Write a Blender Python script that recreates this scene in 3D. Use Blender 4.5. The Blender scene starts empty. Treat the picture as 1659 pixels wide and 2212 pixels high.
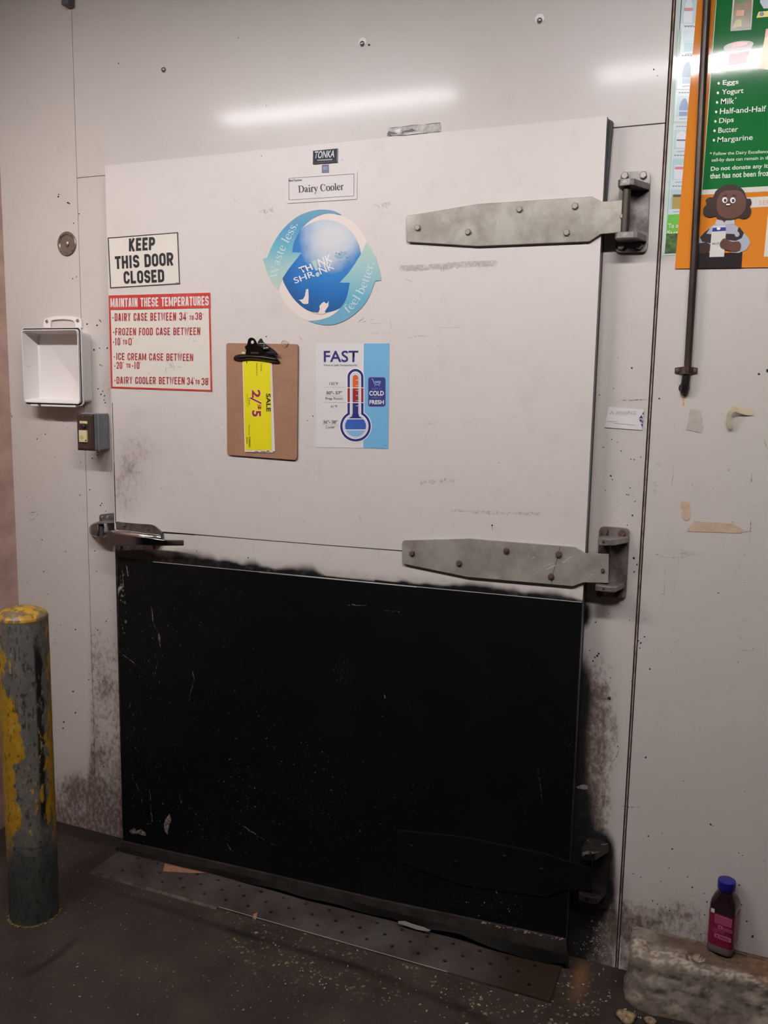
import bpy, bmesh, math, random
import numpy as np
from mathutils import Vector, Matrix
from mathutils.geometry import tessellate_polygon

random.seed(7)
RNG = np.random.default_rng(7)
SC = bpy.context.scene
COL = SC.collection

# ------------------------------------------------------------------ camera
W, H = 1659, 2212
FPX = 1903.64
YAW, PIT, ROL = -0.395881, -0.142289, 0.017315
CAM = np.array([1.806921, -2.212308, 1.51])
_f = np.array([math.sin(YAW)*math.cos(PIT), math.cos(YAW)*math.cos(PIT), math.sin(PIT)])
_r = np.array([math.cos(YAW), -math.sin(YAW), 0.0]); _u = np.cross(_r, _f)
RX = _r*math.cos(ROL)+_u*math.sin(ROL)
RU = -_r*math.sin(ROL)+_u*math.cos(ROL)
cd = bpy.data.cameras.new('camera'); cam = bpy.data.objects.new('camera', cd); COL.objects.link(cam)
M = Matrix(((RX[0], RU[0], -_f[0], CAM[0]), (RX[1], RU[1], -_f[1], CAM[1]), (RX[2], RU[2], -_f[2], CAM[2]), (0, 0, 0, 1)))
cam.matrix_world = M
cd.sensor_fit = 'VERTICAL'; cd.sensor_height = 36.0; cd.lens = FPX/H*36.0
cd.clip_start = 0.02
SC.camera = cam

def at(px, py, Y=0.0):
    """point of the vertical plane y=Y that lies on the sight line of a photo pixel"""
    d = _f+RX*((px-W/2)/FPX)-RU*((py-H/2)/FPX)
    t = (Y-CAM[1])/d[1]
    return Vector(CAM+t*d)
def fl(px, py, Z=0.0):
    d = _f+RX*((px-W/2)/FPX)-RU*((py-H/2)/FPX)
    t = (Z-CAM[2])/d[2]
    return Vector(CAM+t*d)
def topx(P):
    D = np.asarray(P, dtype=float)-CAM; z = D@_f
    return W/2+FPX*(D@RX)/z, H/2-FPX*(D@RU)/z

# ------------------------------------------------------------------ view / world / lamps power
SC.view_settings.view_transform = 'Standard'; SC.view_settings.look = 'None'
SC.view_settings.gamma = 1.0; SC.view_settings.exposure = 0.0
SC.view_settings.use_curve_mapping = False
wd = bpy.data.worlds.new('world'); SC.world = wd; wd.use_nodes = True
wd.node_tree.nodes['Background'].inputs[0].default_value = (1.0, .95, .9, 1)
wd.node_tree.nodes['Background'].inputs[1].default_value = 0.02
TUBE_POWER = 118.0
TUBE_COLOR = (1.0, .968, .99)
WALL_COLOR = (199, 190, 186)

# ------------------------------------------------------------------ materials
def lin(c):
    c = c/255.0
    return c/12.92 if c <= .04045 else ((c+.055)/1.055)**2.4
def rgb(r, g, b): return (lin(r), lin(g), lin(b), 1.0)
MATS = {}
def mat(name, c, rough=.5, metal=0.0, spec=.5, vary=0.0, scale=20.0, bump=0.0, bscale=80.0, c2=None, coat=0.0, emit=0.0, trans=0.0, stretch=(1,1,1)):
    if name in MATS: return MATS[name]
    m = bpy.data.materials.new(name); m.use_nodes = True; MATS[name] = m
    nt = m.node_tree; N = nt.nodes; L = nt.links; b = N['Principled BSDF']
    b.inputs['Base Color'].default_value = rgb(*c)
    b.inputs['Roughness'].default_value = rough; b.inputs['Metallic'].default_value = metal
    b.inputs['Specular IOR Level'].default_value = spec; b.inputs['Coat Weight'].default_value = coat
    if trans: b.inputs['Transmission Weight'].default_value = trans
    if emit:
        b.inputs['Emission Color'].default_value = rgb(*c); b.inputs['Emission Strength'].default_value = emit
    if vary or bump:
        tc = N.new('ShaderNodeTexCoord'); mp = N.new('ShaderNodeMapping'); mp.inputs['Scale'].default_value = stretch
        L.new(tc.outputs['Object'], mp.inputs['Vector'])
    if vary:
        n = N.new('ShaderNodeTexNoise'); n.inputs['Scale'].default_value = scale; n.inputs['Detail'].default_value = 6; n.inputs['Roughness'].default_value = .65
        L.new(mp.outputs[0], n.inputs['Vector'])
        r = N.new('ShaderNodeValToRGB'); r.color_ramp.elements[0].position = .5-.3*vary-.02; r.color_ramp.elements[1].position = .5+.3*vary
        k = c2 if c2 else tuple(max(0, x*(1-.35)) for x in c)
        r.color_ramp.elements[0].position = .38; r.color_ramp.elements[1].position = .62
        a = rgb(*k); o = rgb(*c)
        r.color_ramp.elements[0].color = tuple(o[i]+(a[i]-o[i])*vary for i in range(3))+(1,)
        r.color_ramp.elements[1].color = o
        L.new(n.outputs['Fac'], r.inputs[0]); L.new(r.outputs[0], b.inputs['Base Color'])
    if bump:
        n = N.new('ShaderNodeTexNoise'); n.inputs['Scale'].default_value = bscale; n.inputs['Detail'].default_value = 4
        L.new(mp.outputs[0], n.inputs['Vector'])
        bp = N.new('ShaderNodeBump'); bp.inputs['Strength'].default_value = bump; bp.inputs['Distance'].default_value = .002
        L.new(n.outputs['Fac'], bp.inputs['Height']); L.new(bp.outputs[0], b.inputs['Normal'])
    return m

def worn_paint(name, base, dirt=(86, 66, 56), rough=.3, spec=.5, bump=.04, coat=0.0):
    """painted sheet metal; point attribute 'wear': R brown grime, G black overspray, B grey rubs and marks"""
    m = bpy.data.materials.new(name); m.use_nodes = True
    nt = m.node_tree; N = nt.nodes; L = nt.links; b = N['Principled BSDF']
    at_ = N.new('ShaderNodeAttribute'); at_.attribute_name = 'wear'
    sp = N.new('ShaderNodeSeparateColor'); L.new(at_.outputs['Color'], sp.inputs[0])
    tc = N.new('ShaderNodeTexCoord')
    def noise(s, det=8, ro=.6, vec=None):
        n = N.new('ShaderNodeTexNoise'); n.inputs['Scale'].default_value = s; n.inputs['Detail'].default_value = det; n.inputs['Roughness'].default_value = ro
        L.new(vec or tc.outputs['Object'], n.inputs['Vector']); return n.outputs['Fac']
    def math_(op, a, c=None, d=None, clamp=False):
        n = N.new('ShaderNodeMath'); n.operation = op; n.use_clamp = clamp
        for i, v in enumerate((a, c, d)):
            if v is None: continue
            if isinstance(v, (int, float)): n.inputs[i].default_value = v
            else: L.new(v, n.inputs[i])
        return n.outputs[0]
    def mix(f, c1, c2):
        n = N.new('ShaderNodeMix'); n.data_type = 'RGBA'
        L.new(f, n.inputs[0])
        for i, v in ((6, c1), (7, c2)):
            if isinstance(v, tuple): n.inputs[i].default_value = v
            else: L.new(v, n.inputs[i])
        return n.outputs[2]
    n_big = noise(2.5, 3, .5)
    base2 = tuple(x*.97 for x in base[:2])+(base[2]*.93,)
    c = mix(n_big, rgb(*base), rgb(*base2))
    # faint dusty blotches
    dust = math_('MULTIPLY', math_('SUBTRACT', noise(13, 8, .7), .55, clamp=True), .8, clamp=True)
    c = mix(dust, c, rgb(150, 138, 128))
    # grime: noise threshold falling with R
    mp = N.new('ShaderNodeMapping'); mp.inputs['Scale'].default_value = (1.25, 1, .8); L.new(tc.outputs['Object'], mp.inputs[0])
    fine = noise(62, 10, .70, mp.outputs[0])
    t = math_('ADD', math_('MULTIPLY', sp.outputs[0], .42), math_('SUBTRACT', fine, .715))
    g1 = math_('MULTIPLY', math_('MULTIPLY', t, 4.2, clamp=True), .86)
    soft = math_('MULTIPLY', sp.outputs[0], .42)
    c = mix(soft, c, rgb(122, 104, 94))
    c = mix(g1, c, rgb(*dirt))
    # grey rubs and marks
    fine2 = noise(150, 6, .7)
    t2 = math_('MULTIPLY', math_('ADD', math_('SUBTRACT', fine2, .72), math_('MULTIPLY', sp.outputs[2], .55)), 4.0, clamp=True)
    c = mix(math_('MULTIPLY', t2, .5), c, rgb(120, 112, 106))
    # black paint overspray
    t3 = math_('MULTIPLY', math_('ADD', math_('MULTIPLY', math_('SUBTRACT', noise(45, 5, .6), .5), .35), sp.outputs[1]), 1.0, clamp=True)
    t3 = math_('MULTIPLY', t3, math_('MULTIPLY', sp.outputs[1], 6.0, clamp=True))
    c = mix(t3, c, rgb(17, 16, 18))
    L.new(c, b.inputs['Base Color'])
    b.inputs['Specular IOR Level'].default_value = spec
    rr = math_('ADD', math_('MULTIPLY', g1, .35), rough, clamp=True)
    L.new(rr, b.inputs['Roughness'])
    b.inputs['Coat Weight'].default_value = coat; b.inputs['Coat Roughness'].default_value = .11; b.inputs['Coat IOR'].default_value = 1.4
    bp = N.new('ShaderNodeBump'); bp.inputs['Strength'].default_value = bump; bp.inputs['Distance'].default_value = .02
    L.new(noise(5, 2, .4), bp.inputs['Height'])
    bp2 = N.new('ShaderNodeBump'); bp2.inputs['Strength'].default_value = .05; bp2.inputs['Distance'].default_value = .001
    L.new(noise(300, 3, .6), bp2.inputs['Height']); L.new(bp.outputs[0], bp2.inputs['Normal'])
    L.new(bp2.outputs[0], b.inputs['Normal'])
    return m

def attr_color_mat(name, rough=.5, spec=.5, bump=.0, bscale=60, attr='paint'):
    m = bpy.data.materials.new(name); m.use_nodes = True
    nt = m.node_tree; N = nt.nodes; L = nt.links; b = N['Principled BSDF']
    a = N.new('ShaderNodeAttribute'); a.attribute_name = attr
    tc = N.new('ShaderNodeTexCoord'); n = N.new('ShaderNodeTexNoise'); n.inputs['Scale'].default_value = bscale; n.inputs['Detail'].default_value = 8
    n.inputs['Roughness'].default_value = .7
    L.new(tc.outputs['Object'], n.inputs['Vector'])
    mr = N.new('ShaderNodeMapRange'); mr.inputs[1].default_value = .3; mr.inputs[2].default_value = .7; mr.inputs[3].default_value = .72; mr.inputs[4].default_value = 1.12
    L.new(n.outputs['Fac'], mr.inputs[0])
    mx = N.new('ShaderNodeVectorMath'); mx.operation = 'SCALE'; L.new(a.outputs['Color'], mx.inputs[0]); L.new(mr.outputs[0], mx.inputs['Scale'])
    L.new(mx.outputs[0], b.inputs['Base Color'])
    b.inputs['Roughness'].default_value = rough; b.inputs['Specular IOR Level'].default_value = spec
    if bump:
        bp = N.new('ShaderNodeBump'); bp.inputs['Strength'].default_value = bump; bp.inputs['Distance'].default_value = .003
        L.new(n.outputs['Fac'], bp.inputs['Height']); L.new(bp.outputs[0], b.inputs['Normal'])
    return m

# ------------------------------------------------------------------ numpy value noise for wear masks
def vnoise(x, y, seed=0):
    xi = np.floor(x).astype(np.int64); yi = np.floor(y).astype(np.int64)
    xf = x-xi; yf = y-yi
    def h(a, b):
        n = (a*374761393+b*668265263+seed*974634777) & 0x7fffffff
        n = ((n ^ (n >> 13))*1274126177) & 0x7fffffff
        return ((n ^ (n >> 16)) & 0xffff)/65535.0
    u = xf*xf*(3-2*xf); v = yf*yf*(3-2*yf)
    return (h(xi, yi)*(1-u)+h(xi+1, yi)*u)*(1-v)+(h(xi, yi+1)*(1-u)+h(xi+1, yi+1)*u)*v
def fbm(x, y, seed=0, o=5):
    s = 0; a = .5; t = 0
    for i in range(o):
        s = s+a*vnoise(x*2**i, y*2**i, seed+i*17); t += a; a *= .55
    return s/t
def sstep(a, b, x):
    t = np.clip((x-a)/(b-a), 0, 1); return t*t*(3-2*t)

# ------------------------------------------------------------------ object helpers
def props(o, label=None, cat=None, group=None, kind=None):
    if label: o['label'] = label
    if cat: o['category'] = cat
    if group: o['group'] = group
    if kind: o['kind'] = kind
    return o
def thing(name, loc, label, cat, group=None, kind=None, parent=None):
    o = bpy.data.objects.new(name, None); COL.objects.link(o); o.location = Vector(loc)
    if parent is not None: o.parent = parent; o.location = Vector(loc)-origin(parent)
    o.empty_display_size = .05
    return props(o, label, cat, group, kind)
def origin(o):
    v = Vector((0, 0, 0))
    while o is not None: v = v+Vector(o.location); o = o.parent
    return v
def link(name, me, m, parent=None, smooth=None, base=None, bevel=None):
    """me: mesh in world coordinates -> an object whose origin is its parent's (or base)"""
    o = bpy.data.objects.new(name, me); COL.objects.link(o)
    for k in (m if isinstance(m, (list, tuple)) else [m]):
        if k is not None: me.materials.append(k)
    off = Vector((0, 0, 0))
    if parent is not None:
        o.parent = parent; off = origin(parent)
    if base is None:
        if parent is None and len(me.vertices):
            co = np.empty(len(me.vertices)*3); me.vertices.foreach_get('co', co); co = co.reshape(-1, 3)
            base = Vector(((co[:, 0].min()+co[:, 0].max())/2, (co[:, 1].min()+co[:, 1].max())/2, co[:, 2].min()))
        else: base = off
    o.location = Vector(base)-off
    me.transform(Matrix.Translation(-Vector(base)))
    if smooth is not None:
        me.polygons.foreach_set('use_smooth', [True]*len(me.polygons))
        if smooth < 180:
            me.set_sharp_from_angle(angle=math.radians(smooth))
    if bevel:
        md = o.modifiers.new('edge', 'BEVEL'); md.width = bevel; md.segments = 2; md.limit_method = 'ANGLE'; md.angle_limit = math.radians(40)
    return o
def mesh_of(bm, name='m'):
    bmesh.ops.recalc_face_normals(bm, faces=bm.faces)
    me = bpy.data.meshes.new(name); bm.to_mesh(me); bm.free(); return me
def raw_mesh(vs, fs, name='m'):
    me = bpy.data.meshes.new(name); me.from_pydata([tuple(v) for v in vs], [], fs); me.update(); return me
def box(bm, x0, x1, y0, y1, z0, z1):
    vs = [bm.verts.new(p) for p in ((x0, y0, z0), (x1, y0, z0), (x1, y1, z0), (x0, y1, z0), (x0, y0, z1), (x1, y0, z1), (x1, y1, z1), (x0, y1, z1))]
    for f in ((0, 3, 2, 1), (4, 5, 6, 7), (0, 1, 5, 4), (1, 2, 6, 5), (2, 3, 7, 6), (3, 0, 4, 7)): bm.faces.new([vs[i] for i in f])
def prism(bm, pts, d):
    """pts: list of Vectors (planar polygon), extruded along vector d"""
    a = [bm.verts.new(p) for p in pts]; b = [bm.verts.new(Vector(p)+Vector(d)) for p in pts]
    n = len(a)
    if n <= 4: bm.faces.new(a); bm.faces.new(b[::-1])
    else:
        for t in tessellate_polygon([[Vector(p) for p in pts]]):
            if len(set(t)) == 3:
                try: bm.faces.new([a[i] for i in t]); bm.faces.new([b[i] for i in t[::-1]])
                except ValueError: pass
    for i in range(n): bm.faces.new((a[i], b[i], b[(i+1) % n], a[(i+1) % n]))
def tube(bm, path, r, n=16, cap=True):
    path = [Vector(p) for p in path]; rs = r if isinstance(r, (list, tuple)) else [r]*len(path)
    rings = []
    up = None
    for i, p in enumerate(path):
        t = (path[min(i+1, len(path)-1)]-path[max(i-1, 0)]).normalized()
        if up is None:
            up = Vector((0, 0, 1)) if abs(t.z) < .9 else Vector((1, 0, 0))
        s = t.cross(up).normalized(); up = s.cross(t).normalized()
        rings.append([bm.verts.new(p+(s*math.cos(2*math.pi*k/n)+up*math.sin(2*math.pi*k/n))*rs[i]) for k in range(n)])
    for a, b in zip(rings, rings[1:]):
        for k in range(n): bm.faces.new((a[k], a[(k+1) % n], b[(k+1) % n], b[k]))
    if cap: bm.faces.new(rings[0][::-1]); bm.faces.new(rings[-1])
def lathe(bm, c, ax, prof, n=32, cap=True):
    """prof: (radius, height along ax)"""
    ax = Vector(ax).normalized(); s = ax.orthogonal().normalized(); u = ax.cross(s)
    rings = []
    for r, h in prof:
        rings.append([bm.verts.new(Vector(c)+ax*h+(s*math.cos(2*math.pi*k/n)+u*math.sin(2*math.pi*k/n))*max(r, 1e-5)) for k in range(n)])
    for a, b in zip(rings, rings[1:]):
        for k in range(n): bm.faces.new((a[k], a[(k+1) % n], b[(k+1) % n], b[k]))
    if cap: bm.faces.new(rings[0][::-1]); bm.faces.new(rings[-1])
def rrect(x0, x1, z0, z1, r, n=6):
    out = []
    for cx, cz, a0 in ((x1-r, z1-r, 0), (x0+r, z1-r, 90), (x0+r, z0+r, 180), (x1-r, z0+r, 270)):
        for i in range(n+1):
            a = math.radians(a0+90*i/n); out.append((cx+r*math.cos(a), cz+r*math.sin(a)))
    return out
def poly(name, pts, Y, m, parent, th=.0006, px=True):
    """flat printed / cut shape in the plane y=Y (towards the room), outline in photo pixels or (x,z)"""
    P = [at(x, y, Y) for x, y in pts] if px else [Vector((x, Y, z)) for x, z in pts]
    bm = bmesh.new()
    prism(bm, P, (0, th, 0))
    return link(name, mesh_of(bm), m, parent)
def polys(name, shapes, Y, m, parent, th=.0004):
    bm = bmesh.new()
    for k, pts in enumerate(shapes): prism(bm, [at(x, y, Y-.00002*(k % 12)) for x, y in pts], (0, th, 0))
    return link(name, mesh_of(bm), m, parent)
def line_px(a, b, w):
    """thin quad between two pixels"""
    dx, dy = b[0]-a[0], b[1]-a[1]; l = math.hypot(dx, dy) or 1; nx, ny = -dy/l*w/2, dx/l*w/2
    return [(a[0]+nx, a[1]+ny), (b[0]+nx, b[1]+ny), (b[0]-nx, b[1]-ny), (a[0]-nx, a[1]-ny)]
def circ(cx, cy, rx, ry=None, n=24, rot=0):
    ry = rx if ry is None else ry
    o = []
    for k in range(n):
        a = 2*math.pi*k/n; x, y = rx*math.cos(a), ry*math.sin(a)
        o.append((cx+x*math.cos(rot)-y*math.sin(rot), cy+x*math.sin(rot)+y*math.cos(rot)))
    return o
def smooth_line(pts, n=6, closed=False):
    P = [np.array(p, dtype=float) for p in pts]; out = []
    N = len(P); rng = range(N if closed else N-1)
    for i in rng:
        if closed: p0, p1, p2, p3 = P[i-1], P[i], P[(i+1) % N], P[(i+2) % N]
        else: p0, p1, p2, p3 = P[max(i-1, 0)], P[i], P[i+1], P[min(i+2, N-1)]
        for k in range(n):
            t = k/n
            out.append(.5*((2*p1)+(-p0+p2)*t+(2*p0-5*p1+4*p2-p3)*t*t+(-p0+3*p1-3*p2+p3)*t**3))
    if not closed: out.append(P[-1])
    return [tuple(p) for p in out]

# ------------------------------------------------------------------ lettering
def text_mesh(s, bold=0.0, shear=0.0, spacing=1.0):
    cu = bpy.data.curves.new('t', 'FONT'); cu.body = s; cu.size = 1.0; cu.offset = bold; cu.shear = shear; cu.space_character = spacing
    cu.resolution_u = 4
    o = bpy.data.objects.new('t', cu); COL.objects.link(o)
    dg = bpy.context.evaluated_depsgraph_get(); dg.update()
    me = bpy.data.meshes.new_from_object(o.evaluated_get(dg))
    bpy.data.objects.remove(o); bpy.data.curves.remove(cu)
    return me
def text(name, s, bl, br, tl, Y, m, parent, bold=0.0, shear=0.0, spacing=1.0):
    """ink box of the string laid on the pixels bottom-left, bottom-right, top-left of plane y=Y"""
    me = text_mesh(s, bold, shear, spacing*(1+1.2*max(0, bold-.012)))
    co = np.empty(len(me.vertices)*3); me.vertices.foreach_get('co', co); co = co.reshape(-1, 3)
    mn, mx = co.min(0), co.max(0)
    O, A, B = at(*bl, Y), at(*br, Y), at(*tl, Y)
    u = (co[:, :1]-mn[0])/(mx[0]-mn[0]); v = (co[:, 1:2]-mn[1])/(mx[1]-mn[1])
    P = np.array(O)+u*np.array(A-O)+v*np.array(B-O)
    me.vertices.foreach_set('co', P.ravel()); me.update()
    return link(name, me, m, parent)
def stroke(path, w):
    """polyline (x,y[,w]) -> quad strip with mitred joints; returns verts, faces"""
    path = [p for i, p in enumerate(path) if i == 0 or math.hypot(p[0]-path[i-1][0], p[1]-path[i-1][1]) > 1e-6]
    P = [np.array(p[:2], dtype=float) for p in path]; ws = [p[2] if len(p) > 2 else w for p in path]
    vs = []; fs = []
    n = len(P)
    for i in range(n):
        if i == 0: t = P[1]-P[0]; nn = np.array((-t[1], t[0])); nn = nn/(np.hypot(*nn)+1e-9); sc = 1
        elif i == n-1: t = P[-1]-P[-2]; nn = np.array((-t[1], t[0])); nn = nn/(np.hypot(*nn)+1e-9); sc = 1
        else:
            a = P[i]-P[i-1]; b = P[i+1]-P[i]
            na = np.array((-a[1], a[0]))/(np.hypot(*a)+1e-9); nb = np.array((-b[1], b[0]))/(np.hypot(*b)+1e-9)
            nn = na+nb; l = np.hypot(*nn)
            if l < .2: nn = na; sc = 1
            else: nn = nn/l; sc = min(1.6, 1/max(.3, float(nn@na)))
        vs += [P[i]+nn*ws[i]/2*sc, P[i]-nn*ws[i]/2*sc]
    for i in range(n-1): fs.append((2*i, 2*i+1, 2*i+3, 2*i+2))
    return vs, fs
def _arc(cx, cy, r, a0, a1, n=7, ry=None):
    ry = r if ry is None else ry
    return [(cx+r*math.cos(math.radians(a0+(a1-a0)*i/n)), cy+ry*math.sin(math.radians(a0+(a1-a0)*i/n))) for i in range(n+1)]
def gothic(ch, w, h, p):
    """condensed block capital: polylines with pen width p in a w x h box"""
    L, R, B, T, c, m = p/2, w-p/2, p/2, h-p/2, w/2, h/2
    r = (w-p)/2*.92
    S = {}
    bowl = lambda yt, yb, rr: [(L, yt), (R-rr, yt)]+_arc(R-rr, yt-rr, rr, 90, 0)+_arc(R-rr, yb+rr, rr, 0, -90)+[(R-rr, yb), (L, yb)]
    if ch == 'A': return [[(L, 0), (c-p*.3, T), (c+p*.3, T), (R, 0)], [(L+(c-L)*.25, h*.27), (R-(c-L)*.25, h*.27)]]
    if ch == 'B': rr = min(r, (T-m)/2*.95); return [[(L, 0), (L, h)], bowl(T, m, rr), bowl(m, B, rr)]
    if ch in 'CG':
        o = [(R, h*.66)]+_arc(R-r, T-r, r, 0, 90)+_arc(L+r, T-r, r, 90, 180)+_arc(L+r, B+r, r, 180, 270)+_arc(R-r, B+r, r, 270, 360)
        return [o+[(R, h*.36)]] if ch == 'C' else [o+[(R, h*.48), (c, h*.48)]]
    if ch == 'D': return [[(L, 0), (L, h)], bowl(T, B, r)]
    if ch in 'EF':
        o = [[(L, 0), (L, h)], [(L, T), (w*.95, T)], [(L, m), (w*.85, m)]]
        if ch == 'E': o.append([(L, B), (w*.95, B)])
        return o
    if ch == 'H': return [[(L, 0), (L, h)], [(R, 0), (R, h)], [(L, m), (R, m)]]
    if ch == 'I': return [[(c, 0), (c, h)]]
    if ch == 'K': return [[(L, 0), (L, h)], [(L, h*.36), (R, h)], [(L+(R-L)*.3, h*.52), (R, 0)]]
    if ch == 'L': return [[(L, 0), (L, h)], [(L, B), (w*.95, B)]]
    if ch == 'M': return [[(L, 0), (L, h)], [(R, 0), (R, h)], [(L, h), (c, h*.15), (R, h)]]
    if ch == 'N': return [[(L, 0), (L, h)], [(R, 0), (R, h)], [(L, h), (R, 0)]]
    if ch in 'O0':
        o = [(R, m)]+_arc(R-r, T-r, r, 0, 90)+_arc(L+r, T-r, r, 90, 180)+_arc(L+r, B+r, r, 180, 270)+_arc(R-r, B+r, r, 270, 360)
        return [o+[(R, m)]]
    if ch in 'PR':
        rr = min(r, (T-h*.45)/2*.95); o = [[(L, 0), (L, h)], bowl(T, h*.45, rr)]
        if ch == 'R': o.append([(c, h*.45), (R, 0)])
        return o
    if ch in 'S2Z35':
        rr = min(r, (T-m)/2*.98)
        if ch == 'S': return [[(R, h*.70)]+_arc(R-rr, T-rr, rr, 0, 90)+_arc(L+rr, T-rr, rr, 90, 180)+_arc(L+rr, m+rr, rr, 180, 270)+_arc(R-rr, m-rr, rr, 90, 0)+_arc(R-rr, B+rr, rr, 0, -90)+_arc(L+rr, B+rr, rr, 270, 180)+[(L, h*.30)]]
        if ch == '2': return [[(L, h*.68)]+_arc(L+rr, T-rr, rr, 180, 90)+_arc(R-rr, T-rr, rr, 90, 0)+[(R, h*.55), (L, B), (w, B)]]
        if ch == 'Z': return [[(0, T), (R, T), (L, B), (w, B)]]
        if ch == '3': return [[(L, h*.72)]+_arc(L+rr, T-rr, rr, 180, 90)+_arc(R-rr, T-rr, rr, 90, 0)+_arc(R-rr, m+rr, rr, 0, -90)+[(c, m)], [(c, m)]+_arc(R-rr, m-rr, rr, 90, 0)+_arc(R-rr, B+rr, rr, 0, -90)+_arc(L+rr, B+rr, rr, 270, 180)+[(L, h*.28)]]
        if ch == '5': return [[(R, T), (L, T), (L, h*.55)]+_arc(R-rr, h*.58-rr, rr, 90, 0)+_arc(R-rr, B+rr, rr, 0, -90)+_arc(L+rr, B+rr, rr, 270, 180)]
    if ch == 'T': return [[(c, 0), (c, h)], [(0, T), (w, T)]]
    if ch == 'U': return [[(L, h), (L, B+r)]+_arc(L+r, B+r, r, 180, 270)+_arc(R-r, B+r, r, 270, 360)+[(R, h)]]
    if ch == 'V': return [[(L, h), (c-p*.2, B), (c+p*.2, B), (R, h)]]
    if ch == 'W': return [[(L, h), (w*.27, p*.3), (c, h*.9), (w*.73, p*.3), (R, h)]]
    if ch == 'Y': return [[(c, 0), (c, h*.42)], [(L, h), (c, h*.38), (R, h)]]
    if ch == '1': return [[(c, 0), (c, h)], [(c, T), (c-w*.3, h*.8)]]
    if ch == '4': return [[(w*.7, 0), (w*.7, h), (L*.5, h*.28), (w, h*.28)]]
    if ch == '8':
        rr = min(r, (T-m)/2*.98)
        ring = lambda t, b: [[(R, (t+b)/2)]+_arc(R-rr, t-rr, rr, 0, 90)+_arc(L+rr, t-rr, rr, 90, 180)+_arc(L+rr, b+rr, rr, 180, 270)+_arc(R-rr, b+rr, rr, 270, 360)+[(R, (t+b)/2)]]
        return ring(T, m)+ring(m, B)
    if ch == '-': return [[(w*.1, h*.42), (w*.9, h*.42)]]
    if ch == '*': return [[(c+.13*h*math.cos(a), h*.9+.13*h*math.sin(a)) for a in [i*math.pi/5 for i in range(11)]]]
    return []
GW = {'I': .48, '1': .6, 'M': 1.3, 'W': 1.4, ' ': .5, '-': .6, '*': .45, 'T': .95, 'L': .9, 'E': .9, 'F': .88}
def block_text(name, s, bl, br, tl, Y, m, parent, pen=.2, gap=.22, ratio=.42):
    """condensed gothic capitals fitted to the pixel box; pen and gap relative to height"""
    O, A, B = at(*bl, Y), at(*br, Y), at(*tl, Y)
    wid, hei = (A-O).length, (B-O).length
    ex, ez = (A-O)/wid, (B-O)/hei
    units = sum(GW.get(c, 1.0) for c in s); n = len(s)
    # letter width so the line fills the box
    lw = (wid-gap*hei*(n-1))/units
    p = pen*hei
    vs = []; fs = []; x = 0
    for c in s:
        w = lw*GW.get(c, 1.0)
        pp = min(p, w*.42) if c not in 'I-1' else p
        for st in gothic(c, w, hei, pp if c != '*' else p*.4):
            a, b = stroke(st, pp if c != '*' else p*.4); k = len(vs)
            lift = Vector((0, -.00003*(len(fs) % 7), 0)); vs += [O+ex*(x+q[0])+ez*q[1]+lift for q in a]; fs += [tuple(i+k for i in f) for f in b]
        x += w+gap*hei
    return link(name, raw_mesh(vs, fs), m, parent)
def _sm(p, n=5): return smooth_line(p, n)
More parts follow.
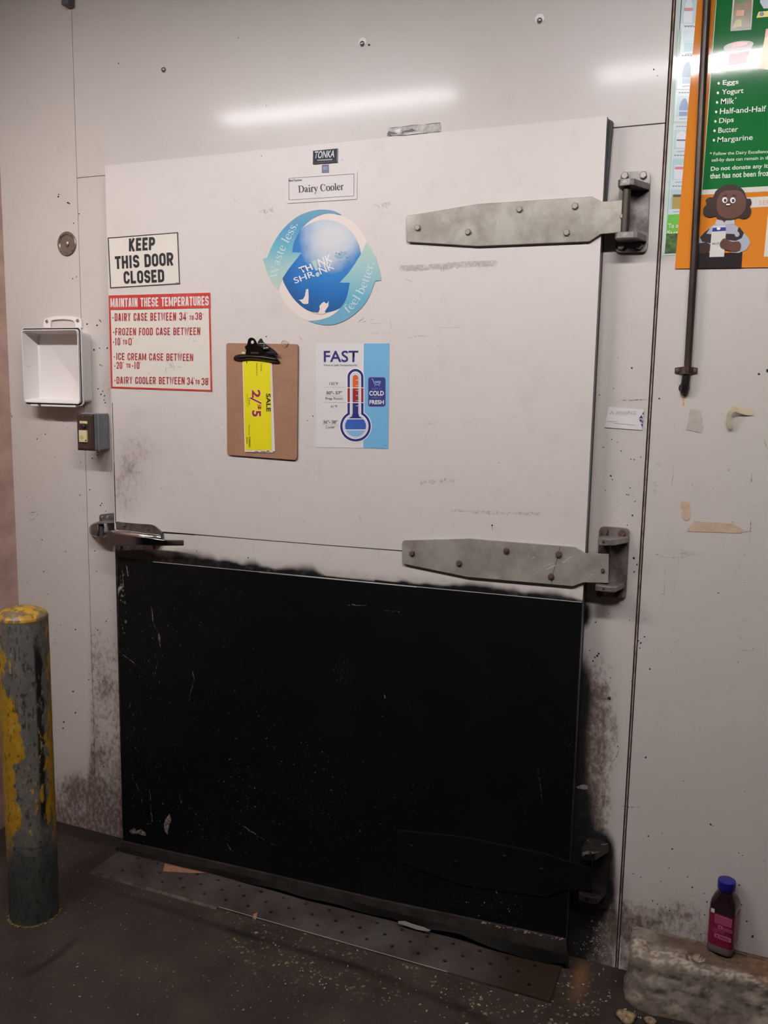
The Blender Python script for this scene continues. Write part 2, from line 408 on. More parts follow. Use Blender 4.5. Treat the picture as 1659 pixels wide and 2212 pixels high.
def serif(ch):
    """old-style serif letter: (advance, [variable-width polylines]), cap height .66"""
    sf = lambda x0, x1, y: [(x0, y, .028), (x1, y, .028)]
    st = lambda x, y0, y1, w=.09: [(x, y0, w), (x, y1, w)]
    if ch == 'D': return .74, [st(.17, 0, .66, .1), sf(.03, .3, .012), sf(.03, .3, .648), _sm([(.17, .648, .03), (.36, .645, .03), (.56, .56, .07), (.64, .33, .105), (.56, .1, .07), (.36, .015, .03), (.17, .012, .03)])]
    if ch == 'C': return .7, [_sm([(.6, .47, .03), (.54, .6, .03), (.38, .66, .03), (.2, .59, .07), (.12, .33, .105), (.2, .08, .07), (.38, 0, .03), (.54, .05, .03), (.63, .17, .03)]), [(.6, .45, .03), (.61, .66, .03)]]
    if ch == 'W': return .98, [[(.1, .65, .1), (.3, .02, .1)], [(.3, .02, .035), (.48, .6, .035)], [(.45, .65, .1), (.67, .02, .1)], [(.67, .02, .035), (.88, .65, .035)], sf(.0, .22, .65), sf(.36, .56, .65), sf(.78, .97, .65)]
    if ch == 'a': return .45, [_sm([(.07, .34, .07), (.1, .42, .05), (.2, .45, .03), (.28, .41, .06), (.3, .33, .085), (.3, .1, .085), (.34, .03, .05), (.43, .05, .02)]), _sm([(.3, .27, .03), (.15, .21, .05), (.08, .12, .085), (.13, .03, .06), (.22, .04, .03), (.3, .11, .03)])]
    if ch == 'i': return .28, [st(.14, 0, .44), sf(.02, .26, .012), sf(.03, .15, .43), st(.14, .57, .67, .1)]
    if ch == 'r': return .36, [st(.12, 0, .44), sf(.01, .25, .012), sf(.02, .13, .43), _sm([(.13, .3, .03), (.2, .41, .05), (.28, .43, .08), (.33, .39, .08)])]
    if ch == 'y': return .48, [[(.09, .44, .09), (.27, .04, .09)], _sm([(.42, .44, .03), (.27, .05, .035), (.18, -.14, .04), (.08, -.19, .09)]), sf(0, .19, .44), sf(.33, .49, .44)]
    if ch == 'o': return .5, [_sm([(.25, .445, .03), (.12, .39, .07), (.08, .225, .095), (.12, .06, .07), (.25, .005, .03), (.38, .06, .07), (.42, .225, .095), (.38, .39, .07), (.25, .445, .03)])]
    if ch == 'l': return .27, [st(.13, 0, .68), sf(.01, .25, .012), sf(.02, .14, .67)]
    if ch == 'e': return .44, [[(.08, .25, .03), (.39, .25, .03)], _sm([(.385, .25, .05), (.35, .38, .06), (.24, .445, .03), (.12, .38, .06), (.07, .225, .095), (.12, .07, .08), (.25, .01, .05), (.4, .1, .025)])]
    if ch == 's': return .38, [_sm([(.31, .33, .03), (.27, .42, .04), (.18, .445, .03), (.09, .39, .06), (.1, .29, .08), (.2, .23, .09), (.3, .15, .08), (.29, .05, .06), (.18, .005, .03), (.08, .04, .04), (.05, .13, .03)])]
    if ch == 't': return .29, [_sm([(.13, .58, .02), (.13, .42, .085), (.13, .12, .085), (.17, .02, .06), (.28, .05, .02)]), sf(.02, .27, .43)]
    if ch == 'f': return .32, [_sm([(.34, .6, .08), (.27, .68, .04), (.17, .61, .06), (.13, .45, .085), (.13, 0, .085)]), sf(.02, .28, .43), sf(.02, .25, .012)]
    if ch == 'b': return .5, [st(.1, 0, .68), sf(0, .1, .67), _sm([(.11, .33, .03), (.2, .44, .04), (.33, .41, .07), (.41, .23, .095), (.35, .06, .07), (.24, .005, .03), (.11, .06, .03)])]
    if ch == '.': return .24, [st(.12, 0, .1, .1)]
    return .25, []
def serif_text(name, s, base, Y, m, parent, size, weight=1.0):
    """base: baseline path in pixels; letters ride along it; size = em in pixels"""
    pts = [np.array(p, float) for p in base]; seg = [np.hypot(*(b-a)) for a, b in zip(pts, pts[1:])]
    tot = sum(seg); adv = [serif(c)[0] for c in s]; k = tot/sum(adv)
    def on(d):
        for a, b, l in zip(pts, pts[1:], seg):
            if d <= l or b is pts[-1]: return a+(b-a)*(d/l), (b-a)/l
            d -= l
    vs = []; fs = []; x = 0
    for c, av in zip(s, adv):
        o, t = on((x+av/2)*k); nrm = np.array((t[1], -t[0]))
        for st in serif(c)[1]:
            a, b = stroke([(q[0], q[1], q[2]*weight) for q in st], .08); j = len(vs)
            for q in a:
                pp = o+t*((q[0]-av/2)*k)+nrm*(q[1]*size); vs.append(at(pp[0], pp[1], Y-.00003*(j % 7)))
            fs += [tuple(i+j for i in f) for f in b]
        x += av
    return link(name, raw_mesh(vs, fs), m, parent)

# ------------------------------------------------------------------ room shell
XLL = -2.6
XL, XR, YF, ZC = -.455, 4.7, -4.6, 2.87      # left wall, right wall, wall behind the camera, ceiling
D0 = -.05                                     # door leaf face
DX0, DX1, DZ0, DZ1 = 0.0, 1.4418, .07, 2.133
m_wall = worn_paint('white_wall_panel', WALL_COLOR, rough=.38, spec=.42, bump=.015, coat=.2)
m_leaf = worn_paint('white_door_paint', (209, 200, 197), dirt=(134, 122, 112), rough=.36, spec=.4, bump=.025)
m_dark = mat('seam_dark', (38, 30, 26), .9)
m_mark = mat('dark_marks', (40, 34, 31), .8)
m_tanmark = mat('tan_marks', (134, 118, 104), .7, vary=1, scale=90, c2=(110, 98, 88))
m_greymark = mat('residue_marks', (150, 141, 136), .75, vary=1, scale=160, c2=(180, 172, 168))
m_cream = mat('seam_filler', (166, 140, 126), .7, vary=1, scale=30)
m_lite = mat('light_chips', (150, 138, 128), .7)
m_grey_room = mat('room_paint', (96, 92, 90), .8)
m_left = mat('left_wall_paint', (196, 164, 150), .8, vary=1, scale=8, c2=(170, 138, 126))

def grid(x, z, Y, keep=None):
    X, Z = np.meshgrid(x, z); nx, nz = len(x), len(z)
    P = np.stack([X, np.full_like(X, Y), Z], -1).reshape(-1, 3)
    i = (np.arange(nz-1)[:, None]*nx+np.arange(nx-1)[None, :]).ravel()
    F = np.stack([i, i+1, i+nx+1, i+nx], -1)
    return P, F
def fast_mesh(P, F, name='grid'):
    me = bpy.data.meshes.new(name); me.vertices.add(len(P)); me.vertices.foreach_set('co', np.asarray(P, dtype=np.float32).ravel())
    me.loops.add(F.size); me.loops.foreach_set('vertex_index', F.astype(np.int32).ravel())
    me.polygons.add(len(F)); me.polygons.foreach_set('loop_start', np.arange(0, F.size, F.shape[1], dtype=np.int32))
    me.update(calc_edges=True); return me
def set_attr(me, name, C):
    a = me.attributes.new(name, 'FLOAT_COLOR', 'POINT'); C = np.concatenate([C, np.ones((len(C), 1))], 1)
    a.data.foreach_set('color', C.astype(np.float32).ravel())

def blob(u, v, cx, cy, rx, ry, soft=1.0):
    d = np.sqrt(((u-cx)/rx)**2+((v-cy)/ry)**2); return 1-sstep(1-soft, 1.0+1e-6, d)
def segd(u, v, a, b):
    ax, ay = a; bx, by = b; dx, dy = bx-ax, by-ay
    t = np.clip(((u-ax)*dx+(v-ay)*dy)/(dx*dx+dy*dy), 0, 1)
    return np.hypot(u-ax-t*dx, v-ay-t*dy)

def wall_wear(P):
    u, v = topx(P); n = fbm(P[:, 0]*14, P[:, 2]*14, 3); n2 = fbm(P[:, 0]*40, P[:, 2]*40, 9)
    R = np.zeros(len(P)); G = R.copy(); B = R.copy()
    # left casing: scraped brown grime, thickening downwards
    cas = sstep(186, 200, u)*(1-sstep(280, 300, u))
    R += cas*(sstep(1200, 1520, v)*.75+sstep(1600, 1800, v)*.45)*(.5+.9*n)
    R += blob(u, v, 228, 1490, 32, 40)*.35
    R += cas*blob(u, v, 232, 835, 40, 70)*.40+blob(u, v, 225, 1010, 40, 60)*.2
    # left panel foot
    R += (u < 206)*sstep(1600, 1790, v)*(.55+.9*n)+(u < 206)*blob(u, v, 165, 1700, 50, 55)*.5
    # right casing beside the door
    rc = (u > 1200)*(u < 1400)
    edge = 1252-(v-1300)*.031
    R += rc*sstep(1330, 1540, v)*(1-sstep(48, 112, u-edge))*(.6+1.0*n)
    R += rc*sstep(1860, 1960, v)*(1-sstep(80, 120, u-edge))*1.0; G += rc*sstep(1880, 1960, v)*(1-sstep(50, 95, u-edge))*.75*(.5+n)
    R += blob(u, v, 1330, 1580, 16, 55)*.4+blob(u, v, 1345, 870, 50, 22)*.15
    for cx, cy, rx, ry, k in ((1262, 1325, 16, 36, 1), (1258, 1500, 22, 95, 1.0), (1254, 1620, 20, 90, .8), (1252, 1760, 34, 110, .95), (1260, 1850, 60, 80, 1), (1275, 1935, 48, 70, .9), (1300, 1830, 26, 40, .8), (1322, 1900, 10, 90, .55), (1330, 2010, 9, 60, .5), (1240, 1950, 40, 150, .8)):
        G += rc*blob(u, v, cx, cy, rx*1.35, ry*1.2, .8)*k*1.35
    G += blob(u, v, 1290, 540, 36, 40, .3)*0
    # right panel foot by the kerb
    rp = sstep(1336, 1342, u)
    R += rp*sstep(1890, 1990, v)*(1-sstep(100, 330, u-1340))*(.4+.95*n)*.9
    R += rp*blob(u, v, 1360, 2005, 40, 36)*.7+rp*blob(u, v, 1345, 1970, 18, 70)*.4
    # grey rubs and a grey rectangle
    B += (n2 > .55)*.10*(v > 560)
    for x0, y0, x1, y1, w, k in ((1420, 1185, 1500, 1205, 14, .5), (1475, 1195, 1520, 1195, 9, .5), (1415, 1045, 1415, 1065, 12, .9), (1404, 945, 1404, 985, 8, .8), (1583, 1330, 1600, 1365, 16, .5), (1610, 1090, 1625, 1100, 14, .4), (1485, 1490, 1600, 1520, 20, .2)):
        d = segd(u, v, (x0, y0), (x1, y1)); B += k*.62*(1-sstep(w*.2, w, d))
    B += (u > 1572)*(u < 1655)*(v > 928)*(v < 955)*.2  # flat grey rectangle under the curled tape
    return np.clip(np.stack([R, G, B], -1), 0, 1)

xg = np.concatenate([np.arange(XL, 2.12, .006), [2.3, 2.7, XR]])
zg = np.concatenate([np.arange(0, 2.72, .006), [2.8, ZC]])
z_head = 2.112
pieces = [(XL, -.1502, 0, ZC), (-.1485, .7, 0, z_head+.0065), (.7002, 1.5655, 0, z_head+.0055), (-.1485, 1.5655, z_head+.0085, ZC), (1.5745, XR, 0, ZC)]
Ps, Fs = [], []; off = 0
for (a, b, c, d) in pieces:
    xs = np.unique(np.concatenate([[a, b], xg[(xg > a) & (xg < b)]])); zs = np.unique(np.concatenate([[c, d], zg[(zg > c) & (zg < d)]]))
    P, F = grid(xs, zs, 0.0); Ps.append(P); Fs.append(F+off); off += len(P)
    # returned edges, 15 mm deep
    for (x0, z0, x1, z1) in ((a, c, a, d), (b, d, b, c), (a, d, b, d), (b, c, a, c)):
        Ps.append(np.array([(x0, 0, z0), (x1, 0, z1), (x1, .015, z1), (x0, .015, z0)])); Fs.append(np.array([[0, 3, 2, 1]])+off); off += 4
P = np.concatenate(Ps); F = np.concatenate(Fs); wear = wall_wear(P)
# backing sheet behind the joints, and small marks: second / third material
extraP, extraF, extraM = [], [], []
def add_face(pts, mi):
    k = sum(len(q) for q in extraP); extraP.append(pts); extraF.append(tuple(range(k, k+len(pts)))); extraM.append(mi)
add_face([(XL, .0149, 0), (XR, .0149, 0), (XR, .0149, ZC), (XL, .0149, ZC)], 1)
def irregular(cx, cy, r, asp=1.0, rot=0, n=7):
    return [(cx+r*asp*random.uniform(.6, 1.2)*math.cos(2*math.pi*k/n)*math.cos(rot)-r*random.uniform(.6, 1.2)*math.sin(2*math.pi*k/n)*math.sin(rot),
             cy+r*asp*random.uniform(.6, 1.2)*math.cos(2*math.pi*k/n)*math.sin(rot)+r*random.uniform(.6, 1.2)*math.sin(2*math.pi*k/n)*math.cos(rot)) for k in range(n)]
def mark(pts, mi, Y=-.0004): add_face([tuple(at(x, y, Y)) for x, y in pts][::-1], mi)
def jitter_line(a, b, w, keep=.75):
    n = max(2, int(math.hypot(b[0]-a[0], b[1]-a[1])/3.5)); p = a; out = []; bow = random.gauss(0, .04)*math.hypot(b[0]-a[0], b[1]-a[1])
    nx, ny = -(b[1]-a[1]), b[0]-a[0]; l = math.hypot(nx, ny) or 1
    for k in range(1, n+1):
        t = k/n; o = bow*math.sin(math.pi*t)
        q_ = (a[0]+(b[0]-a[0])*t+nx/l*o+random.gauss(0, .35), a[1]+(b[1]-a[1])*t+ny/l*o+random.gauss(0, .35))
        if random.random() < keep: out.append(line_px(p, q_, max(.3, w*random.uniform(.35, 1.0)*math.sin(math.pi*(k-.5)/n)**.5)))
        p = q_
    return out
dots = [(1316, 1509, 4.5), (1395, 1636, 2.5), (1404, 1505-60, 2), (1287, 1344, 2), (1293, 1412, 2.4), (1290, 1417, 3), (1285, 1420, 2), (1281, 1428, 2), (1274, 1405, 1.5), (1384, 1389, 2.2), (1392, 1376, 2), (1379, 1384, 2), (1382, 1400, 1.6),
        (1376, 1243-23, 2), (1366, 1114, 2.2), (1369, 1206, 3), (1370, 1235, 1.8), (1303, 966, 1.5), (1320, 1028, 2.4), (1321, 949, 1.6), (1295, 853, 1.5), (1424, 861, 2.2), (1361, 1054, 1.6), (1354, 1068, 1.4), (1323, 1036, 1.5), (1363, 987+5, 1.5), (1372, 1083, 1.7), (1355, 1135, 1.5), (1342, 974, 1.5), (1365, 795, 2.4), (1370, 993, 1.6), (1384, 988, 1.4),
        (126, 425, 2.2), (147, 438, 2.4), (127, 420, 1.6), (150, 440, 1.5), (171, 462, 1.5), (159, 482, 1.5), (157, 602, 1.5), (165, 598, 1.3), (188, 700, 2), (210, 703, 2), (216, 692, 1.6), (203, 756, 2.4), (216, 788, 1.5), (220, 790, 1.4), (212, 840, 1.6), (218, 852, 1.7), (226, 855, 1.6), (222, 845, 1.6), (225, 864, 1.4), (227, 870, 1.4), (232, 752, 1.8), (215, 752, 1.3), (175, 937, 1.3), (98, 938, 1.3), (199, 990, 1.6), (210, 983, 1.2), (194, 1058, 1.5), (217, 1092, 1.5), (205, 1190, 1.4), (163, 1360, 1.6), (131, 1350, 1), (158, 1494, 1.8), (138, 1560, 2.2), (136, 1573, 1.8), (192, 1468, 1.6), (163, 1540, 2), (118, 1388, 1.1),
        (515, 82, 1.2), (256, 137, 1.4), (797, 97, 2.6), (575, 228, 1), (1412, 150, 2), (1420, 164, 1.2),
        (1514, 2058-40, 1.6), (1495, 1917, 2.2), (1452, 1834, 1.8), (1400, 1806, 2), (1535, 1781, 2), (1521, 1930, 1.5), (1527, 1948, 1.8), (1522, 1976, 1.8), (1597, 1912, 1.8), (1602, 1955, 1.8), (1613, 1990, 2), (1626, 2023, 3), (1596, 1843, 1.4), (1604, 1848, 1.3), (1430, 1800, 1.2), (1445, 1925-50, 1.3), (1446, 1967, 2), (1368, 1888, 1.5), (1384, 1895, 1.3), (1410, 1946, 1.8), (1420, 1953, 1.6), (1438, 1960, 1.4), (1659-20, 808, 3), (1658, 800, 4)]
for x, y, r in dots: mark(irregular(x, y, r*1.1), 2)
for k in range(170):      # small specks thrown over the panels, denser low down and on the casings
    t = random.random()
    if t < .35: x, y = random.gauss(222, 14), random.triangular(690, 1800, 1500)
    elif t < .6: x, y = random.gauss(1310, 26), random.triangular(760, 1850, 1650)
    elif t < .8: x, y = random.uniform(1420, 1655), random.triangular(600, 2000, 1900)
    else: x, y = random.uniform(40, 190), random.triangular(400, 1740, 1500)
    if 150 < y < 2000 and not (x > 240 and x < 1275): mark(irregular(x, y, random.uniform(.5, 1.4), random.uniform(.8, 1.8), random.uniform(0, 3)), 2 if random.random() < .45 else 3)
lines = [((1455, 1005), (1450, 1055), 1.2, 3), ((1622, 1190), (1618, 1155), 1, 3), ((1626, 1020), (1624, 1045), 2, 3), ((1622, 1120), (1621, 1150), 1.5, 2), ((1600, 1152), (1622, 1147), 2, 3), ((1412, 1198), (1437, 1205), 1.6, 3), ((1437, 1205), (1485, 1204), 1, 3), ((1437, 1220), (1434, 1300), .8, 3), ((1461, 1245), (1455, 1275), .8, 3), ((1650, 950), (1658, 970), 1.5, 3),
         ((1326, 1598), (1338, 1618), 2.4, 2), ((1338, 1618), (1322, 1648), 2.2, 3), ((1322, 1648), (1316, 1664), 2, 3), ((1340, 1740), (1371, 1744), 1.4, 2), ((1371, 1744), (1392, 1749), .8, 3), ((1530, 1779), (1546, 1784), 2, 2), ((63, 1108), (85, 1104), 2, 3), ((64, 1124), (72, 1112), 2, 2), ((66, 1126), (84, 1108), 1.2, 3), ((16, 889), (24, 893), 3, 2), ((24, 896), (27, 903), 2, 2), ((213, 690), (219, 696), 2.6, 3),
         ((1342, 865), (1396, 863), 2, 3), ((1590, 1402), (1640, 1404), .8, 3), ((1500, 1570), (1500, 1600), .8, 3), ((1462, 1235), (1466, 1200), .8, 3), ((1360, 1330), (1362, 1348), 1.6, 3), ((1376, 1330), (1410, 1345), 1, 3), ((1300, 1880), (1306, 1960), 2, 3)]
for a, b, w, mi in lines:
    for q_ in jitter_line(a, b, w*1.1): mark(q_, mi)
for k in range(30):
    x, y = random.uniform(1405, 1655), random.uniform(950, 1900); a = random.gauss(0, .35)+(math.pi/2 if random.random() < .45 else 0); l = random.uniform(4, 16)
    for q_ in jitter_line((x, y), (x+l*math.cos(a), y+l*math.sin(a)), random.uniform(.5, 1.0)): mark(q_, 3)
for k in range(150):       # pale chips in the blackened casing foot
    x, y = random.triangular(1236, 1322, 1300), random.triangular(1950, 2080, 2060); mark(irregular(x, y, random.uniform(.4, 1.5), 1.6, random.uniform(0, 3)), 4)
mark(irregular(1262, 1700, 7, 1.6), 4); mark(irregular(1250, 1701, 3, 1.6), 4); mark(line_px((1243, 1718), (1240, 1752), 2), 4)
nb = len(P)
EP = np.array([q for pts in extraP for q in pts])
wm = bpy.data.meshes.new('wall_back')
wm = fast_mesh(P, F, 'wall_back'); set_attr(wm, 'wear', wear)
bm = bmesh.new(); bm.from_mesh(wm)
for pts, mi in zip(extraP, extraM):
    f = bm.faces.new([bm.verts.new(q) for q in pts]); f.material_index = mi
bm.to_mesh(wm); bm.free()
props(link('wall_back', wm, [m_wall, m_dark, m_mark, m_tanmark, m_lite], base=(0, 0, 0)), kind='structure')
def slab(name, x0, x1, y0, y1, z0, z1, m, kind='structure', parent=None, bevel=None):
    bm = bmesh.new(); box(bm, x0, x1, y0, y1, z0, z1)
    return props(link(name, mesh_of(bm), m, parent, bevel=bevel), kind=kind)
# filler strip in the open joint of the right casing
slab('trim_1', 1.5684, 1.5716, .002, .014, 0, ZC, m_cream)
slab('wall_left', XL-.3, XL, -.95, .015, 0, ZC, m_left)
slab('wall_left_far', XLL-.1, XLL, YF, .015, 0, ZC, m_grey_room)
slab('wall_back_far', XLL, XL-.3, 0, .1, 0, ZC, m_grey_room)
slab('wall_right', XR, XR+.1, YF, .015, 0, ZC, m_grey_room)
slab('wall_front', XLL-.1, XR+.1, YF-.1, YF, 0, ZC, mat('far_wall_paint', (40, 40, 41), .8))
slab('ceiling', XLL-.1, XR+.1, YF-.1, .1, ZC, ZC+.1, m_grey_room)

# ------------------------------------------------------------------ floor: worn dark concrete
def floor_mat():
    m = bpy.data.materials.new('worn_concrete'); m.use_nodes = True
    nt = m.node_tree; N = nt.nodes; L = nt.links; b = N['Principled BSDF']; tc = N.new('ShaderNodeTexCoord')
    at_ = N.new('ShaderNodeAttribute'); at_.attribute_name = 'wear'; sp = N.new('ShaderNodeSeparateColor'); L.new(at_.outputs['Color'], sp.inputs[0])
    def noise(s, d=8, r=.65):
        n = N.new('ShaderNodeTexNoise'); n.inputs['Scale'].default_value = s; n.inputs['Detail'].default_value = d; n.inputs['Roughness'].default_value = r
        L.new(tc.outputs['Object'], n.inputs['Vector']); return n.outputs['Fac']
    def ramp(f, stops):
        r = N.new('ShaderNodeValToRGB'); e = r.color_ramp.elements
        while len(e) < len(stops): e.new(.5)
        for k, (p, c) in enumerate(stops): e[k].position = p; e[k].color = c
        L.new(f, r.inputs[0]); return r.outputs[0]
    def mix(f, a, c):
        n = N.new('ShaderNodeMix'); n.data_type = 'RGBA'
        if isinstance(f, float): n.inputs[0].default_value = f
        else: L.new(f, n.inputs[0])
        for i, v in ((6, a), (7, c)):
            if isinstance(v, tuple): n.inputs[i].default_value = v
            else: L.new(v, n.inputs[i])
        return n.outputs[2]
    def mul(a, c):
        n = N.new('ShaderNodeMath'); n.operation = 'MULTIPLY'; n.use_clamp = True
        L.new(a, n.inputs[0])
        if isinstance(c, float): n.inputs[1].default_value = c
        else: L.new(c, n.inputs[1])
        return n.outputs[0]
    c = ramp(noise(5, 8, .6), [(.3, rgb(32, 26, 21)), (.5, rgb(46, 38, 31)), (.72, rgb(59, 50, 41))])
    c = mix(mul(ramp(noise(28, 8, .75), [(.5, (0, 0, 0, 1)), (.66, (1, 1, 1, 1))]), .45), c, rgb(56, 44, 38))
    v = N.new('ShaderNodeTexVoronoi'); v.inputs['Scale'].default_value = 80
    wn = N.new('ShaderNodeTexNoise'); wn.inputs['Scale'].default_value = 110; wn.inputs['Detail'].default_value = 3; L.new(tc.outputs['Object'], wn.inputs['Vector'])
    wm = N.new('ShaderNodeVectorMath'); wm.operation = 'MULTIPLY_ADD'; L.new(wn.outputs['Color'], wm.inputs[0]); wm.inputs[1].default_value = (.016, .016, 0); L.new(tc.outputs['Object'], wm.inputs[2])
    L.new(wm.outputs[0], v.inputs['Vector'])
    peb = ramp(v.outputs['Distance'], [(.22, (1, 1, 1, 1)), (.40, (0, 0, 0, 1))])
    hv = N.new('ShaderNodeSeparateColor'); L.new(v.outputs['Color'], hv.inputs[0])
    sel = ramp(hv.outputs[0], [(.45, (0, 0, 0, 1)), (.9, (1, 1, 1, 1))])
    pcol = ramp(hv.outputs[1], [(0, rgb(62, 50, 42)), (.5, rgb(112, 94, 68)), (1, rgb(150, 132, 106))])
    c = mix(mul(mul(peb, sel), sp.outputs[0]), c, pcol)
    v2 = N.new('ShaderNodeTexVoronoi'); v2.inputs['Scale'].default_value = 60; L.new(tc.outputs['Object'], v2.inputs['Vector'])
    h2 = N.new('ShaderNodeSeparateColor'); L.new(v2.outputs['Color'], h2.inputs[0])
    c = mix(mul(ramp(v2.outputs['Distance'], [(.06, (1, 1, 1, 1)), (.14, (0, 0, 0, 1))]), ramp(h2.outputs[2], [(.9, (0, 0, 0, 1)), (.94, (1, 1, 1, 1))])), c, rgb(150, 138, 124))
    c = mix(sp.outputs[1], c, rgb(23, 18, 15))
    c = mix(sp.outputs[2], c, rgb(112, 76, 48))
    L.new(c, b.inputs['Base Color']); b.inputs['Roughness'].default_value = .62; b.inputs['Specular IOR Level'].default_value = .35
    bp = N.new('ShaderNodeBump'); bp.inputs['Strength'].default_value = .5; bp.inputs['Distance'].default_value = .004
    L.new(noise(45, 8, .7), bp.inputs['Height']); L.new(bp.outputs[0], b.inputs['Normal'])
    return m
xf = np.concatenate([[XLL, -1.5, -.7], np.arange(XL, 2.2, .012), [2.5, XR]]); yf = np.concatenate([[YF, -3, -2, -1.4], np.arange(-1.1, .016, .012), [.015]])
P, F = grid(xf, yf, 0.0); P = P[:, [0, 2, 1]]
u, v = topx(P)
vis = (P[:, 1] > -1.15)
n = fbm(P[:, 0]*7, P[:, 1]*7, 21)
R = np.clip((blob(u, v, 800, 2060, 420, 120)*1.1+(1-sstep(40, 120, segd(u, v, (560, 1995), (1230, 2175)))))*(.2+1.3*n), 0, 1)*vis
R = np.maximum(R, .12*(n > .6)*vis)
G = np.zeros(len(P))
for a, b, w, k in (((200, 1910), (500, 2010), 8, .7), ((500, 2010), (760, 2085), 9, .9), ((760, 2085), (1000, 2180), 12, .9), ((1000, 2180), (1080, 2225), 14, .8), ((230, 1850), (180, 1880), 26, .6), ((50, 2110), (110, 2075), 8, .9), ((110, 2075), (165, 2030), 9, .8), ((30, 1860), (120, 1800), 14, .5)):
    G += k*(1-sstep(w*.3, w, segd(u, v, a, b)))*(.4+n)
G += blob(u, v, 1345, 2110, 50, 60)*.9+blob(u, v, 1420, 2205, 90, 28)*.8+blob(u, v, 1200, 2160, 60, 40)*.35
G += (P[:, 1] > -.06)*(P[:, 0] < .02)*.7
Rr = blob(u, v, 1255, 2110, 26, 60)*.75+blob(u, v, 1240, 2150, 20, 40)*.3
for arr in (G, Rr): np.nan_to_num(arr, copy=False)
fm = fast_mesh(P, F, 'floor'); set_attr(fm, 'wear', np.clip(np.stack([R, G*vis, Rr*vis], -1), 0, 1))
props(link('floor', fm, floor_mat(), base=(0, 0, 0)), kind='structure')

# ------------------------------------------------------------------ fluorescent fixtures above the camera
m_tube = bpy.data.materials.new('tube_glow'); m_tube.use_nodes = True
b_ = m_tube.node_tree.nodes['Principled BSDF']; b_.inputs['Base Color'].default_value = (.9, .9, .9, 1)
b_.inputs['Emission Color'].default_value = TUBE_COLOR+(1,); b_.inputs['Emission Strength'].default_value = TUBE_POWER
m_fix = mat('fixture_white', (205, 203, 198), .4)
for x0, lab in ((-.675, 'ceiling fluorescent fixture above the left part of the cooler door'), (1.112, 'ceiling fluorescent fixture above the right wall panel')):
    x1 = x0+(1.186 if x0 < 0 else 1.24); y = -1.6; z = 2.768
    t = thing('fluorescent_light', ((x0+x1)/2, y, z), lab, 'ceiling light', 'fluorescent fixtures on the ceiling')
    bm = bmesh.new(); prism(bm, [Vector((x0, y+a, b)) for a, b in ((-.09, z+.025), (.09, z+.025), (.05, ZC), (-.05, ZC))], (x1-x0, 0, 0)); [box(bm, x0, x1, y+a-.002, y+a+.002, z-.011, z+.03) for a in (-.088, .088)]; link('housing', mesh_of(bm), m_fix, t)  # side skirts added to the housing to cut light on the upper wall
    for dy in (-.03, .03):
        bm = bmesh.new(); tube(bm, [(x0+.01, y+dy, z), (x1-.01, y+dy, z)], .016, 12); link('tube', mesh_of(bm), m_tube, t, smooth=60)

# ------------------------------------------------------------------ cooler door
door = thing('door_1', (DX0, 0, 0), 'white walk-in cooler door with black lower half', 'door', kind='structure')
def leaf_wear(P):
    u, v = topx(P); n = fbm(P[:, 0]*16, P[:, 2]*16, 5); n2 = fbm(P[:, 0]*9, P[:, 2]*45, 11); n3 = fbm(P[:, 0]*30, P[:, 2]*30, 15)
    R = np.zeros(len(P)); G = R.copy(); B = R.copy()
    ktop = 1205+(u-253)*.0946             # top line of the black plate
    d = ktop-v                             # pixels above the plate
    along = fbm(P[:, 0]*6, P[:, 0]*0+3.3, 31, 4)
    reach = 6+34*sstep(.42, .75, along)*(1-sstep(900, 1280, u)*.45)+22*(1-sstep(300, 420, u))
    G += (d > -3)*(1-sstep(.15, 1.0, d/reach))*.95
    G += blob(u, v, 300, 1212, 80, 26)*.45+blob(u, v, 470, 1222, 62, 16)*.7+blob(u, v, 575, 1232, 30, 12)*.6
    G += (d < 4)*1.0
    G += (d > -3)*(1-sstep(.1, 1.0, d/(46*(.4+along))))*.22*(1-sstep(1000, 1300, u)*.5)
    R += blob(u, v, 278, 1000, 85, 150)*(.35+.75*n)*.85+blob(u, v, 268, 1090, 50, 110)*.5*n+blob(u, v, 350, 960, 120, 160)*.28*n
    R += blob(u, v, 420, 1175, 130, 40)*.35*n2+blob(u, v, 700, 1225, 300, 26)*.25*n2
    B += (n3 > .6)*.14
    B += blob(u, v, 290, 1010, 60, 110)*.45*n
    for x0, y0, x1, y1, w, k in ((868, 580, 1070, 568, 9, .75), (562, 456, 588, 452, 6, .5), (808, 443, 842, 440, 6, .5), (910, 1040, 995, 1036, 6, .45), (972, 1103, 1165, 1110, 5, .5), (895, 918, 950, 914, 6, .3), (985, 914, 1055, 918, 6, .35), (500, 1070, 640, 1055, 20, .12), (800, 720, 840, 718, 5, .35), (560, 730, 610, 740, 6, .25), (940, 750, 1000, 733, 3, .3)):
        dd = segd(u, v, (x0, y0), (x1, y1)); B += k*(1-sstep(w*.6, w, dd))
    G += (1-sstep(2, 7, u-(253+(v-1205)*.021)))*(v > 1205)
    return np.clip(np.stack([R, G, B], -1), 0, 1)
xs = np.linspace(DX0, DX1, 361); zs = np.linspace(DZ0, DZ1, 520)
P, F = grid(xs, zs, D0)
wear = leaf_wear(P)
lm = fast_mesh(P, F, 'leaf'); set_attr(lm, 'wear', wear)
bm = bmesh.new(); bm.from_mesh(lm)
def q(*pts, mi=0):
    f = bm.faces.new([bm.verts.new(p) for p in pts]); f.material_index = mi
BK = -.028
q((DX0, D0, DZ0), (DX0, D0, DZ1), (DX0, BK, DZ1), (DX0, BK, DZ0))
q((DX1, D0, DZ1), (DX1, D0, DZ0), (DX1, BK, DZ0), (DX1, BK, DZ1), mi=4)
q((DX0, D0, DZ1), (DX1, D0, DZ1), (DX1, BK, DZ1), (DX0, BK, DZ1))
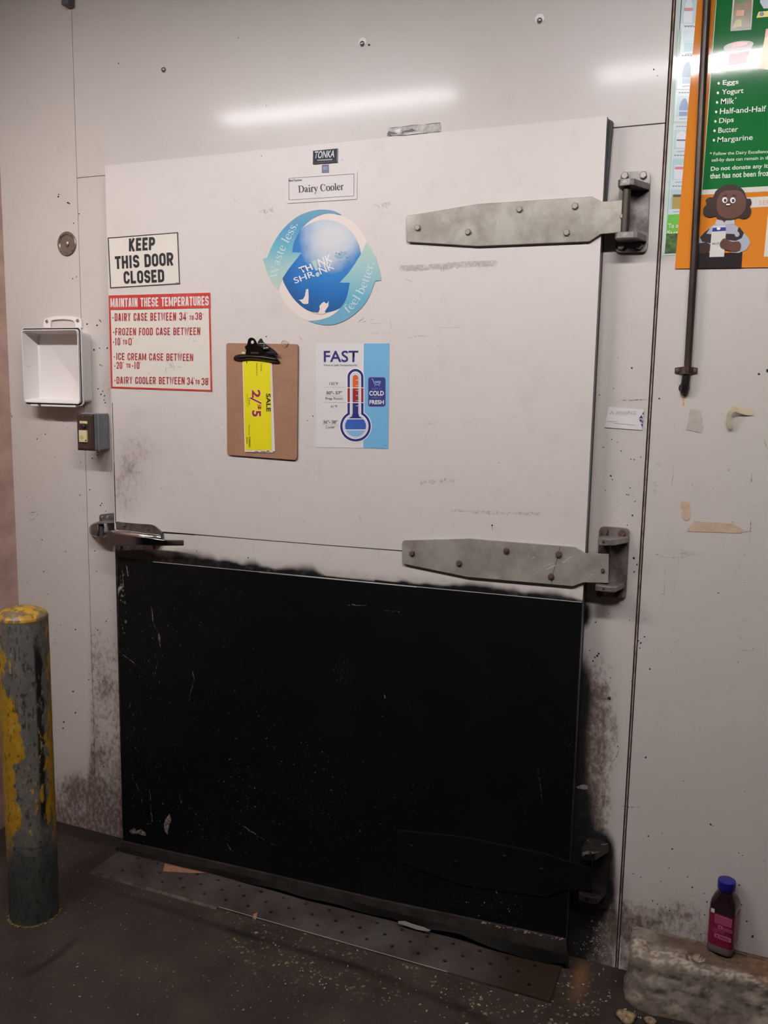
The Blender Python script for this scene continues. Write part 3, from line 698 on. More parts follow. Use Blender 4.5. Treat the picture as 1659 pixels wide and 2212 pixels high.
q((DX1, D0, DZ0), (DX0, D0, DZ0), (DX0, BK, DZ0), (DX1, BK, DZ0))
q((DX0, BK, DZ0), (DX0, BK, DZ1), (DX1, BK, DZ1), (DX1, BK, DZ0))
def lmark(pts, mi): q(*[tuple(at(x, y, D0-.0004)) for x, y in pts][::-1], mi=mi)
# the thin joint line across the leaf
lmark([(344, 1149), (420, 1153.5), (520, 1162), (700, 1176.5), (870, 1189), (870, 1191), (700, 1178), (520, 1163.5), (420, 1155.5), (344, 1151.5)], 1)
lmark(line_px((346, 1149), (420, 1155), 2.6), 1)
lmark(line_px((242.6, 870), (246.4, 1000), 1.2), 1); lmark(line_px((246.4, 1000), (250.0, 1130), 1.8), 1)  # dark line painted for the shadowed gap beside the leaf's left edge
for x, y, r in ((565, 337, 1.2), (1063, 1135, 2.2), (425, 1190, 1.2), (536, 1205, 1.6), (740, 345, 1), (676, 899, 1.6), (664, 908, 1.2), (575, 727, 1.8), (1077, 1000, 1)): lmark(irregular(x, y, r), 2)
for a, b, w in (((805, 690), (780, 697), 1.2), ((773, 697), (785, 686), 1.4), ((786, 688), (780, 693), 1), ((1063, 1137), (1065, 1148), 1.6), ((647, 727), (653, 735), 1), ((895, 655), (900, 652), .8), ((875, 602), (892, 610), .8), ((940, 705), (1000, 706), .6), ((880, 731), (930, 727), .8), ((843, 690), (845, 712), .6), ((800, 699), (826, 698), .7)): [lmark(q_, 3) for q_ in jitter_line(a, b, w*1.1, .85)]
for k in range(80):
    x, y = random.uniform(250, 1265), random.uniform(330, 1190)
    if random.random() < .6: x = random.triangular(250, 900, 260); y = random.triangular(500, 1195, 1050)
    a = random.gauss(0, .6); l = random.uniform(1, 9)
    mi = 5 if random.random() < .6 else 3
    for q_ in jitter_line((x, y), (x+l*math.cos(a), y+l*math.sin(a)), random.uniform(.5, 1.3)): lmark(q_, mi)
for x0, y0, x1, y1, w in ((866, 581, 1070, 568, 11), (972, 1103, 1165, 1110, 6), (908, 1041, 990, 1036, 9), (560, 456, 588, 453, 11), (807, 443, 842, 440, 10)):
    for k in range(int((x1-x0)/4)):      # torn adhesive remains
        t = random.random(); x = x0+(x1-x0)*t; y = y0+(y1-y0)*t+random.uniform(-.5, .5)*w; a = random.gauss(1.2, .5); l = random.uniform(2, w*.7)
        lmark(line_px((x, y), (x+l*math.cos(a), y+l*math.sin(a)), random.uniform(.5, 2.0)), 5)
bm.to_mesh(lm); bm.free()
m_edge = mat('door_edge_metal', (150, 145, 140), .4, metal=.3, vary=1, scale=12, c2=(70, 66, 62), stretch=(1, 1, .2))
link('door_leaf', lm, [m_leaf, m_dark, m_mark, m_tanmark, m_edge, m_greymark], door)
# gasket round the back of the leaf, hanging out at the top right corner
m_gask = mat('gasket_black', (30, 29, 31), .55)
bm = bmesh.new()
box(bm, DX0+.003, DX1-.001, -.028, -.0015, DZ0+.02, DZ1-.004)
g = [at(1313, 256, -.022), at(1323.5, 262, -.022), at(1320, 300, -.022), at(1313.5, 380, -.022), at(1309, 440, -.022), at(1305, 440, -.022), at(1310, 300, -.022)]
prism(bm, g, (0, .016, 0))
link('gasket', mesh_of(bm), m_gask, door)

# black kick plate
m_kick = mat('black_kick_plate', (9, 9, 11), .45, spec=.16, bump=.35, bscale=420, vary=.6, scale=6, c2=(8, 8, 9))
m_chip = mat('kick_chips', (150, 138, 124), .8, vary=1, scale=160, c2=(24, 22, 22))
m_scuff = mat('kick_scuffs', (118, 110, 105), .8, vary=1, scale=200, c2=(30, 28, 28))
m_pinks = mat('kick_pink_specks', (120, 96, 112), .8)
KY = D0-.003
kick_out = [(254, 1205.5), (1257, 1300), (1251, 1400), (1222, 2031), (900, 1962), (600, 1893), (266, 1818)]
bm = bmesh.new(); prism(bm, [at(x, y, KY) for x, y in kick_out], (0, .003, 0))
for f in bm.faces: f.material_index = 0
bmesh.ops.recalc_face_normals(bm, faces=bm.faces)
def kmark(pts, mi):
    f = bm.faces.new([bm.verts.new(at(x, y, KY-.0004)) for x, y in pts][::-1]); f.material_index = mi
# bright bare edge along the top
kmark(line_px((330, 1213.5), (640, 1243), 1.0), 4); kmark(line_px((560, 1235.5), (900, 1267.8), 2.2), 4); kmark(line_px((900, 1267.5), (1257, 1301), 1.3), 4)
def chips(n, fx, fy, r0, r1, mi, asp=1.4, vert=False):
    for _ in range(n):
        x, y = fx(), fy()
        if x < 258+(y-1205)*.02 or x > 1250-(y-1300)*.045 or y < 1213+(x-253)*.0946 or y > 1812+(x-266)*.222: continue
        r = random.uniform(r0, r1)*random.random()**.7
        kmark(irregular(x, y, max(r, .5), random.uniform(1, asp), (math.pi/2 if vert else random.uniform(0, 3)), 6), mi)
U = random.uniform; T = random.triangular
chips(150, lambda: T(262, 800, 330), lambda: T(1240, 1900, 1780), .5, 1.3, 2)
chips(150, lambda: U(262, 1240), lambda: U(1250, 2000), .4, .8, 2)
chips(80, lambda: random.gauss(500, 60), lambda: random.gauss(1700, 60), .5, 1.5, 2, 2)
chips(60, lambda: random.gauss(330, 40), lambda: random.gauss(1650, 120), .5, 1.4, 2, 3, True)
chips(40, lambda: random.gauss(540, 40), lambda: random.gauss(1480, 60), .5, 1.3, 2, 2)
chips(60, lambda: random.gauss(738, 13), lambda: random.gauss(1450, 16), .4, 1.0, 3)
chips(30, lambda: random.gauss(1235, 8), lambda: random.gauss(1620, 40), .5, 1.2, 2)
chips(40, lambda: random.gauss(1060, 40), lambda: random.gauss(1950, 26), .5, 1.8, 1, 2)
chips(70, lambda: T(420, 1200, 700), lambda: T(1650, 2020, 1850), .5, 1.1, 2)
chips(46, lambda: U(258, 272), lambda: U(1220, 1370), .6, 2.6, 2, 2, True)
for pts, mi in (([(279, 1795), (290, 1788), (295, 1795), (304, 1791), (314, 1798), (316, 1806), (306, 1804), (296, 1800), (286, 1802)], 1), ([(357, 1770), (366, 1758), (370, 1770), (365, 1786), (362, 1803), (356, 1796), (354, 1782)], 1), ([(255, 1268), (264, 1262), (268, 1266), (258, 1278), (255, 1290)], 1), ([(272, 1220), (275, 1225), (278, 1245), (275, 1244)], 2), ([(264, 1225), (267, 1262), (265, 1262)], 2)): kmark(pts, mi)
def kscratch(a, b, w, mi):
    n = max(2, int(math.hypot(b[0]-a[0], b[1]-a[1])/4.5)); p = a
    for k in range(1, n+1):
        q_ = (a[0]+(b[0]-a[0])*k/n+random.gauss(0, .7), a[1]+(b[1]-a[1])*k/n+random.gauss(0, .7))
        if random.random() < .72: kmark(line_px(p, q_, max(.35, w*random.uniform(.3, 1.0)*math.sin(math.pi*(k-.5)/n)**.4)), mi)
        p = q_
chips(160, lambda: random.gauss(560, 120), lambda: random.gauss(1690, 90), .5, 1.5, 2, 2.4)
chips(90, lambda: random.gauss(300, 30), lambda: random.gauss(1480, 120), .5, 1.3, 2, 3, True)
chips(70, lambda: T(300, 560, 330), lambda: U(1240, 1420), .5, 1.3, 2, 2.5, True)
chips(110, lambda: T(640, 1000, 680), lambda: random.gauss(1740, 60), .5, 1.3, 2, 1.8)
for a, b, w, mi in (((326, 1310), (331, 1345), 2, 2), ((331, 1345), (342, 1370), 2.4, 2), ((343, 1368), (345, 1386), 4, 2), ((345, 1386), (346, 1400), 1.2, 2), ((258, 1408), (296, 1437), 1.6, 2), ((340, 1430), (333, 1460), 1, 2), ((416, 1450), (420, 1470), 2, 2), ((418, 1470), (406, 1520), 1, 2), ((290, 1568), (280, 1610), 1.2, 2), ((282, 1500), (280, 1530), 2, 2), ((285, 1680), (303, 1710), 1, 2), ((303, 1710), (309, 1742), 1, 2), ((323, 1705), (326, 1755), 1.6, 2), ((326, 1755), (329, 1775), 3, 1), ((308, 1776), (329, 1781), 1.6, 2), ((516, 1778), (560, 1808), 2.4, 2), ((560, 1808), (596, 1828), 1, 2), ((388, 1718), (392, 1740), 2, 2), ((490, 1822), (502, 1840), 1.6, 2),
                    ((830, 1500), (832, 1508), 3.2, 1), ((822, 1542), (827, 1548), 1.4, 1), ((737, 1306), (792, 1308), 2, 2), ((831, 1319), (868, 1322), 2, 2), ((1162, 1660), (1172, 1735), .9, 2), ((1057, 1900), (1060, 1922), 3, 1), ((1070, 1912), (1074, 1930), 4, 2), ((905, 1567), (903, 1575), 1.2, 2)): kscratch(a, b, w*1.25, mi)
km = bpy.data.meshes.new('kick'); bm.to_mesh(km); bm.free()
link('kick_plate', km, [m_kick, m_chip, m_scuff, m_pinks, mat('kick_bare_edge', (205, 196, 186), .35)], door)
# sweep: dirty retaining strip and rubber flap
m_strip = mat('sweep_strip_dirty', (54, 47, 42), .7, spec=.2, vary=1, scale=25, c2=(32, 27, 25), bump=.3)
m_flap = mat('sweep_rubber', (17, 15, 14), .8, spec=.15, vary=1, scale=18, c2=(24, 20, 18), bump=.3)
m_chipedge = mat('strip_chips', (150, 138, 126), .8)
up = [(262, 1818), (420, 1853), (600, 1894), (800, 1941), (1000, 1983), (1222, 2031)]
lo = [(262, 1838), (420, 1873), (600, 1913), (800, 1962), (1000, 2010), (1226, 2066)]
bm = bmesh.new()
for (a, b), (c, d) in zip(zip(up, up[1:]), zip(lo, lo[1:])): prism(bm, [at(*a, -.062), at(*b, -.062), at(*d, -.062), at(*c, -.062)], (0, .011, 0))
bmesh.ops.remove_doubles(bm, verts=bm.verts, dist=.0002)
for k in range(26):
    x = U(1015, 1215); y = 1986+(x-1015)*.218+U(-2, 4)
    f = bm.faces.new([bm.verts.new(at(a, b, -.0625)) for a, b in irregular(x, y, U(.8, 2.4), 1.8)][::-1]); f.material_index = 1
me = bpy.data.meshes.new('strip'); bm.to_mesh(me); bm.free()
link('sweep_strip', me, [m_strip, m_chipedge], door)
fu = [(250, 1831), (420, 1868), (600, 1910), (700, 1932), (800, 1958), (930, 1991), (1000, 2008), (1100, 2034), (1228, 2064)]
flo = [(249, 1846), (420, 1879), (600, 1922), (700, 1948), (800, 1974), (930, 2007), (1000, 2020), (1080, 2054), (1150, 2076), (1228, 2084)]
def interp(L, x): return float(np.interp(x, [p[0] for p in L], [p[1] for p in L]))
bm = bmesh.new(); prev = None
for x in np.linspace(250, 1228, 60):
    a = at(x, interp(fu, x), -.066+.004*math.sin(x*.02)); b = at(x, interp(flo, x)+1.5*math.sin(x*.05), -.074+.006*math.sin(x*.017))
    b.z = max(b.z, .0075)
    r = [bm.verts.new(p) for p in (a, b, b+Vector((0, .004, 0)), a+Vector((0, .004, 0)))]
    if prev:
        for i in range(4): bm.faces.new((prev[i], prev[(i+1) % 4], r[(i+1) % 4], r[i]))
    else: bm.faces.new(r)
    prev = r
bm.faces.new(prev[::-1])
link('sweep_flap', mesh_of(bm), m_flap, door, smooth=40)

# ------------------------------------------------------------------ threshold plate with punched holes
m_plate = mat('threshold_steel', (86, 80, 77), .42, metal=.3, vary=1, scale=7, c2=(60, 50, 44), bump=.2, bscale=60)
_nt = m_plate.node_tree; _b = _nt.nodes['Principled BSDF']; _src = _b.inputs['Base Color'].links[0].from_socket
_tc = _nt.nodes.new('ShaderNodeTexCoord'); _sx = _nt.nodes.new('ShaderNodeSeparateXYZ'); _nz = _nt.nodes.new('ShaderNodeTexNoise'); _nz.inputs['Scale'].default_value = 9; _nz.inputs['Detail'].default_value = 6
_ma = _nt.nodes.new('ShaderNodeMath'); _ma.operation = 'MULTIPLY_ADD'; _mr = _nt.nodes.new('ShaderNodeMapRange'); _mx = _nt.nodes.new('ShaderNodeMix'); _mx.data_type = 'RGBA'
_nt.links.new(_tc.outputs['Object'], _sx.inputs[0]); _nt.links.new(_tc.outputs['Object'], _nz.inputs['Vector']); _nt.links.new(_nz.outputs['Fac'], _ma.inputs[0]); _ma.inputs[1].default_value = .3; _nt.links.new(_sx.outputs['X'], _ma.inputs[2])
_nt.links.new(_ma.outputs[0], _mr.inputs[0]); _mr.inputs[1].default_value = .58; _mr.inputs[2].default_value = .74
_nt.links.new(_mr.outputs[0], _mx.inputs[0]); _nt.links.new(_src, _mx.inputs[6]); _mx.inputs[7].default_value = rgb(52, 40, 31); _nt.links.new(_mx.outputs[2], _b.inputs['Base Color'])
t = thing('threshold_plate', (.73, -.13, 0), 'long flat steel threshold plate with rows of punched holes under the door', 'threshold')
PZ, PB = .006, .001
pitch, x_off = .0755, .0925
ys = [-.206, -.1862, -.1468, -.1072, -.0678, -.03]
holes = {1: 0.0, 2: .0372, 3: -.003}
vs, fs = [], []
def V(*p): vs.append(p); return len(vs)-1
xa, xb = .006, 1.437
NA = 12
for row in range(5):
    y0, y1 = ys[row], ys[row+1]
    if row in holes:
        start = x_off+holes[row]-pitch/2; cells = int((xb-.004-start)//pitch); xe = start
        fs.append([V(xa, y0, PZ), V(start, y0, PZ), V(start, y1, PZ), V(xa, y1, PZ)])
        for k in range(cells):
            c0, c1 = start+k*pitch, start+(k+1)*pitch; cx, cy = (c0+c1)/2, (y0+y1)/2; hr = .0056 if (k*7+row) % 9 else .0062
            inner = [V(cx+hr*math.cos(2*math.pi*i/NA), cy+hr*math.sin(2*math.pi*i/NA), PZ) for i in range(NA)]
            low = [V(cx+hr*math.cos(2*math.pi*i/NA), cy+hr*math.sin(2*math.pi*i/NA), PB) for i in range(NA)]
            hx_, hy_ = (c1-c0)/2, (y1-y0)/2
            sq = [(1, 0), (1, .5), (.5, 1), (0, 1), (-.5, 1), (-1, .5), (-1, 0), (-1, -.5), (-.5, -1), (0, -1), (.5, -1), (1, -.5)]
            outer = [V(cx+a*hx_, cy+b*hy_, PZ) for a, b in sq]
            for i in range(NA):
                j = (i+1) % NA; fs.append([inner[i], outer[i], outer[j], inner[j]]); fs.append([low[i], inner[i], inner[j], low[j]])
            for sx, sy, i in ((1, 1, 1), (-1, 1, 4), (-1, -1, 7), (1, -1, 10)):
                fs.append([outer[i], V(cx+sx*(c1-c0)/2, cy+sy*(y1-y0)/2, PZ), outer[(i+1) % NA]])
            xe = c1
        fs.append([V(xe, y0, PZ), V(xb, y0, PZ), V(xb, y1, PZ), V(xe, y1, PZ)])
    else: fs.append([V(xa, y0, PZ), V(xb, y0, PZ), V(xb, y1, PZ), V(xa, y1, PZ)])
fs.append([V(xa, ys[0], 0), V(xb, ys[0], 0), V(xb, ys[0], PZ), V(xa, ys[0], PZ)]); fs.append([V(xa, ys[0], 0), V(xa, ys[0], PZ), V(xa, ys[-1], PZ), V(xa, ys[-1], 0)]); fs.append([V(xb, ys[0], 0), V(xb, ys[-1], 0), V(xb, ys[-1], PZ), V(xb, ys[0], PZ)])
link('plate', raw_mesh(vs, fs), m_plate, t)
slab('hole_backing', xa+.003, xb-.003, ys[0]+.003, ys[-1], .0002, .0012, mat('hole_black', (6, 5, 5), .95, spec=.1), None, t)
m_lip = mat('plate_lip', (92, 80, 72), .5, metal=.3, vary=1, scale=30, c2=(50, 42, 37))
bm = bmesh.new(); prism(bm, [Vector((xa, -.214, 0)), Vector((xa, -.2065, 0)), Vector((xa, -.2065, .0065)), Vector((xa, -.209, .0065))], (.46, 0, 0)); link('front_lip', mesh_of(bm), m_lip, t)
bm = bmesh.new(); tube(bm, [(.47, -.2062, .0058), (.8, -.2062, .0060), (1.17, -.2062, .0056)], .0011, 8); link('bare_edge', mesh_of(bm), mat('bare_steel_edge', (168, 158, 148), .35, metal=.4), t)

# ------------------------------------------------------------------ hinges
m_galv = mat('galvanised_strap', (172, 166, 156), .38, metal=.55, vary=1, scale=10, c2=(138, 130, 120), bump=.08, bscale=40)
m_galv2 = mat('dull_strap', (158, 153, 143), .45, metal=.2, vary=1, scale=14, c2=(134, 126, 116), bump=.08, bscale=40)
m_cast = mat('hinge_casting', (142, 137, 135), .4, metal=.65, vary=1, scale=18, c2=(84, 78, 75), bump=.1)
m_castc = mat('hinge_chrome_worn', (156, 150, 148), .3, metal=.5, vary=1, scale=16, c2=(108, 94, 86))
m_pin = mat('hinge_pin', (70, 62, 54), .5, metal=.5)
m_bolt = mat('bolt_steel', (150, 142, 130), .45, metal=.5)
m_rust = mat('bolt_rusty', (104, 78, 64), .65, metal=.2, vary=1, scale=120, c2=(70, 48, 38))
m_black = mat('black_overpainted', (13, 12, 12), .45, spec=.25, vary=1, scale=22, c2=(20, 17, 15), bump=.25)
m_strapb = mat('strap_overpainted', (10, 10, 11), .5, spec=.16, bump=.3, bscale=300)
m_blackw = mat('worn_black_casting', (18, 15, 15), .35, metal=.2, vary=1, scale=30, c2=(46, 40, 37))

def bolt(name, px, py, Y, r, m, parent, h=.006, sides=6, rnd=False):
    c = at(px, py, Y); bm = bmesh.new()
    if rnd: lathe(bm, c, (0, -1, 0), [(r, 0), (r, h*.4), (r*.8, h*.85), (r*.35, h)], 16)
    else: lathe(bm, c, (0, -1, 0), [(r*1.05, 0), (r*1.05, h*.75), (r*.85, h)], sides)
    return link(name, mesh_of(bm), m, parent, smooth=35)
def hinge(lab, strap, bolts, plate, pbolts, armT, armB, pin, ms, mc, mb, mpb, yb=.078, plug=True, sleeve=None, extra=None, mp=None):
    cx = at(plate[0][0], plate[2][1], 0)
    t = thing('door_hinge', (cx.x, D0, cx.z), lab, None, None, parent=door); mp = mp or m_pin
    YS = D0-.009
    bm = bmesh.new(); prism(bm, [at(x, y, YS) for x, y in strap], (0, .0085 if sleeve is None else .0055, 0))
    s = link('strap', mesh_of(bm), ms, t, bevel=.0012)
    for x, y, r in bolts: bolt('bolt', x, y, YS, r, mb, t)
    bm = bmesh.new(); P = [at(x, y, -.009) for x, y in plate]
    c = sum(P, Vector())/4; rp = []
    for i, p in enumerate(P):      # rounded corners
        a, b = P[i-1], P[(i+1) % 4]; r = .014
        pa = p+(a-p).normalized()*r; pb = p+(b-p).normalized()*r
        for k in range(6):
            u = k/5; rp.append(pa*(1-u)**2+p*2*u*(1-u)+pb*u*u)
    prism(bm, rp, (0, .0088, 0))
    link('bracket_plate', mesh_of(bm), mc, t, bevel=.002)
    for x, y, r in pbolts: bolt('bracket_bolt', x, y, -.009, r, mpb, t, h=.008)
    # wedge-shaped arms that carry the pin
    pc = at(pin[0], (armT[1]+armB[1])/2, -.058).x
    for (xr, y0, xl, y1) in (armT, armB):
        top = at(xl, y0, -yb).z; bot = at(xl, y1, -yb).z; xR = at(xr, y0, -.009).x; xL = at(xl, y0, -yb).x
        w = (at(pin[0], y0, -.058).x-xL)
        out = [(xR, -.0085), (xR, -.014), (xL+2*w+.006, -yb+.004), (xL+2*w-.004, -yb), (xL+.006, -yb), (xL, -yb+.006), (xL-.001, -.055), (xL+.004, -.0085)]
        bm = bmesh.new(); prism(bm, [Vector((x, y, bot)) for x, y in out], (0, 0, top-bot))
        a = link('bracket_arm', mesh_of(bm), mc, t, bevel=.0018)
        if plug:
            bm = bmesh.new(); z = (top+bot)/2; hs = (top-bot)*.28; lathe(bm, (xL+w, -yb, z), (0, -1, 0), [(hs, 0), (hs, .0006), (hs*.45, .0008)], 4 if plug == 'square' else 16); link('set_screw', mesh_of(bm), mb if plug != 'square' else m_pin, t)
    bm = bmesh.new(); zt = at(pin[0], armT[2+1], -.058).z+.004; zb = at(pin[0], armB[1], -.058).z-.004
    lathe(bm, (pc, -.058 if sleeve else -.041, zb), (0, 0, 1), [(pin[1]*.001, 0), (pin[1]*.001, zt-zb)], 20); link('pin', mesh_of(bm), mp, t, smooth=40)
    if sleeve:
        z1, z0 = at(pin[0], sleeve[0], -.062).z, at(pin[0], sleeve[1], -.062).z
        bm = bmesh.new(); lathe(bm, (pc, -.058, z0), (0, 0, 1), [(.0095, 0), (.0095, z1-z0)], 20); link('sleeve', mesh_of(bm), m_pin, t, smooth=40)
    if extra: extra(t, s)
    return t
def c4(x, y): return (840+x/2.765, 360+y/2.765)
def z3(x, y): return (1290+x/11.06, 360+y/11.06)
hinge('upper bright metal strap hinge of the cooler door, pointing left', [c4(*p) for p in ((103, 303), (112, 293), (530, 222), (1212, 178), (1275, 208), (1340, 204), (1404, 196), (1404, 388), (1340, 397), (1265, 403), (1198, 447), (530, 475), (112, 450), (104, 440))],
      [c4(173, 365)+(.0075,), c4(474, 390)+(.0075,), c4(781, 255)+(.0075,), c4(1113, 236)+(.0078,), c4(1063, 394)+(.0078,), c4(1393, 298)+(.005,)],
      [z3(560, 135), z3(1275, 88), z3(1195, 2040), z3(425, 2060)], [z3(665, 225)+(.0085,), z3(1105, 210)+(.0085,), z3(575, 1905)+(.0085,), z3(1010, 1895)+(.0085,)],
      (z3(1265, 0)[0], z3(0, 300)[1], z3(490, 0)[0], z3(0, 460)[1]), (z3(1190, 0)[0], z3(0, 1560)[1], z3(415, 0)[0], z3(0, 1720)[1]), (z3(690, 0)[0], 9.0), m_galv, m_cast, m_bolt, m_bolt, plug='round', sleeve=(z3(0, 780)[1], z3(0, 1545)[1]))
def c6(x, y): return (840+x/2.765, 1100+y/2.765)
def z7(x, y): return (1220+x/9.217, 1120+y/9.217)
def add_marks(o, shapes, Y, m):
    """surface marks that belong to the part's own mesh, in a further material"""
    me = o.data; me.materials.append(m); k = len(me.materials)-1; off = Vector(origin(o))
    bm = bmesh.new(); bm.from_mesh(me)
    for n, pts in enumerate(shapes):
        f = bm.faces.new([bm.verts.new(at(x, y, Y-.00002*(n % 9))-off) for x, y in pts][::-1]); f.material_index = k
    bm.to_mesh(me); bm.free()
def crack(t, s):
    s.modifiers.clear()
    add_marks(s, [line_px(c6(*a), c6(*b), w) for a, b, w in (((1022, 225), (1015, 262), 1.1), ((1012, 275), (990, 350), 1.1), ((990, 350), (976, 396), 1.1), ((974, 408), (972, 444), 1.3))], D0-.0094, m_pin)
    add_marks(s, [line_px(c6(*a), c6(*b), w) for a, b, w in (((1035, 318), (1095, 280), 1.6), ((1040, 322), (1080, 305), 1.0), ((925, 340), (985, 322), 1.2), ((940, 360), (995, 335), 2.0), ((850, 300), (872, 282), 1.4), ((1205, 392), (1218, 386), 1.5), ((620, 408), (650, 410), 1.2))], D0-.0094, mat('pale_scratch', (190, 182, 170), .5))
hinge('middle dull grey strap hinge of the cooler door with scratched plate and rusty bolts', [c6(*p) for p in ((79, 200), (88, 188), (480, 177), (1110, 228), (1175, 266), (1313, 269), (1310, 440), (1160, 436), (1100, 459), (470, 404), (85, 325), (79, 316))],
      [c6(140, 262)+(.0075,), c6(420, 322)+(.0075,), c6(703, 247)+(.0075,), c6(1015, 268)+(.008,), c6(970, 400)+(.008,), c6(1278, 365)+(.0045,)],
      [z7(685, 155), z7(1290, 190), z7(1215, 1600), z7(620, 1545)], [z7(800, 262)+(.009,), z7(1140, 295)+(.009,), z7(1065, 1520)+(.010,), z7(700, 1500)+(.008,)],
      (z7(1270, 0)[0], z7(0, 400)[1], z7(650, 0)[0], z7(0, 525)[1]), (z7(1195, 0)[0], z7(0, 1330)[1], z7(600, 0)[0], z7(0, 1440)[1]), (z7(800, 0)[0], 9.0), m_galv2, m_castc, m_rust, m_rust, plug='square', extra=crack)
def c8(x, y): return (1180+x/3.463, 1780+y/3.463)
hinge('bottom strap hinge painted black over the kick plate of the door', [(860, 1795), (872, 1795), (1000, 1808), (1180, 1845), (1216, 1858), c8(338, 328), c8(338, 500), (1216, 1922), (1180, 1938), (1000, 1912), (862, 1862)],
      [(890, 1828, .007), (985, 1862, .007), (1090, 1850, .007), (1170, 1878, .007)],
      [c8(270, 108), c8(478, 150), c8(465, 640), c8(235, 600)], [c8(315, 138)+(.009,), c8(430, 160)+(.009,), c8(390, 590)+(.009,)],
      (c8(470, 0)[0], c8(0, 205)[1], c8(258, 0)[0], c8(0, 258)[1]), (c8(455, 0)[0], c8(0, 525)[1], c8(240, 0)[0], c8(0, 575)[1]), (c8(310, 0)[0], 9.0), m_strapb, m_blackw, m_strapb, m_blackw, plug='round', yb=.075, mp=m_black, extra=lambda t, s: add_marks([o for o in t.children if o.name.startswith('bracket_arm')][0], [[c8(*p) for p in q_] for q_ in (((266, 214), (300, 200), (330, 204), (325, 222), (290, 238), (268, 236)), ((330, 208), (360, 202), (392, 206), (388, 214), (345, 224)), ((400, 150), (460, 146), (462, 152), (420, 158)))], -.0756, mat('worn_silver_highlight', (150, 142, 136), .35, metal=.4, vary=1, scale=120, c2=(60, 54, 50))))  # worn silver patches with the arm's bright highlight painted into their colour

# ------------------------------------------------------------------ latch and strike
m_chrome = mat('chrome', (196, 192, 190), .14, metal=1.0)
m_chrome_d = mat('chrome_worn', (150, 145, 143), .25, metal=.9, vary=1, scale=30, c2=(110, 104, 102))
def c7(x, y): return (160+x/5.53, 1080+y/5.53)
p0 = at(*c7(700, 430), D0)
t = thing('door_latch', (p0.x, D0, p0.z), 'chrome latch with lever handle on the left edge of the cooler door', None, parent=door)
bm = bmesh.new(); out = smooth_line([c7(*p) for p in ((500, 270), (560, 268), (760, 285), (920, 297), (1000, 345), (1055, 400), (1062, 450), (1045, 520), (990, 575), (800, 592), (600, 598), (525, 575), (512, 420))], 4, True)
prism(bm, [at(x, y, D0-.006) for x, y in out], (0, .0058, 0)); link('base_plate', mesh_of(bm), m_chrome_d, t, bevel=.0015)
bm = bmesh.new()      # raised housing: loft of rounded sections along its length
secs = [(392, 372, 540, .030), (420, 360, 545, .036), (520, 345, 540, .040), (700, 360, 545, .036), (860, 385, 548, .030), (960, 400, 540, .022), (1035, 415, 530, .010)]
prev = None
for x, ya, yb2, dep in secs:
    ring = []
    for k in range(9):
        a = math.pi*k/8; f = (1-math.cos(a))/2; yy = ya+(yb2-ya)*f; ring.append(bm.verts.new(at(*c7(x, yy), D0-.004-dep*(math.sin(a)**.55))))
    if prev:
        for i in range(8): bm.faces.new((prev[i], prev[i+1], ring[i+1], ring[i]))
    else: bm.faces.new(ring)
    prev = ring
bm.faces.new(prev[::-1]); link('housing', mesh_of(bm), m_chrome, t, smooth=50)
bm = bmesh.new()      # lever: a tapering bar with an upturned grip
cs = [(388, 372, 535, .050, .030), (430, 368, 545, .056, .030), (480, 385, 548, .056, .038), (780, 432, 549, .054, .040), (1000, 458, 548, .050, .038), (1050, 466, 547, .046, .034), (1120, 474, 547, .044, .034), (1310, 480, 545, .050, .043)]
prev = None
for x, ya, yb2, d1, d0 in cs:
    ring = [bm.verts.new(at(*c7(x, yy), D0-dd)) for yy, dd in ((ya, d0), (ya+6, d1-.002), (ya+14, d1), (yb2-10, d1), (yb2, d1-.003), (yb2, d0))]
    if prev:
        for i in range(6): bm.faces.new((prev[i], prev[(i+1) % 6], ring[(i+1) % 6], ring[i]))
    else: bm.faces.new(ring)
    prev = ring
bm.faces.new(prev[::-1]); h = link('lever_handle', mesh_of(bm), mat('chrome_lever', (118, 118, 122), .1, metal=1.0), t, smooth=30, bevel=.001)
for x, y in ((597, 312), (885, 352), (560, 572), (952, 572)): bolt('screw', *c7(x, y), D0-.006, .0055, m_chrome_d, t, h=.004, rnd=True)

p0 = at(*c7(330, 350), 0)
t = thing('latch_strike', (p0.x, 0, p0.z), 'metal latch strike with dark roller on the casing left of the door', 'strike')
bm = bmesh.new(); out = smooth_line([c7(*p) for p in ((305, 255), (303, 195), (325, 172), (455, 158), (474, 165), (474, 262))], 4)
prism(bm, [at(x, y, -.007) for x, y in out], (0, .0068, 0)); link('mounting_tab', mesh_of(bm), m_cast, t, bevel=.001)
for x, y in ((335, 206), (401, 204)): bolt('screw', *c7(x, y), -.007, .0048, m_bolt, t, h=.003, rnd=True)
bm = bmesh.new(); prev = None
for x, ya, yb2, dep in ((180, 330, 385, .02), (200, 295, 420, .040), (240, 270, 440, .048), (275, 264, 448, .050)):
    ring = [bm.verts.new(at(*c7(x, y), -d)) for y, d in ((ya, 0.0003), (ya, dep*.7), (ya+15, dep), (yb2-15, dep), (yb2, dep*.7), (yb2, .0003))]
    if prev:
        for i in range(6): bm.faces.new((prev[i], prev[(i+1) % 6], ring[(i+1) % 6], ring[i]))
    else: bm.faces.new(ring)
    prev = ring
bm.faces.new(prev[::-1]); link('strike_body', mesh_of(bm), m_chrome_d, t, smooth=40)
for lipq in (((270, 262), (470, 258), (478, 275), (270, 292)), ((270, 432), (372, 440), (372, 462), (270, 450))):
    bm = bmesh.new(); prism(bm, [at(*c7(x, y), -.046) for x, y in lipq], (0, .0455, 0)); link('strike_lip', mesh_of(bm), m_cast, t, bevel=.001)
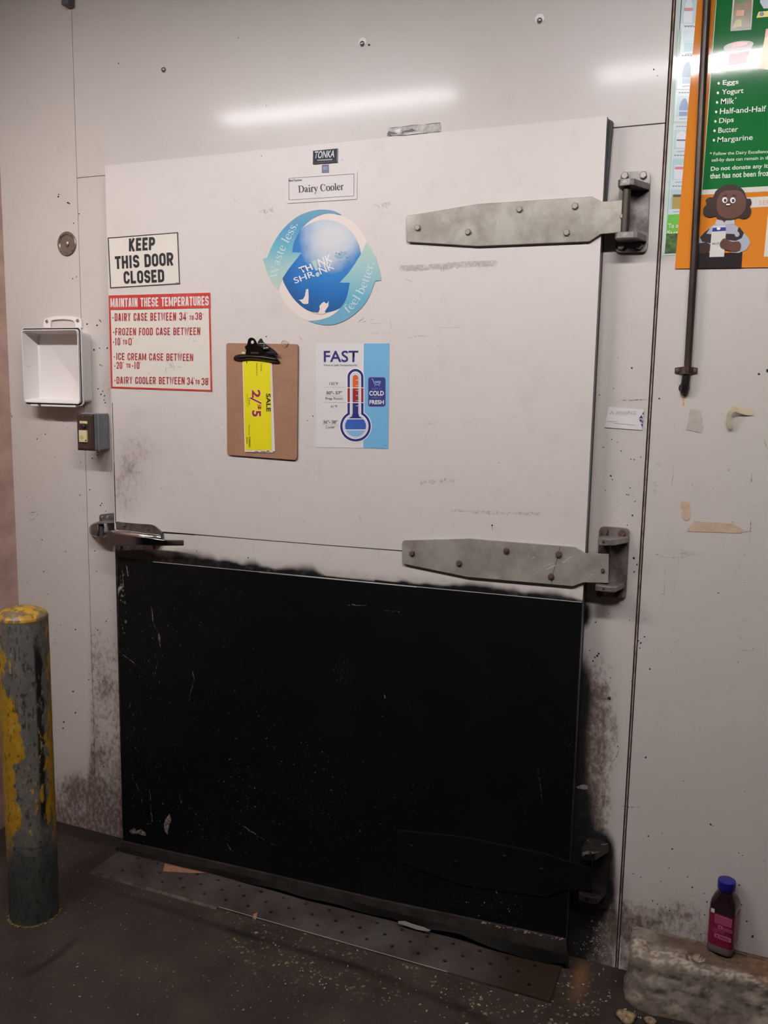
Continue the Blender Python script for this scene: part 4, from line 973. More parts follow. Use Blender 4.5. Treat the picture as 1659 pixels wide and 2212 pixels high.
bm = bmesh.new(); a = at(*c7(325, 290), -.03); b = at(*c7(325, 440), -.03); tube(bm, [a, b], .0085, 16); link('roller', mesh_of(bm), mat('roller_dark', (62, 66, 68), .4), t, smooth=50)

# ------------------------------------------------------------------ signs on the door
YD = D0-.001
m_paper = mat('paper_white', (212, 205, 200), .55); m_ink = mat('ink_black', (26, 23, 24), .5)
m_vinyl = mat('vinyl_white', (216, 208, 196), .35); m_red = mat('sign_red', (176, 36, 34), .4, vary=.7, scale=14, c2=(196, 84, 74)); m_redt = mat('sign_red_ink', (160, 44, 42), .45)
def signbase(name, quad, lab, cat, m, Y=YD, th=.0009, part='panel', group=None):
    c = sum((at(x, y, Y) for x, y in quad), Vector())/len(quad)
    t = thing(name, (c.x, Y, c.z), lab, cat, group); poly(part, quad, Y, m, t, th); return t
def frame_px(name, quad, inset, w, Y, m, parent):
    c = np.mean(np.array(quad, float), 0)
    def ins(d):
        o = []
        for i, p in enumerate(quad):
            p = np.array(p, float); a = np.array(quad[i-1], float); b = np.array(quad[(i+1) % 4], float)
            o.append(tuple(p+(a-p)/np.hypot(*(a-p))*d+(b-p)/np.hypot(*(b-p))*d))
        return o
    A, B = ins(inset), ins(inset+w)
    return polys(name, [[A[i], A[(i+1) % 4], B[(i+1) % 4], B[i]] for i in range(4)], Y, m, parent)
# KEEP THIS DOOR CLOSED
def c1(x, y): return (x*.30139, 420+y*.30139)
Q = [c1(769, 308), c1(1277, 268), c1(1292, 644), c1(787, 675)]
t = signbase('door_sign', Q, 'white sign with black block letters reading KEEP THIS DOOR CLOSED', 'sign', m_vinyl, th=.001)
frame_px('border', Q, .6, 2.0, YD-.0006, m_ink, t)
block_text('lettering', 'KEEP', c1(924, 408), c1(1111, 397), c1(924, 316), YD-.0007, m_ink, t, pen=.21, gap=.1)
block_text('lettering', 'THIS DOOR', c1(826, 535), c1(1243, 508), c1(822, 444), YD-.0007, m_ink, t, pen=.21, gap=.1)
block_text('lettering', 'CLOSED', c1(888, 641), c1(1178, 628), c1(884, 551), YD-.0007, m_ink, t, pen=.21, gap=.1)
polys('fine_print', [line_px(c1(1262, 632), c1(1278, 631), 1.2)], YD-.0007, m_tanmark, t)
# MAINTAIN THESE TEMPERATURES
Q = [c1(778, 724), c1(1505, 704), c1(1521, 1413), c1(795, 1388)]
t = signbase('temperature_sign', Q, 'white sign with red border and red lines reading MAINTAIN THESE TEMPERATURES', 'sign', m_vinyl, th=.001)
frame_px('border', Q, 0, 3.6, YD-.0006, m_red, t)
poly('header_band', [c1(779, 725), c1(1506, 705), c1(1509, 815), c1(783, 828)], YD-.0010, m_red, t, .0004)
block_text('lettering', 'MAINTAIN THESE TEMPERATURES', c1(792, 809), c1(1496, 796), c1(791, 745), YD-.0014, m_paper, t, pen=.17, gap=.08)
def red(s, x0, x1, yb, h, sl=0, pen=.15, gap=.14): block_text('lettering', s, c1(x0, yb), c1(x1, yb+sl), c1(x0, yb-h), YD-.0007, m_redt, t, pen=pen, gap=gap)
red('-DAIRY CASE BETWEEN 34', 804, 1333, 908, 56, -5); red('TO', 1358, 1388, 900, 32, 0, .18); red('38', 1399, 1447, 899, 53)
red('-FROZEN FOOD CASE BETWEEN', 808, 1434, 1010, 52, -3); red('-10', 808, 861, 1082, 54); red('TO', 881, 911, 1074, 32, 0, .18); red('0', 920, 944, 1081, 52)
red('-ICE CREAM CASE BETWEEN', 814, 1384, 1186, 50, 8); red('-20', 818, 876, 1250, 50); red('TO', 906, 935, 1242, 30, 0, .18); red('-10', 945, 998, 1251, 52)
red('-DAIRY COOLER BETWEEN', 818, 1322, 1356, 50, 5); red('34', 1340, 1386, 1364, 52); red('TO', 1400, 1431, 1361, 32, 0, .18); red('38', 1444, 1492, 1367, 52)
for x, y in ((1341, 852), (1456, 860), (868, 1030), (952, 1030), (885, 1206), (1003, 1206), (1391, 1317), (1496, 1318)): poly('degree_mark', circ(*c1(x, y), 1.2, 1.3, 8), YD-.0007, mat('faded_red', (190, 130, 122), .5), t, .0003)
sc = []
for k in range(34):
    x, y = (random.gauss(1215, 25), random.gauss(1225, 18)) if k < 16 else (U(830, 1480), U(840, 1370)); a = random.gauss(1.1, .8); l = U(4, 30)
    sc.append(line_px(c1(x, y), c1(x+l*math.cos(a), y+l*math.sin(a)), U(.4, 1.0)))
add_marks([o for o in t.children if o.name.startswith('panel')][0], sc, YD-.0004, m_greymark)
# nameplate
def c2(x, y): return (460+x/4.1475, 300+y/4.1475)
Q = [c2(895, 106), c2(1116, 84), c2(1114, 208), c2(894, 225)]
m_np = mat('nameplate_navy', (38, 45, 54), .55, spec=.2); m_silver = mat('nameplate_silver', (196, 194, 190), .5); m_plated = mat('nameplate_edge', (110, 112, 114), .5)
t = signbase('nameplate', Q, 'small dark rectangular maker plate near the top of the cooler door', 'nameplate', m_plated, D0-.0026, .0024, 'plate')
poly('enamel', [c2(899, 109), c2(1110, 89), c2(1106, 200), c2(898, 218)], D0-.0030, m_np, t, .0004)
text('lettering', 'TONKA', c2(905, 177), c2(1086, 165), c2(915, 112), D0-.0035, m_silver, t, bold=.02, shear=.0)
polys('underline', [[c2(934, 187), c2(1070, 178), c2(1068, 190), c2(934, 197)]], D0-.0035, mat('nameplate_grey', (128, 130, 132), .4), t)
poly('bottom_edge', [c2(896, 214), c2(1112, 198), c2(1114, 208), c2(894, 226)], D0-.0034, m_ink, t, .0004)
# blue sticker
Q = [c2(976, 232), c2(1036, 228), c2(1037, 302), c2(976, 305)]
m_navy = mat('sticker_navy', (44, 50, 92), .35)
t = signbase('certification_sticker', Q, 'tiny navy blue square sticker just below the dark maker plate', 'sticker', m_navy, YD, .0007, 'film')
poly('emblem', [c2(990, 250), c2(1022, 247), c2(1023, 276), c2(990, 278)], YD-.0005, mat('sticker_pale', (150, 156, 190), .4), t, .0003)
polys('fine_print', [line_px(c2(996, y), c2(1017, y-1), .8) for y in (257, 263, 269)], YD-.0009, m_navy, t)
polys('fine_print', [line_px(c2(984, 294), c2(1030, 291), .9)], YD-.0006, mat('sticker_dim', (110, 116, 150), .4), t)
# Dairy Cooler card
Q = [c2(662, 340), c2(1293, 292), c2(1289, 539), c2(660, 578)]
m_card = mat('card_white', (206, 198, 196), .45)
t = signbase('name_card', Q, 'white laminated card reading Dairy Cooler in serif letters', 'sign', m_card, D0-.002, .0018, 'card')
frame_px('border', [c2(678, 352), c2(1265, 311), c2(1263, 512), c2(679, 549)], 0, .8, D0-.0025, mat('ink_grey', (70, 66, 66), .5), t)
serif_text('lettering', 'Dairy Cooler', [c2(764, 481), c2(1172, 455)], D0-.0026, m_ink, t, 22.0, 1.5)
text('heading', 'Best Practices', c2(682, 384), c2(797, 377), c2(682, 364), D0-.0026, mat('ink_grey', (70, 66, 66), .5), t, bold=.02)
# recycling decal
def cd_(x, y): return (560+x/5.925, 440+y/5.925)
def ramp_mat(name, stops, axis='Z', rough=.4, lo=0, hi=1):
    m = bpy.data.materials.new(name); m.use_nodes = True; nt = m.node_tree; N = nt.nodes; L = nt.links; b = N['Principled BSDF']
    tc = N.new('ShaderNodeTexCoord'); s = N.new('ShaderNodeSeparateXYZ'); L.new(tc.outputs['Object'], s.inputs[0])
    mr = N.new('ShaderNodeMapRange'); mr.inputs[1].default_value = lo; mr.inputs[2].default_value = hi; L.new(s.outputs[axis], mr.inputs[0])
    r = N.new('ShaderNodeValToRGB'); e = r.color_ramp.elements
    while len(e) < len(stops): e.new(.5)
    for k, (p, c) in enumerate(stops): e[k].position = p; e[k].color = rgb(*c)
    L.new(mr.outputs[0], r.inputs[0]); L.new(r.outputs[0], b.inputs['Base Color']); b.inputs['Roughness'].default_value = rough; return m
oc = at(*cd_(815, 820), YD)
t = thing('recycling_decal', (oc.x, YD, oc.z), 'round blue and green decal with two curved arrows on the cooler door', 'decal')
ctr = cd_(815, 815)
def globe_ring(rx, ry): return circ(ctr[0], ctr[1], rx/5.925, ry/5.925, 64)
m_pale = mat('decal_cream', (218, 204, 194), .45)
poly('disc', [cd_(*p) for p in smooth_line([(800, 120), (1000, 140), (1180, 220), (1320, 370), (1385, 520), (1400, 800), (1360, 1050), (1200, 1330), (1000, 1490), (780, 1525), (560, 1480), (380, 1330), (265, 1130), (225, 900), (235, 700), (330, 440), (520, 220)], 6, True)], YD, m_pale, t, .0007)
# globe, printed gradient from dark blue to pale
gl = smooth_line([(820, 205), (1000, 232), (1150, 330), (1260, 490), (1305, 680), (1290, 900), (1200, 1150), (1060, 1320), (850, 1395), (640, 1375), (470, 1250), (350, 1080), (295, 930), (330, 700), (420, 480), (550, 320), (680, 240)], 6, True)
bm = bmesh.new(); prism(bm, [at(*cd_(*p), YD-.0004) for p in gl], (0, .0004, 0))
gmesh = mesh_of(bm)
m_globe = bpy.data.materials.new('decal_globe_print'); m_globe.use_nodes = True
nt = m_globe.node_tree; N = nt.nodes; L = nt.links; b = N['Principled BSDF']; tc = N.new('ShaderNodeTexCoord'); b.inputs['Roughness'].default_value = .4
dn = N.new('ShaderNodeVectorMath'); dn.operation = 'DISTANCE'; L.new(tc.outputs['Object'], dn.inputs[0]); dn.inputs[1].default_value = at(*cd_(930, 420), YD)-oc
nz = N.new('ShaderNodeTexNoise'); nz.inputs['Scale'].default_value = 22; nz.inputs['Detail'].default_value = 5; L.new(tc.outputs['Object'], nz.inputs['Vector'])
ad = N.new('ShaderNodeMath'); ad.operation = 'MULTIPLY_ADD'; L.new(nz.outputs['Fac'], ad.inputs[0]); ad.inputs[1].default_value = .05; L.new(dn.outputs['Value'], ad.inputs[2])
r = N.new('ShaderNodeValToRGB'); e = r.color_ramp.elements
for _ in range(3): e.new(.5)
for k, (p, c) in enumerate(((.05, (200, 200, 200)), (.085, (176, 188, 198)), (.125, (20, 112, 178)), (.18, (0, 92, 160)), (.24, (8, 66, 112)))): e[k].position = p; e[k].color = rgb(*c)
L.new(ad.outputs[0], r.inputs[0]); L.new(r.outputs[0], b.inputs['Base Color'])
link('globe', gmesh, m_globe, t)
zlo, zhi = at(*cd_(200, 1540), YD).z-oc.z, at(*cd_(800, 70), YD).z-oc.z
m_arr = ramp_mat('decal_arrow_left', [(.25, (180, 194, 178)), (.5, (158, 188, 184)), (.68, (96, 164, 180)), (.85, (62, 138, 176)), (1, (92, 142, 168))], lo=zlo, hi=zhi)
m_arr2 = ramp_mat('decal_arrow_right', [(0, (108, 156, 178)), (.2, (92, 160, 184)), (.38, (134, 178, 184)), (.55, (160, 188, 182)), (.75, (176, 194, 180))], lo=zlo, hi=zhi)
larr = smooth_line([(1060, 145), (960, 95), (820, 75), (660, 95), (480, 170), (300, 330), (180, 510), (100, 690)], 5)+[(48, 705), (75, 800), (115, 920), (170, 1020), (235, 1105), (300, 950), (380, 830), (460, 730), (540, 628), (420, 622)]+smooth_line([(420, 622), (445, 500), (520, 350), (640, 220), (770, 150), (900, 122), (1060, 145)], 5)[1:-1]
rarr = smooth_line([(630, 1500), (720, 1530), (840, 1552), (980, 1540), (1140, 1470), (1290, 1350), (1400, 1200), (1480, 990)], 5)+[(1562, 980), (1540, 860), (1500, 720), (1440, 590), (1370, 490), (1310, 630), (1230, 760), (1140, 890), (1030, 1010), (1158, 1012)]+smooth_line([(1158, 1012), (1130, 1160), (1080, 1280), (960, 1410), (800, 1480), (630, 1500)], 5)[1:-1]
def grow(P, d):
    c = np.mean(np.array(P), 0); return [tuple(np.array(p)+(np.array(p)-c)/np.hypot(*(np.array(p)-c))*d) for p in P]
for nm, a, mm in (('arrow', larr, m_arr), ('arrow', rarr, m_arr2)):
    poly(nm, [cd_(*p) for p in a], YD-.0008, mm, t, .0004)
m_pl = mat('decal_pale_ink', (190, 206, 204), .45); m_wh = mat('decal_white_ink', (226, 218, 214), .45)
serif_text('lettering', 'Waste less.', smooth_line([cd_(*p) for p in ((235, 960), (262, 780), (325, 600), (400, 450), (500, 258))], 8), YD-.0013, m_pl, t, 26, 1.1)
serif_text('lettering', 'feel better.', smooth_line([cd_(*p) for p in ((1140, 1405), (1240, 1300), (1345, 1130), (1425, 930), (1470, 745))], 8), YD-.0013, m_pl, t, 27, 1.1)
def tt(s, bl, br, tl, m, bold=0.0): return text('lettering', s, cd_(*bl), cd_(*br), cd_(*tl), YD-.0014, m, t, bold=bold)
tt('TH', (535, 892), (692, 842), (498, 818), m_wh, .025); tt('NK', (772, 816), (948, 742), (740, 712), m_wh, .025)
polys('exclamation_mark', [[cd_(*p) for p in ((668, 738), (732, 712), (750, 850), (722, 858))], circ(*cd_(747, 905), 4.4, 5, 20)], YD-.0014, mat('decal_pale_green', (168, 194, 190), .45), t)
tt('SHR', (460, 1024), (716, 928), (432, 952), m_wh, .005); tt('NK', (788, 906), (972, 832), (752, 822), m_wh, .005)
polys('bubble_cloud', [circ(*cd_(1050+math.cos(a)*rr*1.0, 680+math.sin(a)*rr*.8), U(1.0, 2.6), None, 12) for rr, a in [(U(10, 90), U(0, 6.28)) for _ in range(40)]], YD-.0013, mat('decal_bubble', (132, 168, 188), .45), t)
polys('torn_patch', [[cd_(*p) for p in ((600, 1095), (628, 1092), (632, 1200), (628, 1280), (590, 1285), (560, 1280), (520, 1240), (498, 1235), (560, 1222), (585, 1180))], [cd_(*p) for p in ((650, 1385), (755, 1395), (775, 1350), (770, 1310), (800, 1275), (830, 1255), (850, 1275), (870, 1275), (888, 1240), (886, 1310), (858, 1350), (840, 1380), (850, 1400), (800, 1420), (690, 1400))]], YD-.0013, m_pale, t)

# ------------------------------------------------------------------ clipboard
def c3(x, y): return (460+x/4.1475, 720+y/4.1475)
m_hard = mat('hardboard', (152, 112, 86), .6, vary=.6, scale=26, c2=(136, 98, 74), bump=.1, bscale=200)
m_hedge = mat('hardboard_edge', (96, 74, 60), .7)
YB = D0-.006
pc = at(*c3(440, 600), D0)
t = thing('clipboard', (pc.x, D0, pc.z), 'brown hardboard clipboard with black spring clip hanging on the door', 'clipboard')
def rquad(Q, r, Y):
    P = [at(x, y, Y) for x, y in Q]; o = []
    for i, p in enumerate(P):
        a, b = P[i-1], P[(i+1) % 4]; pa = p+(a-p).normalized()*r; pb = p+(b-p).normalized()*r
        for k in range(6): u_ = k/5; o.append(pa*(1-u_)**2+p*2*u_*(1-u_)+pb*u_*u_)
    return o
bm = bmesh.new(); prism(bm, rquad([c3(118, 87), c3(762, 97), c3(752, 1136), c3(128, 1088)], .009, YB), (0, .0045, 0))
bm.normal_update()
for f in bm.faces: f.material_index = 0 if abs(f.normal.y) > .5 else 1
board = link('board', mesh_of(bm), [m_hard, m_hedge], t)
m_clip = mat('clip_black', (36, 27, 26), .3, metal=.6, spec=.5); m_clips = mat('clip_steel', (120, 114, 112), .25, metal=.9)
def ck(x, y): return (470+x/8.732, 720+y/8.732)
clip = bpy.data.objects.new('clip', None); COL.objects.link(clip); clip.parent = t; clip.location = Vector((0, 0, 0))
bm = bmesh.new()      # jaw: curved trough across the board
ju = [(300, 455), (330, 415), (420, 395), (560, 392), (820, 400), (960, 420), (1100, 450), (1150, 500), (1180, 552)]
jl = [(300, 490), (330, 512), (470, 520), (560, 500), (700, 505), (860, 530), (940, 545), (1060, 556), (1180, 558)]
prev = None
for x in np.linspace(302, 1178, 40):
    ya, yb2 = interp(ju, x), interp(jl, x); yb2 = max(yb2, ya+6)
    e_ = min(1, min(x-300, 1182-x)/120+.15)
    ring = [bm.verts.new(at(*ck(x, ya+(yb2-ya)*k/6), YB-.003-e_*.012*math.sin(math.pi*(k/6*.85+.15))-.001)) for k in range(7)]
    ring += [bm.verts.new(at(*ck(x, yb2), YB-.001)), bm.verts.new(at(*ck(x, ya), YB-.001))]
    if prev:
        for i in range(9): bm.faces.new((prev[i], prev[(i+1) % 9], ring[(i+1) % 9], ring[i]))
    else: bm.faces.new(ring)
    prev = ring
bm.faces.new(prev[::-1]); link('jaw', mesh_of(bm), m_clip, clip, smooth=50)
bm = bmesh.new()      # black lever plate standing up with hanging hole
out = smooth_line([ck(*p) for p in ((535, 400), (540, 330), (515, 250), (555, 220), (568, 150), (590, 100), (640, 80), (700, 110), (745, 190), (790, 240), (850, 265), (880, 320), (880, 405), (700, 415))], 4, True)
hole = circ(*ck(655, 168), 3.6, 4.0, len(out))
import cmath
co_ = np.array(out); cc = np.array(ck(655, 168)); ang = np.arctan2(co_[:, 1]-cc[1], co_[:, 0]-cc[0])
inn = [(cc[0]+3.4*math.cos(a), cc[1]+3.9*math.sin(a)) for a in ang]
def lev_y(y): return YB-.014-.012*np.clip((ck(0, 415)[1]-y)/38, 0, 1)
vo = [bm.verts.new(at(x, y, lev_y(y))) for x, y in out]; vi = [bm.verts.new(at(x, y, lev_y(y))) for x, y in inn]
vo2 = [bm.verts.new(at(x, y, lev_y(y))+Vector((0, .0014, 0))) for x, y in out]; vi2 = [bm.verts.new(at(x, y, lev_y(y))+Vector((0, .0014, 0))) for x, y in inn]
n_ = len(out)
for i in range(n_):
    j = (i+1) % n_
    for a, b in ((vo, vi), (vi2, vo2), (vi, vi2), (vo2, vo)): bm.faces.new((a[i], a[j], b[j], b[i]))
link('lever_plate', mesh_of(bm), m_clip, clip, smooth=60)
bm = bmesh.new(); out = smooth_line([ck(*p) for p in ((760, 195), (790, 115), (830, 100), (870, 170), (960, 240), (1060, 310), (1110, 360), (1118, 390), (1060, 395), (880, 350), (860, 270))], 4, True)
prism(bm, [at(x, y, YB-.012) for x, y in out], (0, .0016, 0))
link('back_lever', mesh_of(bm), m_clips, clip)
bm = bmesh.new(); out = [ck(*p) for p in ((880, 345), (1000, 375), (1118, 385), (1118, 405), (1060, 408), (880, 395))]
prism(bm, [at(x, y, YB-.014) for x, y in out], (0, .006, 0)); link('spring_housing', mesh_of(bm), m_clip, clip)
bm = bmesh.new(); tube(bm, [at(*ck(880, 290), YB-.016), at(*ck(965, 285), YB-.016)], .0042, 12); link('spring', mesh_of(bm), m_clips, clip, smooth=50)
bm = bmesh.new(); tube(bm, [at(*ck(780, 192), YB-.0135), at(*ck(880, 192), YB-.0135), at(*ck(870, 250), YB-.0135)], .0008, 8); link('wire', mesh_of(bm), mat('wire_bright', (214, 208, 202), .3, metal=.6), clip)
bm = bmesh.new(); prism(bm, [at(*ck(*p), lev_y(ck(0, 370)[1])-.001) for p in ((625, 350), (770, 358), (772, 390), (620, 385))], (0, .0008, 0)); link('embossed_slot', mesh_of(bm), mat('clip_slot', (70, 60, 58), .4, metal=.5), clip)
# hook ring above the board
bm = bmesh.new(); tube(bm, [at(*ck(x, y), D0-.008) for x, y in smooth_line([(1210, 185), (1225, 150), (1270, 140), (1335, 185), (1310, 215), (1290, 250), (1265, 255), (1240, 220), (1215, 205), (1210, 185)], 4)], .0009, 8)
props(link('wire_hook', mesh_of(bm), mat('hook_wire', (150, 122, 104), .4, metal=.3), None), 'thin wire loop at the top right edge of the brown clipboard', 'hook')
# sale tags held by the clip
m_yel = mat('tag_yellow', (222, 208, 10), .5); m_maroon = mat('tag_maroon', (142, 28, 26), .5); m_pinkw = mat('tag_white', (226, 212, 200), .5); m_fine = mat('tag_fine_ink', (96, 92, 30), .6)
Q2 = [c3(300, 238), c3(528, 262), c3(555, 1055), c3(310, 1050)]
def tag(Q, Y, lab, front=False):
    c = sum((at(x, y, Y) for x, y in Q), Vector())/4
    g = thing('sale_tag', (c.x, Y, c.z), lab, 'price tag', 'sale tags clipped to the clipboard')
    poly('card', Q, Y, m_pinkw, g, .0005); return g
tag(Q2, YB-.0012, 'white-backed sale tag peeking out behind the yellow one on the clipboard')
g = tag([c3(264, 236), c3(520, 256), c3(537, 1069), c3(284, 1062)], YB-.0024, 'long yellow sale tag reading 2/$5 held by the clipboard', True)
YT = YB-.0029
poly('yellow_print', [c3(270, 240), c3(512, 258), c3(527, 1046), c3(289, 1046)], YT, m_yel, g, .0004)
def rot_text(nm, s, tl, bl, tr, m, bold=0.0, off=.0005, Y=YT):
    # rotated a quarter turn clockwise: text runs downwards; tl = start at cap-top side
    return text(nm, s, tl, bl, tr, Y-off, m, g, bold=bold)
def rt(nm, s, xb, xt, y0, y1, m, bold=0.0, dx=0, off=.0005): return text(nm, s, c3(xb, y0), c3(xb+dx, y1), c3(xt, y0), YT-off, m, g, bold=bold)
for (s, xb, xt, y0, y1) in (('2', 349, 425, 506, 578), ('$', 388, 432, 640, 682), ('5', 350, 430, 690, 746)):
    if s != '$': rt('price_outline', s, xb-4, xt+4, y0-4, y1+4, m_pinkw, .05, off=.0004)
    rt('price', s, xb, xt, y0, y1, m_maroon, .03, off=.0008)
polys('price_slash', [line_px(c3(334, 578), c3(434, 628), 3.4)], YT-.0008, m_maroon, g); polys('price_slash_outline', [line_px(c3(331, 576), c3(437, 630), 5.0)], YT-.0004, m_pinkw, g)
rt('lettering', 'SALE', 476, 516, 540, 702, m_ink, .03, 2)
rt('lettering', 'Cottage', 424, 440, 264, 342, m_fine, .01, 1); rt('lettering', 'Cheese 22-24 oz', 386, 400, 262, 378, m_fine, 0, 1)
rt('fine_print', '2.50 EA', 318, 332, 575, 645, m_fine, .01); rt('fine_print', 'Reg Price 3.19', 300, 312, 540, 655, m_fine, 0); rt('fine_print', 'With Card', 318, 332, 820, 908, m_fine, 0)
polys('barcode', [[c3(320, y), c3(336, y), c3(336, y+h_), c3(320, y+h_)] for y, h_ in [(928+k*5.2, U(1.2, 3.6)) for k in range(18)]], YT-.0005, m_fine, g); polys('fine_print', [line_px(c3(x, 930), c3(x+2, 990), .7) for x in (301, 307)], YT-.0005, m_fine, g)
polys('bottom_print', [[c3(376, 1055), c3(405, 1056), c3(405, 1061), c3(376, 1060)], [c3(428, 1056), c3(470, 1057), c3(470, 1062), c3(428, 1060)], [c3(480, 1052), c3(505, 1053), c3(505, 1060), c3(480, 1059)]], YT-.0004, m_ink, g)
polys('top_print', [[c3(296, 248), c3(306, 249), c3(308, 270), c3(298, 268)]], YT-.0004, m_fine, g)
polys('tag_end', [[ck(455, 350), ck(520, 346), ck(524, 388), ck(455, 388)]], YB-.0014, mat('tag_yellow_pale', (214, 206, 130), .5), g, .0006)
polys('tag_end', [[ck(880, 360), ck(1000, 375), ck(1005, 412), ck(880, 405)]], YB-.0014, mat('tag_yellow_pale', (214, 206, 130), .5), g, .0006)

# ------------------------------------------------------------------ FAST poster
Q = [(682.5, 741.5), c3(1581, 90), c3(1569, 1034), (683, 966)]
m_sky = mat('poster_sky_blue', (110, 168, 204), .45); m_indigo = mat('poster_indigo', (38, 34, 100), .45); m_txt = mat('poster_grey_ink', (92, 90, 96), .5)
t = signbase('temperature_poster', Q, 'white and pale blue paper poster with a big thermometer headed FAST', 'poster', mat('poster_paper', (210, 204, 202), .5), YD, .0006, 'sheet')
poly('blue_band', [c3(1350, 91), c3(1581, 90), c3(1569, 1034), c3(1346, 1026)], YD-.0004, m_sky, t, .0003)
polys('band_edge', [line_px(c3(1348, 91), c3(1344, 1026), .9)], YD-.0005, mat('pure_white', (232, 228, 226), .5), t)
m_pw = mat('pure_white', (232, 228, 226), .5)
def ft(nm, s, x0, x1, yt, yb, m, bold=0.0, Y=YD-.0006, sp=1.0): return text(nm, s, c3(x0, yb), c3(x1, yb), c3(x0, yt), Y, m, t, bold=bold, spacing=sp)
ft('heading', 'FAST', 993, 1302, 156, 258, m_indigo, .016)
ft('subheading', 'Food at Safe Temperatures', 994, 1292, 277, 298, m_txt, .005)
ft('lettering', '135°F', 1043, 1122, 438, 463, m_txt, .01); ft('lettering', '50°- 57°', 1016, 1154, 518, 548, m_txt, .03); ft('lettering', 'Prep Room', 1008, 1162, 573, 602, m_txt, .01); ft('lettering', '41°F', 1054, 1113, 643, 668, m_txt, .01)
ft('lettering', '36°- 38°', 988, 1114, 779, 810, m_txt, .03); ft('lettering', 'Cooler', 1010, 1092, 828, 852, m_txt, .01)
for x0, x1, y in ((978, 1198, 482), (1006, 1162, 560), (982, 1198, 617), (980, 1120, 818)): poly('rule_line', [c3(x0, y-.8), c3(x1, y+1.2), c3(x1, y+3.2), c3(x0, y+1.2)], YD-.0005, mat('rule_grey', (170, 166, 166), .5), t, .0003)
def thermo(hw, R, top, cy=832, cx=1277):
    neck = cy-math.sqrt(max(R*R-hw*hw, 1)); o = [(cx+hw*math.cos(math.radians(a)), top+hw-hw*1.05*math.sin(math.radians(a))) for a in range(0, 181, 12)]
    a0 = math.degrees(math.asin(min(1, hw/R))); 
    for a in np.linspace(180-90+90-0, 180-90+90, 1): pass
    for k in range(41):
        a = math.radians(-90-a0-(360-2*a0)*k/40); o.append((cx+R*math.cos(a), cy+R*math.sin(a)))
    return o
poly('bulb_halo', [c3(*p) for p in thermo(79, 144, 315)], YD-.0007, m_pw, t, .0003)
poly('bulb_outline', [c3(*p) for p in thermo(72, 137, 322)], YD-.0010, m_indigo, t, .0003)
m_rim = mat('poster_glass_grey', (196, 202, 206), .45)
poly('glass_rim', [c3(*p) for p in thermo(50, 116, 344)], YD-.0013, m_pw, t, .0003)
poly('glass', [c3(*p) for p in thermo(44, 110, 350)], YD-.0014, m_rim, t, .0003)
m_orange = mat('therm_orange', (206, 92, 42), .45); m_mar = mat('therm_maroon', (136, 34, 34), .45); m_blue = mat('therm_blue', (48, 84, 162), .45)
for x in (1205, 1325): poly('outline_segment', [c3(x, 490), c3(x+24, 490), c3(x+24, 618), c3(x, 618)], YD-.0012, m_mar, t, .0003)
poly('column_top', [c3(*p) for p in [(1252, 486)]+[(1277+25*math.cos(math.radians(a)), 398-25*math.sin(math.radians(a))) for a in range(180, -1, -15)]+[(1302, 486)]], YD-.0018, m_orange, t, .0003)
poly('column_middle', [c3(1252, 492), c3(1302, 492), c3(1302, 618), c3(1252, 618)], YD-.0018, m_mar, t, .0003)
def chord(ya, yb, R=93, cx=1277, cy=832):
    f = lambda y: math.sqrt(max(R*R-(y-cy)**2, 0)); ys_ = np.linspace(ya, yb, 14); return [(cx-f(y), y) for y in ys_]+[(cx+f(y), y) for y in ys_[::-1]]
poly('column_lower', [c3(*p) for p in [(1252, 626), (1302, 626), (1302, 716)]+[(1277+math.sqrt(max(93**2-(y-832)**2, 0)), y) for y in (745, 752, 762)]+[(1277-math.sqrt(max(93**2-(y-832)**2, 0)), y) for y in (762, 752, 745)]+[(1252, 716)]], YD-.0018, m_indigo, t, .0003)
poly('bulb_middle', [c3(*p) for p in chord(772, 860)], YD-.0018, m_blue, t, .0003)
poly('bulb_bottom', [c3(*p) for p in chord(872, 924)], YD-.0018, mat('therm_pale', (126, 172, 206), .45), t, .0003)
for x0, x1, y, h_ in [(1205, 1349, y, 6) for y in (485, 618)]+[(1280, 1304, y, 3.5) for y in (418, 466, 510, 556, 602, 648)]+[(1188, 1366, y, 7) for y in (763, 862)]: poly('scale_line', [c3(x0, y), c3(x1, y), c3(x1, y+h_), c3(x0, y+h_)], YD-.0022, m_pw, t, .0003)
rr_ = [c3(x, y) for x, y in rrect(1387, 1549, 390, 660, 22)]; poly('badge_edge', rr_, YD-.0007, mat('badge_edge_lilac', (140, 140, 176), .45), t, .0003)
m_badge = mat('badge_navy', (42, 48, 112), .45); poly('badge', [c3(x, y) for x, y in rrect(1392, 1545, 395, 655, 20)], YD-.0010, m_badge, t, .0003)
for s, x0, x1, yt, yb, m, bo in (('KEEP IT', 1423, 1510, 489, 507, mat('badge_dim', (96, 110, 172), .45), .01), ('COLD', 1401, 1531, 516, 558, m_pw, .025), ('KEEP IT', 1421, 1509, 568, 584, mat('badge_dim', (96, 110, 172), .45), .01), ('FRESH', 1402, 1531, 598, 636, m_pw, .025)): ft('lettering', s, x0, x1, yt, yb, m, bo, YD-.0014)
m_cart = mat('badge_cart', (150, 176, 216), .45)
bs = [line_px(c3(1420, 408), c3(1432, 412), 1.2), line_px(c3(1432, 411), c3(1444, 446), 1.2)]
arcp = [c3(1444+i*1.0*5.6, 446+16*math.sin(math.pi*i/10)) for i in range(11)]
